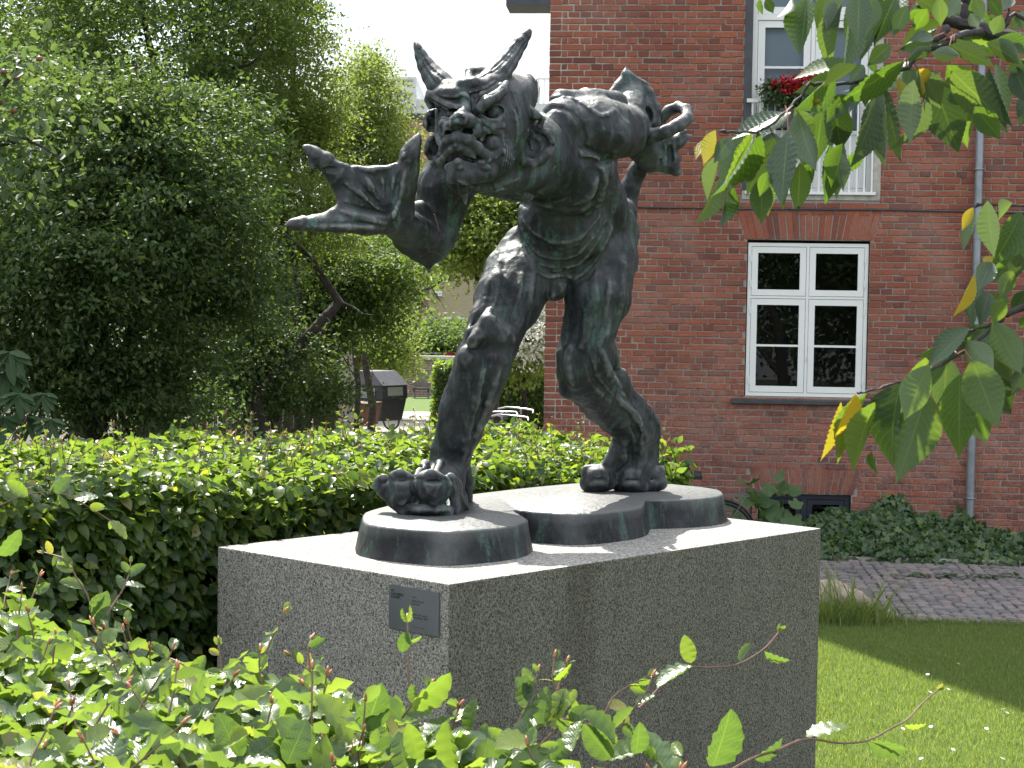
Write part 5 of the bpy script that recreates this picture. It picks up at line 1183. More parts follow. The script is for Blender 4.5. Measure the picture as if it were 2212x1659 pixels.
rr_ = MB(); p = at(915, 560, 66); q = at(1210, 560, 66); rr_.add([(p[0], 65.6, p[2]), (q[0], 65.6, p[2]), (q[0], 70.5, p[2]+3), (p[0], 70.5, p[2]+3)], [(0,1,2,3)]); rr_.build('roof', M['slate'], yb)
wb = thing('white_block', 'pale grey modern block showing above the sunny tree left of the horns', 'building', tuple(atg(880, 95)))
box_at('wall', 836, 892, 95, zof(166, 870, 95), 10, M['plaster'], wb); box_at('extension', 893, 927, 95.5, zof(215, 905, 95.5), 9, M['plaster'], wb)
for y_ in (172, 200, 232, 262): a = at(837, y_, 94.9); b = at(892, y_, 94.9); MB().box((a[0], 94.92, a[2]-.04), (b[0], 94.99, a[2]+.04)).build('seam', M['concrete'], wb)
rb_ = thing('far_red_house', 'distant red brick house just left of the demon head', 'house', tuple(atg(905, 70)))
box_at('wall', 860, 1000, 70, zof(258, 900, 70), 10, M['far_red'], rb_)
for (x0, x1, y0, y1) in ((868, 880, 290, 330), (868, 880, 360, 400)):
    p = at(x0, y0, 69.9); q = at(x1, y1, 69.9); MB().box((p[0], 69.9, q[2]), (q[0], 69.998, p[2])).build('window', M['white_paint'], rb_)
p = at(856, 258, 70); q = at(1004, 258, 70); MB().box((p[0], 69.9, p[2]+.002), (q[0], 80.2, p[2]+.25)).build('roof_edge', M['slate'], rb_)
gh = thing('plastered_shed', 'pale plastered wall glimpsed through the dark trees', 'shed', tuple(atg(660, 27)))
box_at('wall', 560, 735, 27, zof(640, 660, 27), 3, M['plaster_warm'], gh); p = at(555, 640, 27); q = at(740, 640, 27); MB().box((p[0], 26.8, p[2]+.002), (q[0], 30.2, p[2]+.1)).build('roof', M['slate'], gh)
# roof terrace with railing left of the brick corner
rt = thing('roof_terrace', 'white railed roof terrace peeking out left of the brick house corner', 'terrace', tuple(atg(1170, 40)))
zt_ = zof(224, 1170, 40); a = at(1150, 224, 40); b = at(1260, 224, 40); MB().box((a[0], 40, -.05), (b[0], 46, zt_)).build('wall', M['plaster'], rt)
ztp = zof(168, 1170, 40); MB().box((a[0]+.1, 39.98, ztp-.05), (b[0], 40.03, ztp)).build('rail', M['white_paint'], rt)
for i in range(9): x = a[0]+.12+i*.13; MB().box((x, 39.99, zt_), (x+.025, 40.015, ztp-.05)).build('baluster', M['white_paint'], rt)
MB().tube([at(1160, 222, 40.3), at(1163, 190, 40.3), at(1158, 170, 40.3)], [.06, .04, .01], 6).build('plant_stem', M['tree_mid'], rt)
# clipped dark hedge
def clipped():
    t = thing('clipped_hedge', 'low clipped dark hedge with sunlit top between statue legs and house', 'hedge', tuple(atg(1060, 34)))
    a = at(945, 800, 34); b = at(1185, 800, 34); zt = zof(800, 1060, 34); r_ = np.random.default_rng(4)
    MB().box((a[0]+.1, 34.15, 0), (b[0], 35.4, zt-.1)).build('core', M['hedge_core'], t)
    n = 9000; P = np.stack([r_.uniform(a[0], b[0], n), 34.0+r_.uniform(0, .12, n), r_.uniform(0, zt, n)], 1); L = np.array([0, -.5, -.4])+r_.normal(size=(n, 3))*.5; Nn = np.array([0, -1, .6])+r_.normal(size=(n, 3))*.4
    n2 = 6500; P2 = np.stack([r_.uniform(a[0]-.05, b[0], n2), 34.0+r_.uniform(0, 1.5, n2), zt+r_.uniform(-.1, .12, n2)], 1); L2 = r_.normal(size=(n2, 3)); N2 = np.array([0, 0, 1.])+r_.normal(size=(n2, 3))*.5
    n3 = 1500; P3 = np.stack([a[0]-r_.uniform(0, .1, n3), 34.0+r_.uniform(0, 1.4, n3), r_.uniform(0, zt, n3)], 1); L3 = r_.normal(size=(n3, 3)); N3 = np.array([-1, -.2, .3])+r_.normal(size=(n3, 3))*.4
    V, F, _ = scatter(TINY_V*np.array([1.2, 1, 1]), TINY_F, np.vstack([P, P2, P3]), np.vstack([L, L2, L3]), np.vstack([Nn, N2, N3]), r_.uniform(.07, .11, n+n2+n3)); link('leaves', mesh_np('leaves', V, F, M['beech_far']), t, kind='stuff')
clipped()
# reclining garden chair
def chair():
    c = atg(912, 47.2); t = thing('garden_chair', 'weathered slatted wooden garden chair in front of the low brick wall', 'chair', tuple(c)); s = .70
    def P(x, y, z): return V3(c)+Vector((x*s, y*s, z*s))
    for sx in (-.28, .28):
        MB().bar(P(sx, -.3, 0), P(sx, .25, .62), .05, .03).build('leg', M['teak'], t); MB().bar(P(sx, .35, 0), P(sx, -.28, .42), .05, .03).build('leg', M['teak'], t); MB().bar(P(sx*1.08, -.32, .60), P(sx*1.08, .28, .62), .06, .03).build('armrest', M['teak'], t)
    for i in range(6): y = -.28+i*.09; MB().bar(P(-.26, y, .40-i*.012), P(.26, y, .40-i*.012), .07, .02).build('slat', M['teak'], t)
    for i in range(7): x = -.235+i*.078; MB().bar(P(x, .2, .38), P(x, .42, 1.02), .055, .02, (0, 1, 0)).build('backrest_slat', M['teak'], t)
    MB().bar(P(-.28, .43, 1.04), P(.28, .43, 1.04), .03, .08).build('top_rail', M['teak'], t)
chair()
def gtable():
    z = zof(772, 945, 50); a = at(905, 770, 50); b = at(984, 770, 50); t = thing('garden_table', 'pale round garden table top standing above the low brick wall', 'table', (.5*(a[0]+b[0]), 50.6, 0)); c = Vector((.5*(a[0]+b[0]), 50.6, 0)); r = (b[0]-a[0])/2
    MB().tube([c+Vector((0, 0, z+.10)), c+Vector((0, 0, z+.14))], r, 28).build('tabletop', M['plaster'], t); MB().tube([c, c+Vector((0, 0, z+.10))], .05, 8).build('leg', M['teak'], t)
gtable()
rp = thing('red_flowers', 'small patch of red flowers beside the pale garden table', 'flowers', tuple(atg(975, 49.6))); crown('blossoms', rp, [lobe(975, 768, 49.8, 14, 4, .3)], 260, .07, M['red'], 5, clump=8, spread=.4, shell=.2); MB().box((at(962, 770, 49.8)[0], 49.6, 0), (at(990, 770, 49.8)[0], 50.0, zof(772, 975, 49.8))).build('planter', M['concrete'], rp)

# ------------------------------------------------------------------ bicycles
def bicycle(name, label, loc, rz, frame_mat, lean=0, group=None, basket=False):
    t = thing(name, label, 'bicycle', (0, 0, 0), group); fm = M[frame_mat]
    def P(x, z, y=0): return Vector((x, y, z))
    for x in (-.52, .52):
        w = MB().ring(P(x, .34), (0, 1, 0), .325, .018, 36, 8).build('wheel', M['rubber'], t, smooth=True); MB().ring(P(x, .34), (0, 1, 0), .302, .009, 36, 6).build('rim', M['chrome'], w, smooth=True); s = MB()
        for k in range(14): a = k*math.pi/7; s.tube([P(x, .34, .01 if k % 2 else -.01), P(x+.3*math.cos(a), .34+.3*math.sin(a))], .0012, 3, False)
        s.build('spokes', M['chrome'], w); g = MB(); pts = [P(x+.355*math.cos(a), .34+.355*math.sin(a)) for a in np.linspace(.2, 2.9 if x < 0 else 2.5, 14)]; g.tube(pts, .012, 6); g.build('mudguard', fm, t, smooth=True)
    f = MB(); seat = P(-.18, .86); bb = P(-.08, .29); hd = P(.34, .86); hb = P(.37, .70)
    for a, b, r in ((bb, seat, .016), (bb, hb, .018), (P(-.16, .74), hd, .015), (P(-.52, .34), bb, .010), (P(-.52, .34), P(-.165, .76), .009), (hd, hb, .018), (hb, P(.52, .34), .013)): f.tube([a, b], r, 8)
    f.build('frame', fm, t, smooth=True)
    sd = MB(); V = [P(-.33, .93, .075), P(-.33, .93, -.075), P(-.20, .93, -.06), P(-.05, .925, -.018), P(-.05, .925, .018), P(-.20, .93, .06)]; V += [v+Vector((0, 0, -.035)) for v in V]; V += [Vector((v.x, v.y*.6, v.z+.022)) for v in V[:6]]
    sd.add(V, [(12,13,14,15,16,17)[::-1]]+[(i, (i+1)%6, 6+(i+1)%6, 6+i) for i in range(6)]+[(i, (i+1)%6, 12+(i+1)%6, 12+i)[::-1] for i in range(6)]+[(6,7,8,9,10,11)]); s_ = sd.build('saddle', M['rubber'], t, smooth=True); MB().tube([P(-.18, .84), P(-.195, .90)], .012, 8).build('seatpost', M['chrome'], t)
    hb_ = MB(); hb_.tube([P(.335, .88), P(.31, 1.0), P(.33, 1.03)], .012, 8); hb_.tube([P(.16, 1.0, .29), P(.28, 1.03, .22), P(.33, 1.03, .08), P(.33, 1.03, -.08), P(.28, 1.03, -.22), P(.16, 1.0, -.29)], .011, 8); hb_.build('handlebar', M['chrome'], t, smooth=True)
    r = MB(); 
    for y in (-.06, 0, .06): r.tube([P(-.78, .74, y), P(-.34, .74, y)], .005, 5)
    r.tube([P(-.75, .74, .06), P(-.53, .36, .05)], .005, 5); r.tube([P(-.75, .74, -.06), P(-.53, .36, -.05)], .005, 5); r.build('carrier', M['chrome'], t)
    cr_ = MB(); cr_.ring(bb, (0, 1, 0), .085, .006, 22, 5); cr_.tube([bb, P(-.02, .14, -.06)], .008, 6); cr_.tube([bb, P(-.14, .44, .06)], .008, 6); cr_.box((-.06, -.11, .125), (.02, -.05, .145)); cr_.build('crank', M['chrome'], t)
    t.matrix_basis = Matrix.Translation(loc) @ Matrix.Rotation(rz, 4, 'Z') @ Matrix.Rotation(lean, 4, 'X'); return t
bicycle('bicycle', 'white bicycle nearest the statue in the row parked by the house corner', V3(atg(1082, 22.5)), R(62), 'bike_white', .05, 'bicycles parked by the house corner')
bicycle('bicycle', 'black bicycle in the middle of the row parked by the house corner', V3(atg(1075, 23.3)), R(70), 'bike_black', -.04, 'bicycles parked by the house corner')
bicycle('bicycle', 'grey bicycle farthest back in the row parked by the house corner', V3(atg(1095, 24.3)), R(58), 'zinc', .06, 'bicycles parked by the house corner')
sp_ = at(1478, 1020, 16.1); bicycle('bicycle', 'black bicycle leaning by the brick wall, saddle showing behind the rear foot', Vector((sp_[0]-.19, 16.1, 0)), R(183.5), 'bike_black', R(-7))
# cargo bikes
def cargo(name, label, c, rz, hood, box_mat, scl=.84):
    t = thing(name, label, 'cargo bike', (0, 0, 0)); 
    def P(x, y, z): return Vector((x, y, z))
    b = MB(); W = .42
    def prism(x0, x1, z0, x2, x3, z1, w0=W, w1=W):
        V = [P(x0, -w0, z0), P(x1, -w0, z0), P(x1, w0, z0), P(x0, w0, z0), P(x2, -w1, z1), P(x3, -w1, z1), P(x3, w1, z1), P(x2, w1, z1)]; return V
    fs = [(3,2,1,0),(4,5,6,7),(0,1,5,4),(1,2,6,5),(2,3,7,6),(3,0,4,7)]
    b.add(prism(-.42, .42, .28, -.50, .50, .78, .38, .44), fs); b.build('box', M[box_mat], t)
    if hood:
        h_ = MB(); h_.add(prism(-.52, .52, .785, -.50, .50, 1.10, .46, .45), fs); h_.build('tent_side', M['black_fabric'], t); r2 = MB(); r2.add(prism(-.53, .53, 1.102, -.44, .18, 1.42, .47, .43), fs); r2.build('tent_roof', M['grey_fabric'], t)
        w = MB(); V = [P(.30, -.475, .80), P(-.32, -.475, .80), P(-.32, -.468, 1.04), P(.30, -.468, 1.04)]; w.add(V, [(0,1,2,3)]); w.build('clear_window', M['clear_film'], t); w = MB(); V = [P(.528, -.28, .86), P(.528, .28, .86), P(.515, .28, 1.06), P(.515, -.28, 1.06)]; w.add(V, [(0,1,2,3)]); w.build('clear_window', M['clear_film'], t)
        ww = MB(); V = [P(-.548, -.30, .84), P(-.548, .30, .84), P(-.53, .30, 1.08), P(-.53, -.30, 1.08)]; ww.add(V, [(0,1,2,3)]); ww.build('clear_window', M['clear_film'], t)
    for y in (-.47, .47):
        w = MB().ring(P(0, y*1.08, .26), (0, 1, 0), .24, .02, 28, 8).build('wheel', M['rubber'], t, smooth=True); MB().ring(P(0, y*1.08, .26), (0, 1, 0), .215, .008, 28, 5).build('rim', M['chrome'], w)
    w = MB().ring(P(-1.45, 0, .31), (0, 1, 0), .29, .02, 30, 8).build('wheel', M['rubber'], t, smooth=True); MB().ring(P(-1.45, 0, .31), (0, 1, 0), .265, .008, 28, 5).build('rim', M['chrome'], w)
    f = MB(); f.tube([P(-.45, 0, .35), P(-.95, 0, .30), P(-1.45, 0, .31)], .025, 8); f.tube([P(-.98, 0, .30), P(-1.15, 0, .84)], .02, 8); f.tube([P(-1.45, 0, .31), P(-1.12, 0, .72)], .012, 8); f.tube([P(-.5, 0, .5), P(-.62, 0, 1.0)], .02, 8); f.build('frame', M['bike_black'], t, smooth=True)
    h_ = MB(); h_.tube([P(-.82, .30, 1.03), P(-.62, .28, 1.02), P(-.60, 0, 1.0), P(-.62, -.28, 1.02), P(-.82, -.30, 1.03)], .014, 8); h_.build('handlebar', M['chrome'], t)
    s_ = MB(); V = [P(-1.30, .09, .88), P(-1.30, -.09, .88), P(-1.0, -.02, .88), P(-1.0, .02, .88)]; V += [v-Vector((0, 0, .06)) for v in V]; s_.add(V, [(0,1,2,3),(7,6,5,4),(0,4,5,1),(1,5,6,2),(2,6,7,3),(3,7,4,0)]); s_.build('saddle', M['rubber'], t)
    t.matrix_basis = Matrix.Translation(c) @ Matrix.Rotation(rz, 4, 'Z') @ Matrix.Scale(scl, 4)
cargo('cargo_bike', 'three-wheeled cargo bike with tall black rain tent and clear windows', V3(atg(818, 34.0)), R(-35), True, 'black_fabric')
cargo('cargo_bike', 'cargo bike with open orange-brown wooden box in the shade', V3(atg(768, 32.5)), R(-15), False, 'orange_wood')

bt = thing('large_tree', 'large leafy tree mirrored dark in the panes of the lower window', 'tree', (7.5, -11, 0)); MB().tube([(7.5, -11, 0), (7.4, -11, 2.5), (7.5, -11.2, 5)], [.3, .25, .12], 10).build('trunk', M['bark'], bt, smooth=True)
crown('crown', bt, [((7.5, -11, 5), (4, 3, 3.2)), ((3.5, -12, 3.6), (3.5, 2.5, 3.0)), ((11.5, -10, 4), (3.5, 2.5, 3.5)), ((7, -12, 2), (7, 2, 2.4)), ((7, -13, 4.5), (7, 1.5, 3.5))], 42000, .20, M['tree_dark'], 201, shell=.05)
# ------------------------------------------------------------------ beech hedges
BT = [leaf_template(5, .33, .42, .14, .18, .22, seed=1), leaf_template(5, .31, .45, .26, .05, .28, seed=2), leaf_template(6, .34, .40, .06, .30, .20, seed=3), leaf_template(6, .30, .40, .34, -.12, .25, seed=6)]
BTH = [leaf_template(14, .33, .42, .14, .18, .10, .02, 1), leaf_template(14, .31, .45, .26, .05, .12, .02, 2), leaf_template(14, .34, .40, .06, .30, .10, .02, 3), leaf_template(14, .30, .40, .34, -.12, .12, .02, 6)]
BT4 = [leaf_template(4, .33, .42, .14, .18, .22, seed=1), leaf_template(4, .31, .45, .26, .05, .28, seed=2), leaf_template(4, .34, .40, .06, .30, .20, seed=3), leaf_template(4, .30, .40, .34, -.12, .25, seed=6)]
BTs = [leaf_template(3, .36, .42, .14, .15, .4, seed=1), leaf_template(3, .35, .45, .22, .05, .4, seed=2)]
def proj(P):
    d = P-CAM; t = d@_F; return CX+FPX*(d@_R)/t, CY-FPX*(d@_U)/t, t
def shoots(r_, bases, dirs, lens, leaf=.055, step=.042):
    """fresh shoots: returns twig polylines, leaf transforms, bud transforms"""
    tw = []; LP = []; LL = []; LN = []; LS = []; BP = []; BL = []
    for b, d, ln in zip(bases, dirs, lens):
        d = d/np.linalg.norm(d); side = np.cross(d, [0, 0, 1.0]); side = side/max(np.linalg.norm(side), 1e-3); n = max(3, int(ln/step)); pts = []; p = b.copy(); dd = d.copy()
        for k in range(n+1):
            pts.append(p.copy())
            if k: 
                sg = 1 if k % 2 else -1; up = np.cross(side, dd); L = dd*.55 + side*sg*.85 + r_.normal(0, .22, 3); fr = k/n
                LP.append(p.copy()); LL.append(L); LN.append(np.cross(L, side*0+dd)*sg*.2 + np.array([0, 0, .8]) + r_.normal(0, .45, 3)); LS.append(leaf*(1.15-.65*fr)*r_.uniform(.8, 1.2))
            dd = dd + r_.normal(0, .09, 3) + np.array([0, 0, .02]); dd /= np.linalg.norm(dd); p = p + dd*ln/n
        tw.append(pts); BP.append(pts[-1]); BL.append(dd + r_.normal(0, .1, 3))
        if r_.random() < .6: BP.append(pts[-1]-dd*.004); BL.append(dd + side*r_.choice([-1, 1])*.5)
    return tw, (np.array(LP), np.array(LL), np.array(LN), np.array(LS)), (np.array(BP), np.array(BL))
def budgeo(BP, BL, s=.016):
    th = np.linspace(0, 2*math.pi, 5, endpoint=False); V = [(0, 0, 0)]
    for y, r in ((.3, .16), (.7, .13)): V += [(r*math.cos(a), y, r*math.sin(a)) for a in th]
    V.append((0, 1.05, 0)); F = []
    for k in range(5): k2 = (k+1) % 5; F += [(0, 1+k2, 1+k), (1+k, 1+k2, 6+k2), (1+k, 6+k2, 6+k), (6+k, 6+k2, 11)]
    return scatter(np.array(V), np.array(F), BP, BL, np.tile([0, .3, 1.0], (len(BP), 1)), np.full(len(BP), s))
def hedge(root, A, Bp, th, inward, ztopA, ztopB, nf, ntp, seed, leaf, templates, mat, n_single=0, face=True, topback=.12, nshoot=60, shoot_len=(.10, .30), ztop_curve=.05, zmin=0.0, explicit=None):
    r_ = np.random.default_rng(seed); A = np.array(A, float); Bp = np.array(Bp, float); inward = np.array(inward, float); D = (Bp-A); Ln = np.linalg.norm(D); D /= Ln
    def ztop(u, w): return ztopA+(ztopB-ztopA)*u + topback*w + ztop_curve*fbm(np.stack([u*Ln*2.2, w*th*2.2, 0*u+seed], 1), 2, seed)
    Ps, Ls, Ns, Ss = [], [], [], []
    if face:
        u = r_.random(nf); z = zmin + (1-r_.random(nf)**1.25)*0 + r_.random(nf)*(ztop(u, 0*u)-zmin); bulge = .05*fbm(np.stack([u*Ln*3, z*3, 0*u+3], 1), 2, 4); dep = r_.random(nf)**1.8*.20+bulge
        P = A + D*(u*Ln)[:, None] + inward*dep[:, None]; P[:, 2] = z; L = -inward*.55 + D*r_.normal(0, .55, nf)[:, None] + np.array([0, 0, -.55]) + r_.normal(0, .30, (nf, 3)); Nn = -inward*.75 + np.array([0, 0, .65]) + r_.normal(0, .33, (nf, 3))
        Ps.append(P); Ls.append(L); Ns.append(Nn); Ss.append(leaf*r_.uniform(.7, 1.2, nf))
    u = r_.random(ntp); w = r_.random(ntp)*1.04-.04; z = ztop(u, w) - r_.random(ntp)**1.5*.14; z -= np.clip(.10-w*th, 0, .1)*.7
    P = A + D*(u*Ln)[:, None] + inward*(w*th)[:, None]; P[:, 2] = z; L = r_.normal(0, 1, (ntp, 3))*np.array([1, 1, .35]) + np.array([0, 0, .12]) - inward*.2; Nn = np.array([0, 0, 1.0]) + r_.normal(0, .42, (ntp, 3))
    Ps.append(P); Ls.append(L); Ns.append(Nn); Ss.append(leaf*r_.uniform(.6, 1.15, ntp))
    us = r_.random(nshoot); ws = r_.random(nshoot); bs = A + D*(us*Ln)[:, None] + inward*(ws*th)[:, None]; bs[:, 2] = ztop(us, ws)-.05
    ds = np.array([0, 0, .9]) + r_.normal(0, .45, (nshoot, 3)); ds[:, 2] = np.abs(ds[:, 2])+.1
    tw, lf, bd = shoots(r_, list(bs), list(ds), r_.uniform(*shoot_len, nshoot), leaf*.85)
    Ps.append(lf[0]); Ls.append(lf[1]); Ns.append(lf[2]); Ss.append(lf[3])
    BPs, BLs = [bd[0]], [bd[1]]
    if explicit:
        for pts in explicit['twigs']:
            tw.append(pts); BPs.append(np.array([pts[-1]])); BLs.append(np.array([pts[-1]-pts[-2]]))
        Ps.append(np.array(explicit['P'])); Ls.append(np.array(explicit['L'])); Ns.append(np.array(explicit['N'])); Ss.append(np.array(explicit['S']))
    P = np.vstack(Ps); L = np.vstack(Ls); Nn = np.vstack(Ns); S = np.concatenate(Ss); n = len(P); X, Y, t = proj(P); pick = np.zeros(n, bool)
    if n_single:
        sc = S/t*1000; sc[(X < -40) | (X > 2250) | (Y < 0) | (Y > 1690) | (t < .5)] = 0; top_here = P[:, 2] - (ztopA-.04); sc = np.where(top_here > 0, sc, sc*.5)
        if explicit: sc[-len(explicit['S']):] *= 5
        pick[np.argsort(-sc)[:n_single]] = True
    parts = []; vi = r_.integers(0, len(templates), n)
    for k, (tv, tf, tu) in enumerate(templates):
        q = (vi == k) & ~pick
        if q.any(): parts.append(scatter(tv, tf, P[q], L[q], Nn[q], S[q], tu))
    V, F, U = merge(parts); link('leaves', mesh_np('leaves', V, F, M[mat], True, uv=U), root, kind='stuff')
    if n_single:
        tms = [mesh_np('leaf', a, b, M[mat], True, uv=c) for a, b, c in BTH]
        for i in np.nonzero(pick)[0]:
            l = Vector(norm(L[i])); x = l.cross(Vector(Nn[i])).normalized(); zz = x.cross(l); s = float(S[i])
            mw = Matrix(((x.x*s, l.x*s, zz.x*s, P[i][0]), (x.y*s, l.y*s, zz.y*s, P[i][1]), (x.z*s, l.z*s, zz.z*s, P[i][2]), (0, 0, 0, 1))); link('leaf', tms[vi[i]], root, mat=mw)
    mb = MB()
    for pts in tw: m_ = len(pts); mb.tube(pts, [.0030-(.0014*k/(m_-1)) for k in range(m_)], 5, False)
    # inner branches
    for k in range(90 if face else 60):
        a = A + D*r_.uniform(0, Ln) + inward*r_.uniform(.1, th-.05); a[2] = zmin; b = a + D*r_.normal(0, .15) + inward*r_.normal(0, .06); b[2] = ztopA-.08; mb.tube([a, (a+b)/2+r_.normal(0, .03, 3), b], [.012, .008, .003], 5, False)
    mb.build('twigs', M['twig'], root, kind='stuff', smooth=True)
    V, F, _ = budgeo(np.vstack(BPs), np.vstack(BLs), .022); link('buds', mesh_np('buds', V, F, M['bud'], True), root, kind='stuff')
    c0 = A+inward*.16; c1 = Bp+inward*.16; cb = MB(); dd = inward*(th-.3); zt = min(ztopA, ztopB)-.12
    cb.add([(*c0[:2], 0), (*c1[:2], 0), (*(c1+dd)[:2], 0), (*(c0+dd)[:2], 0), (*c0[:2], zt), (*c1[:2], zt), (*(c1+dd)[:2], zt), (*(c0+dd)[:2], zt)], [(3,2,1,0),(4,5,6,7),(0,1,5,4),(1,2,6,5),(2,3,7,6),(3,0,4,7)]); cb.build('dark_core', M['hedge_core'], root)  # solid box added against light leaks, inner shade put in its dark colour
INW = PV*1.0; INW = norm(INW)      # away from the plinth, towards the left back
h1 = thing('beech_hedge', 'clipped beech hedge running behind the plinth with sunlit top and dark face', 'hedge', (-.6, 9.4, 0))
Abk = np.array([-2.75, 6.62, 0]); 
Abk = CL + PV*.20 - PU*1.75; Bbk = Abk + PU*5.62
hedge(h1, (Abk[0], Abk[1], 0), (Bbk[0], Bbk[1], 0), 1.5, INW, 1.64, 1.52, 13000, 11500, 31, .079, BT4, 'beech_far', n_single=300, topback=.08, nshoot=330, shoot_len=(.05, .24), zmin=.35)
# right end face of that hedge
def hedge_end():
    r_ = np.random.default_rng(5); n = 2500; P = Bbk + INW*r_.random(n)[:, None]*1.5 + PU*(r_.random(n)**2*-.15)[:, None]; P[:, 2] = r_.random(n)*1.6; L = PU*.5+r_.normal(0, .5, (n, 3))+np.array([0, 0, -.4]); Nn = PU+r_.normal(0, .4, (n, 3))+np.array([0, 0, .5])
    V, F, U = scatter(BTs[0][0], BTs[0][1], P, L, Nn, r_.uniform(.045, .075, n), BTs[0][2]); link('end_leaves', mesh_np('end_leaves', V, F, M['beech_far'], True, uv=U), h1, kind='stuff')
hedge_end()
# near hedge across the bottom of the view
h2 = thing('beech_hedge', 'near beech hedge along the bottom with long reddish shoots crossing the plinth', 'hedge', (-.7, 4.0, 0))
ex = {'twigs': [], 'P': [], 'L': [], 'N': [], 'S': []}
rx = np.random.default_rng(44)
def twig(pts, Y, dY=0.0, leaves=True, dens=1.0, size=.05):
    m_ = len(pts); W = np.array([at(x, y, Y+dY*i/(m_-1)) for i, (x, y) in enumerate(pts)]); W = bezier_resample(W, m_*3); ex['twigs'].append([w for w in W])
    if leaves:
        for k in range(2, len(W)-1):
            if rx.random() < .52*dens:
                d = norm(W[k+1]-W[k-1]); sd = norm(np.cross(d, [0, 1, 0.2]))*rx.choice([-1, 1]); fr = k/len(W)
                ex['P'].append(W[k]); ex['L'].append(d*.7+sd*.8+rx.normal(0, .2, 3)); ex['N'].append(np.array([0, -.7, .6])+rx.normal(0, .45, 3)); ex['S'].append(size*(1.25-.7*fr)*rx.uniform(.75, 1.15))
    e = W[-1]; d = norm(W[-1]-W[-3])
    for q in range(2): ex['P'].append(e); ex['L'].append(d+rx.normal(0, .35, 3)); ex['N'].append(rx.normal(0, 1, 3)); ex['S'].append(.022)
def leafx(x0, y0, x1, y1, wpx, Y, dy=.0):
    a = at(x0, y0, Y); b = at(x1, y1, Y+dy); L = b-a; ln = np.linalg.norm(L); tw_ = .70*ln; w = min(1, (wpx*Y/FPX)/tw_); al = math.acos(w)*rx.choice([-1, 1]); v = norm(CAM-a); l = norm(L); v = norm(v-l*(v@l)); s = np.cross(l, v); ex['P'].append(a); ex['L'].append(L); ex['N'].append(v*math.cos(al)+s*math.sin(al)); ex['S'].append(ln)
T_ = twig
T_([(1560,1675),(1628,1637),(1678,1621),(1740,1596),(1812,1605),(1873,1600),(1920,1576),(1959,1555),(1992,1520),(2024,1492)], 3.35, .35, False)
leafx(1741,1591,1822,1549,32,3.5); leafx(1628,1637,1693,1596,28,3.4,.03); leafx(1876,1603,1958,1622,46,3.55); leafx(1955,1566,2002,1571,14,3.6); leafx(1540,1655,1582,1535,84,3.3,-.04)
T_([(1380,1530),(1412,1500),(1450,1455),(1491,1441),(1542,1441),(1596,1434),(1650,1402),(1682,1366)], 3.7, .2, False)
leafx(1493,1432,1478,1372,60,3.7); leafx(1496,1440,1418,1482,32,3.7,-.05); leafx(1599,1430,1626,1392,22,3.8); leafx(1652,1406,1706,1428,20,3.85); 
T_([(1140,1594),(1191,1557),(1221,1553),(1327,1574),(1354,1546),(1391,1502),(1408,1465)], 3.5, .1, True, 1.5, .06)
T_([(1140,1640),(1211,1570),(1290,1560),(1330,1500),(1400,1460)], 3.6, .1, True, .9, .055)
T_([(796,1640),(844,1580),(885,1529),(908,1502),(925,1482)], 3.6, .05, True, 1.0, .06); leafx(890,1530,975,1456,62,3.55)
T_([(888,1540),(885,1500),(883,1451),(881,1373),(880,1345)], 3.65, .05, False); leafx(880,1365,866,1412,46,3.62); leafx(881,1345,894,1311,9,3.65); leafx(880,1345,873,1312,11,3.65); leafx(884,1385,912,1378,9,3.65)
T_([(1082,1620),(1133,1536),(1150,1489),(1160,1455)], 3.5, .05, True, 1.2, .05); T_([(1211,1560),(1211,1516),(1194,1468),(1198,1424)], 3.6, .05, True, 1.0, .045); T_([(1205,1490),(1213,1462),(1222,1436)], 3.6, .02, False); leafx(1196,1468,1238,1440,18,3.6)
T_([(225,1400),(200,1332),(190,1288),(163,1244),(146,1210),(95,1193)], 5.0, .1, True, 1.3, .075); T_([(230,1330),(245,1305),(265,1274),(279,1240),(282,1216)], 5.0, .1, True, 1.0, .07)
T_([(290,1470),(279,1431),(245,1380),(224,1363)], 4.4, .05, False); T_([(440,1659),(456,1604),(476,1529),(479,1468),(473,1393)], 3.9, .1, True, .7, .05); T_([(590,1600),(575,1519),(561,1451),(561,1410)], 3.8, .05, True, .6, .055)
T_([(760,1560),(717,1502),(670,1451),(629,1417)], 3.8, .05, True, .7, .045); T_([(670,1451),(666,1400),(672,1382)], 3.8, .03, True, .8, .04); T_([(430,1500),(400,1440),(360,1420),(300,1400)], 4.2, .05, True, 1, .06)
T_([(-20,1100),(56,1069),(123,1064),(179,1088),(239,1125),(262,1138)], 5.6, .2, True, .55, .08); leafx(238,1126,280,1155,24,5.75); leafx(60,1072,16,1040,48,5.6); leafx(120,1066,150,1030,32,5.6); leafx(0,1200,48,1150,40,5.0)
leafx(790,1575,825,1490,80,3.4,-.05); leafx(655,1565,600,1475,0+70,3.5,-.05); leafx(760,1600,700,1500,60,3.3,-.05); leafx(1010,1580,1020,1510,34,3.5); leafx(905,1640,880,1560,70,3.2); leafx(1320,1640,1260,1560,70,3.3); leafx(1190,1640,1240,1590,60,3.2)
leafx(520,1640,470,1540,80,3.2); leafx(380,1640,330,1560,80,3.1); leafx(620,1650,660,1560,80,3.1); leafx(250,1640,290,1560,70,3.2); leafx(1080,1650,1100,1590,60,3.2); leafx(1440,1640,1380,1600,60,3.3)
for _i in range(26):
    x = rx.uniform(480, 1480); leafx(x, rx.uniform(1600, 1680), x+rx.normal(0, 60), rx.uniform(1540, 1620), rx.uniform(35, 75), rx.uniform(3.1, 3.5), rx.normal(0, .05))
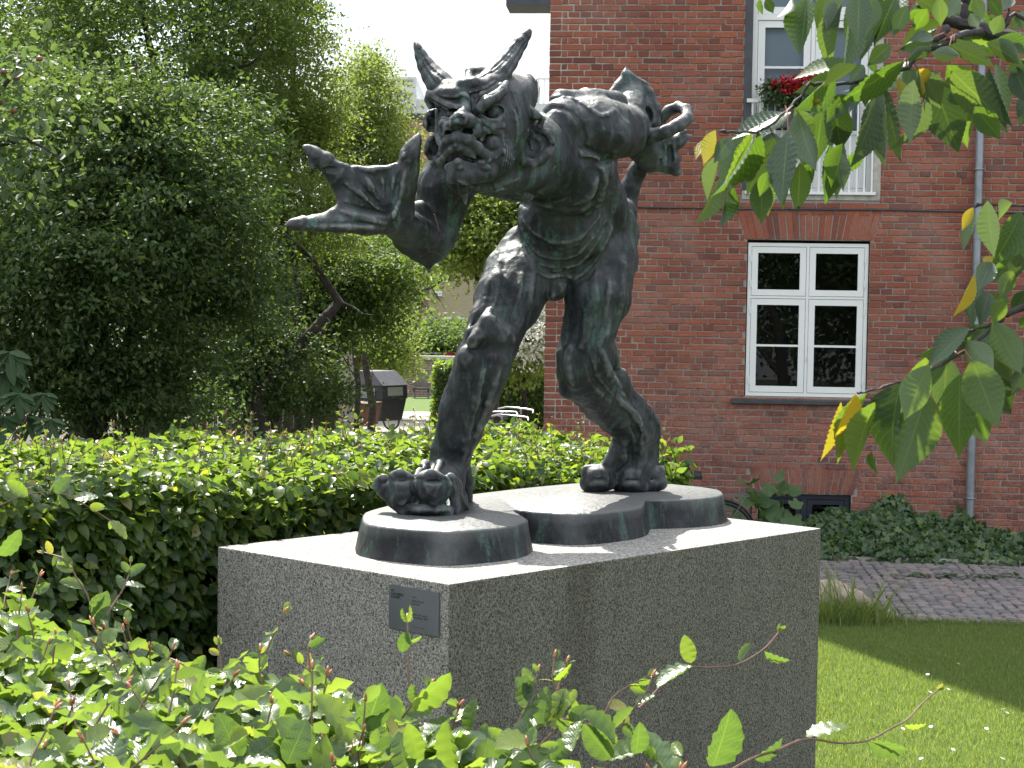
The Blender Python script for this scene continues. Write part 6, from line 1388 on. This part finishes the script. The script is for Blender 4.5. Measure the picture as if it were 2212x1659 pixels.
A2 = np.array([.50, 3.02, 0]); B2 = np.array([-2.35, 5.72, 0]); D2 = norm(B2-A2); IN2 = np.array([D2[1], -D2[0], 0])*-1.0
if IN2[1] > 0: IN2 = -IN2
hedge(h2, A2, B2, 1.25, IN2, 1.50, 1.62, 5000, 4600, 37, .094, BT, 'beech', n_single=300, topback=.04, nshoot=150, shoot_len=(.06, .22), ztop_curve=.05, zmin=.6, explicit=ex)

# ------------------------------------------------------------------ cherry branches at the upper right
ch = thing('cherry_tree', 'cherry tree reaching in with big serrated drooping leaves at the upper right', 'tree', (2.6, 3.4, 0))
CH = [leaf_template(37, .24, .44, .22, .14, .04, .024, 1, True), leaf_template(37, .25, .42, .32, .22, .05, .024, 2, True), leaf_template(37, .235, .46, .14, .05, .06, .024, 3, True), leaf_template(37, .24, .43, .40, -.10, .04, .024, 4, True)]
CHM = {(k, m_): mesh_np('leaf', a, b, M[m_], True, uv=c) for k, (a, b, c) in enumerate(CH) for m_ in ('cherry', 'cherry_dark', 'cherry_yellow', 'cherry_pale')}
rc = np.random.default_rng(9); pet = MB()
def c1(x, y): return 1504+x/3.125, y/3.125
def c2(x, y): return 1504+x/2.344, 442.4+y/2.344
def cleaf(f, bx, by, tx, ty, w, m_='cherry', Y=3.3, node=None, sc=3.125):
    x0, y0 = f(bx, by); x1, y1 = f(tx, ty); Yb = Y + rc.normal(0, .05); a = at(x0, y0, Yb); b = at(x1, y1, Yb+rc.normal(0, .03)); L = b-a; ln = float(np.linalg.norm(L)); wm = w/sc*Yb/FPX; full = .47*ln; c = min(1.0, wm/max(full, 1e-6)); al = math.acos(c)*rc.choice([-1, 1]); sx = max(1.0, wm/full)
    v = norm(CAM-a); l = norm(L); v = norm(v-l*(v@l)); s_ = np.cross(l, v); nn = v*math.cos(al)+s_*math.sin(al)
    if rc.random() < .35: nn = -nn
    x = np.cross(l, nn); k = int(rc.integers(0, 4)); sw = min(sx, 1.22)*1.08; ln = ln*1.06
    mw = Matrix(((x[0]*ln*sw, l[0]*ln, nn[0]*ln, a[0]), (x[1]*ln*sw, l[1]*ln, nn[1]*ln, a[1]), (x[2]*ln*sw, l[2]*ln, nn[2]*ln, a[2]), (0, 0, 0, 1)))
    if m_ == 'cherry' and rc.random() < .62: m_ = 'cherry_dark'
    kw = {} if m_ in ('cherry', 'cherry_dark') else {'label': 'yellowing leaf' if m_ == 'cherry_yellow' else 'pale grey-green leaf'}
    link('leaf', CHM[(k, m_)], ch, mat=mw, **kw)
    if node is not None:
        nx, ny = node; q = at(nx, ny, Y); mid = (a+q)/2 + np.array([0, 0, .012]); pet.tube([q, mid, a], [.0014, .0012, .0010], 5, False)
Yl, Pl = 'cherry_yellow', 'cherry_pale'
n1 = (1700, 240); n2 = (1750, 180); n3 = (1960, 145); n4 = (2060, 90); n5 = (1650, 280)
L1 = [(745,-10,720,380,190),(640,-10,575,140,60),(470,-10,520,90,70),(430,-10,455,95,40),(1000,-30,900,195,110),(1040,60,960,485,120),(1100,-40,1090,300,170),(1190,-30,1150,240,150),(1240,100,1100,400,100),(1340,-20,1210,280,160),(1620,185,1350,305,110),(1600,250,1450,260,75),(1590,330,1420,400,80),(1310,300,1160,440,110),(1400,420,1000,690,150),(1080,440,870,600,95),(940,510,640,715,150),(590,760,245,920,110),(415,880,205,1350,110),(230,930,130,1085,110),
(220,1230,135,1525,100),(260,1270,285,1415,60),(530,930,345,1300,190),(620,890,565,1360,190),(440,1200,440,1500,150),(480,1160,430,1320,80),(700,1100,690,1420,140),(690,760,775,1165,180),(850,750,805,1085,165),(930,690,980,1015,210),(900,980,915,1365,150),(930,1010,970,1275,100),(990,970,940,1250,100),(1220,690,1095,1115,140),(1260,600,1310,1100,165),(1600,540,1765,1015,280),(1720,480,2060,805,250),(1880,720,2048,935,150),
(1760,260,2100,400,135),(1960,290,2215,420,120),(1980,460,2165,835,125),(2230,420,2090,485,110),(2240,640,2190,830,110),(2240,90,2120,205,130),(1480,-20,1705,105,110),(1640,-20,1650,160,100),(1780,-20,1700,115,90),(1880,-20,1935,125,100),(1850,90,1905,185,90),(1590,360,1785,370,95),(1710,310,2010,425,125),(1130,440,1035,560,100),(1420,40,1340,230,120),(1560,60,1480,200,110),(1980,-10,2060,110,110),(2120,-20,2060,80,90),(1500,470,1400,640,120),(1830,560,1990,790,200),(1440,130,1560,60,80),
(800,830,700,1080,110),(380,930,230,1180,80),(1010,640,880,830,140),(1180,520,1050,760,120),(2150,450,2230,700,120),(1700,20,1760,160,100),(2000,110,1930,230,90)]
for (a, b, c, d, w) in L1:
    x, y = c1(a, b); nd = min((n1, n2, n3, n4, n5), key=lambda n_: (n_[0]-x)**2+(n_[1]-y)**2); cleaf(c1, a, b, c, d, w, Y=3.3+rc.uniform(-.12, .15), node=nd if (nd[0]-x)**2+(nd[1]-y)**2 < 48**2 else None)
    if w > 80 and rc.random() < .85: cleaf(c1, a+rc.normal(0, 50), b-rc.uniform(0, 40), c+rc.normal(0, 70), d-rc.uniform(0, 90), w*.9, Y=3.48)
for (a, b, c, d, w, m_) in [(130,880,45,1105,100,Yl),(72,935,-5,1065,60,Yl),(150,1050,48,1335,90,Pl),(1345,530,1390,885,95,Yl),(1470,540,1432,955,160,Pl),(1555,640,1400,1012,90,Pl),(1520,460,1645,725,170,Pl),(2062,100,2000,245,110,Pl),(1500,470,1555,650,60,Yl)]:
    cleaf(c1, a, b, c, d, w, m_, Y=3.2)
m1 = (2150, 690); m2 = (2068, 765); m3 = (2110, 830)
for (a, b, c, d, w, m_) in [(1415,30,1345,225,60,Pl),(1405,15,1345,125,50,Yl),(1475,-20,1500,255,110,Pl),(1600,-10,1555,72,40,'cherry'),(1645,40,1530,295,130,'cherry'),(1670,190,1515,375,120,'cherry'),(1495,290,1420,445,95,'cherry'),(1405,350,1333,562,50,Yl),(1525,265,1470,302,30,Yl),(1560,470,1378,502,55,Pl),(1450,390,1375,605,85,'cherry'),(1385,625,1160,805,110,'cherry'),(1485,620,1340,742,95,'cherry'),(1505,590,1645,855,145,'cherry'),(1365,690,1512,842,125,Pl),(1270,765,1250,1035,175,Pl),(1180,810,1042,1085,150,'cherry'),(1035,905,928,1335,175,'cherry'),(1165,945,1043,1385,210,'cherry'),(1335,860,1330,1255,190,'cherry'),(1395,785,1522,1115,235,'cherry'),(1515,700,1600,885,95,Pl),(905,1000,768,1315,110,'cherry'),(862,955,755,1305,60,'cherry'),(802,955,728,1190,80,Yl),(732,1000,648,1285,60,Yl),(890,1250,902,1368,40,'cherry'),(1440,1060,1472,1185,85,'cherry'),(1680,820,1600,955,90,'cherry'),(1680,560,1640,625,60,'cherry'),(1600,330,1540,470,80,'cherry'),(1560,480,1500,600,90,'cherry'),(1680,430,1600,560,110,'cherry'),(1680,690,1640,900,130,'cherry'),(1480,440,1440,600,90,'cherry'),(1640,250,1590,400,80,'cherry')]:
    x, y = c2(a, b); nd = min((m1, m2, m3), key=lambda n_: (n_[0]-x)**2+(n_[1]-y)**2); cleaf(c2, a, b, c, d, w, m_, Y=3.05+rc.uniform(-.1, .12), node=nd if (nd[0]-x)**2+(nd[1]-y)**2 < 40**2 else None, sc=2.344)
    if w > 85 and a > 1100 and rc.random() < .8: cleaf(c2, a+rc.normal(0, 40), b-rc.uniform(0, 40), c+rc.normal(0, 60), d-rc.uniform(0, 90), w*.9, Y=3.22, sc=2.344)
pet.build('petioles', M['petiole'], ch, kind='stuff')
def branch(pts, Y, r, name='branch'):
    W = bezier_resample([at(x, y, Yy) for (x, y), Yy in zip(pts, Y)], len(pts)*4); n_ = len(W); W = W + rc.normal(0, .0012, W.shape); MB().tube(W, [r[0]+(r[1]-r[0])*i/(n_-1) + rc.normal(0, .0006) for i in range(n_)], 9).build(name, M['cherry_bark'], ch, smooth=True)
branch([(2300,118),(2180,82),(2100,58),(2050,42),(2020,22),(1985,2)], [3.45]*6, (.016, .010)); branch([(2085,55),(2080,30),(2087,0),(2095,-30)], [3.45]*4, (.010, .009)); branch([(2120,66),(2070,78),(2048,92)], [3.44, 3.4, 3.36], (.008, .006))
branch([(2050,92),(1985,118),(1960,145),(1880,170),(1800,182),(1750,180)], [3.36]*6, (.005, .003)); branch([(2045,60),(2030,80),(1990,100)], [3.42, 3.4, 3.38], (.009, .004)); branch([(1750,180),(1700,240),(1650,280),(1600,285),(1552,282)], [3.33, 3.3, 3.25, 3.22, 3.2], (.003, .0018)); branch([(2240,60),(2190,30),(2170,60),(2178,20)], [3.3]*4, (.004, .003))
branch([(2320,650),(2230,660),(2175,680),(2150,700),(2100,750),(2068,765)], [3.05]*6, (.007, .003)); branch([(2150,700),(2110,710),(2075,725)], [3.05]*3, (.003, .002)); branch([(2068,765),(1990,810),(1930,830),(1870,845),(1850,850)], [3.03, 3.0, 3.0, 2.98, 2.97], (.0028, .0015)); branch([(2290,440),(2200,445),(2120,442),(2105,448)], [3.2]*4, (.004, .002))
MB().tube([(2.62, 3.45, -.02), (2.58, 3.5, 1.0), (2.45, 3.55, 2.2), (2.2, 3.5, 2.75), at(2300, 118, 3.45)], [.13, .11, .09, .05, .017], 14).build('trunk', M['cherry_bark'], ch, smooth=True)
MB().tube([(2.58, 3.5, 1.2), (2.0, 3.3, 1.9), at(2320, 650, 3.05)], [.06, .03, .008], 10).build('limb', M['cherry_bark'], ch, smooth=True); MB().tube([(2.5, 3.53, 1.9), (1.9, 3.35, 2.3), at(2290, 440, 3.2)], [.05, .02, .005], 8).build('limb', M['cherry_bark'], ch, smooth=True)
MB().tube([at(1763, 212+k*1.4, 3.28) for k in range(11)], [max(.0004, .0075*math.sqrt(max(0, 1-((k-5)/5)**2))) for k in range(11)], 12).build('cherry_fruit', M['cherry_yellow'], ch, smooth=True)

# ------------------------------------------------------------------ plants by the house
def ivy_bed():
    r_ = np.random.default_rng(6); n = 11000; s = r_.uniform(1.4, 7.2, n); o = r_.uniform(.02, .80, n); 
    px = CX+FPX*((wp(0, .4)[None]+WD*s[:, None]-CAM)@_R)/((wp(0, .4)[None]+WD*s[:, None]-CAM)@_F)
    top = np.interp(px, [1500, 1700, 1760, 1850, 1900, 1960, 2010, 2050, 2080, 2120, 2212, 2400], [.22, .25, .36, .50, .57, .50, .40, .33, .45, .33, .30, .28])
    hh = top*np.clip(1.15-(o/.80)**1.5*1.0, .10, 1.0)*(1+.25*fbm(np.stack([s*3, o*4, 0*s], 1), 2, 3)); z = np.clip(hh - r_.random(n)**2*.22, .01, 2); P = wp(0, 0)[None] + WD*s[:, None] + WN*o[:, None]; P[:, 2] = z
    out_ = WN*.8+np.array([0, 0, .55]); L = r_.normal(0, .5, (n, 3))+np.array([0, 0, -.65])+WN*.25; Nn = out_ + r_.normal(0, .4, (n, 3))
    iv = np.array([(0, 0, 0), (.22, -.12, 0), (.48, .12, .02), (.24, .34, .03), (.34, .58, .0), (.10, .62, .03), (0, 1, -.05), (-.10, .62, .03), (-.34, .58, 0), (-.24, .34, .03), (-.48, .12, .02), (-.22, -.12, 0), (0, .35, .0)]); f_ = np.array([(12, i, (i+1) % 12) for i in range(12)])
    V, F, _ = scatter(iv, f_, P, L, Nn, r_.uniform(.05, .105, n)); t = thing('ivy_bed', 'dark green ivy mounded against the foot of the brick wall', 'ivy', tuple(wp(4, .4))); link('foliage', mesh_np('foliage', V, F, M['ivy']), t, kind='stuff')
    # a few strands fallen on the setts
    c = atz(2080, 1250, 0); n = 90; P = np.stack([c[0]+r_.normal(0, .34, n), c[1]+r_.normal(0, .05, n), r_.uniform(.01, .04, n)], 1); V, F, _ = scatter(iv, f_, P, r_.normal(0, 1, (n, 3))*np.array([1, 1, .1]), np.array([0, -.2, 1])+r_.normal(0, .3, (n, 3)), r_.uniform(.04, .075, n)); link('ivy_strand', mesh_np('ivy_strand', V, F, M['ivy']), None, label='cut ivy strand lying on the sett path in front of the ivy bed', cat='ivy')
ivy_bed()
def hollyhock():
    t = thing('hollyhock', 'young hollyhock with round lobed leaves before the cellar window', 'plant', tuple(wp(2.3, .6))); r_ = np.random.default_rng(7); k = 14; V = [(0, .15, 0)]
    for i in range(k*2+1):
        a = -math.pi*.92 + i*(2*math.pi*.92)/(k*2); rr = .5*(1+.13*math.cos(a*5))*(1 if i % 2 else .93); V.append((rr*math.sin(a), .42+rr*math.cos(a), .06*math.cos(a*5)))
    F = np.array([(0, i, i+1) for i in range(1, k*2+1)]); me = mesh_np('leaf', V, F, M['hollyhock'], True); Yh = 17.2
    for (x, y, w) in [(1607,1062,50),(1625,1090,46),(1655,1100,58),(1690,1095,66),(1640,1060,40),(1668,1075,44),(1600,1105,44),(1625,1045,34),(1660,1043,36),(1702,1055,40),(1690,1030,26),(1648,1112,50),(1605,1035,22),(1678,1060,38),(1588,1085,36),(1715,1110,50),(1630,1120,50),(1672,1125,52),(1710,1080,34),(1694,1022,18)]:
        p = at(x, y, Yh-r_.uniform(0, .25)); L = Vector((r_.normal(0, .5), -.35, r_.normal(-.2, .4))).normalized(); nn = Vector((r_.normal(0, .25), -.8, .6+r_.normal(0, .2))); X = L.cross(nn).normalized(); Z = X.cross(L); s = w*Yh/FPX*.95
        link('leaf', me, t, mat=Matrix(((X.x*s, L.x*s, Z.x*s, p[0]), (X.y*s, L.y*s, Z.y*s, p[1]), (X.z*s, L.z*s, Z.z*s, p[2]), (0, 0, 0, 1))))
    for (x, yt) in ((1622, 1045), (1690, 1022), (1655, 1043)): MB().tube([at(x+4, 1235, Yh), at(x, 1100, Yh), at(x, yt, Yh)], [.013, .010, .005], 6).build('stem', M['hollyhock'], t, smooth=True)
hollyhock()
def chestnut():
    t = thing('horse_chestnut_sapling', 'sapling with large palmate leaves in deep shade at the left edge', 'sapling', tuple(atg(-10, 10.4))); r_ = np.random.default_rng(8); tv, tf, tu = leaf_template(6, .17, .68, .12, .18, .1, .02, 5); me = mesh_np('leaf', tv, tf, M['chestnut'], True, uv=tu)
    for (x, y, s) in [(20, 760, 105), (15, 800, 115), (60, 900, 85), (95, 850, 70), (40, 850, 80), (110, 905, 75), (10, 900, 100)]:
        c = at(x, y, 10.4-r_.uniform(0, .4)); tilt = r_.normal(0, .25)
        for q in range(7):
            a = (q-3)*.58 + r_.normal(0, .05) + r_.normal(0, .1); L = Vector((math.sin(a), -.45, -math.cos(a)*.55-.25)).normalized(); nn = Vector((tilt, -.6, .8)); X = L.cross(nn).normalized(); Z = X.cross(L); k = s*10.4/FPX*(1-.1*abs(q-3))*.75
            link('leaf', me, t, mat=Matrix(((X.x*k, L.x*k, Z.x*k, c[0]), (X.y*k, L.y*k, Z.y*k, c[1]), (X.z*k, L.z*k, Z.z*k, c[2]), (0, 0, 0, 1))))
        MB().tube([c, c+np.array([-.1, .05, -.12]), atg(-10, 10.4)+np.array([0, 0, max(.3, c[2]-.5)])], [.004, .005, .008], 5).build('stem', M['twig'], t)
    MB().tube([atg(-10, 10.4), at(-5, 850, 10.4), at(5, 760, 10.4)], [.025, .02, .01], 7).build('trunk', M['bark'], t)
chestnut()
def apple():
    t = thing('apple_tree', 'apple tree branch with small fruit and pale leaves entering at the left edge', 'tree', tuple(atg(-420, 8.4))); r_ = np.random.default_rng(10); C = [lobe(20, 240, 8.4, 60, 50, .3), lobe(60, 310, 8.3, 60, 40, .25), lobe(20, 380, 8.3, 40, 60, .25), lobe(90, 240, 8.5, 40, 30, .2), lobe(20, 130, 8.5, 60, 60, .3), lobe(-60, 250, 8.4, 90, 160, .4)]
    crown('crown', t, C, 1500, .055, M['apple_leaf'], 3, clump=14, shell=.2, oval=True); MB().tube([atg(-420, 8.4), at(-330, 700, 8.4), at(-200, 420, 8.4), at(-60, 320, 8.4), at(60, 300, 8.35), at(130, 340, 8.3)], [.10, .08, .05, .025, .012, .003], 8).build('trunk', M['bark'], t, smooth=True)
    MB().tube([at(-60, 320, 8.4), at(0, 200, 8.45), at(60, 110, 8.5)], [.02, .012, .004], 6).build('limb', M['bark'], t, smooth=True); am = simple('apple_skin', (.16,.07,.045), .4, var=.3, nscale=20)
    for (x, y) in ((85, 127), (36, 168), (8, 155), (30, 240), (2, 222)):
        bm = bmesh.new(); bmesh.ops.create_uvsphere(bm, u_segments=14, v_segments=10, radius=.017)
        for v in bm.verts: v.co.z *= .9 - .25*math.exp(-(v.co.x**2+v.co.y**2)/.00005)
        me = bpy.data.meshes.new('apple'); bm.to_mesh(me); bm.free(); me.materials.append(am); me.polygons.foreach_set('use_smooth', [True]*len(me.polygons)); p = at(x, y, 8.3); link('apple', me, t, mat=Matrix.Translation(V3(p)))
apple()
# window box with red geraniums on the railing
wbx = thing('window_box', 'flower box of red geraniums on the railing of the upper window', 'flower box', tuple(wp(wall_sz(1730, 230)[0], .08)))
sA = wall_sz(1672, 230, .1); sB = wall_sz(1775, 230, .1); zq = wall_sz(1720, 250, .1)[1]
wbox(MB(), sA[0]+.05, zq-.12, sB[0], zq+.06, .055, .23).build('box', M['slate'], wbx)
def lobew(x, y, rx, ry): s, z = wall_sz(x, y, .15); k = 18/FPX; return (wp(s, .15, z), (rx*k, .10, ry*k))
crown('foliage', wbx, [lobew(1700, 215, 36, 18), lobew(1745, 215, 32, 18), lobew(1660, 195, 14, 22)], 1500, .045, M['ivy'], 12, clump=10, spread=.4, shell=.1)
crown('blossoms', wbx, [lobew(1675, 182, 9, 7), lobew(1695, 180, 9, 7), lobew(1697, 194, 8, 6), lobew(1717, 182, 10, 8), lobew(1730, 167, 8, 5), lobew(1747, 163, 7, 4), lobew(1708, 190, 8, 6), lobew(1765, 175, 9, 6)], 2600, .034, M['red'], 13, clump=12, spread=.35, shell=.5)
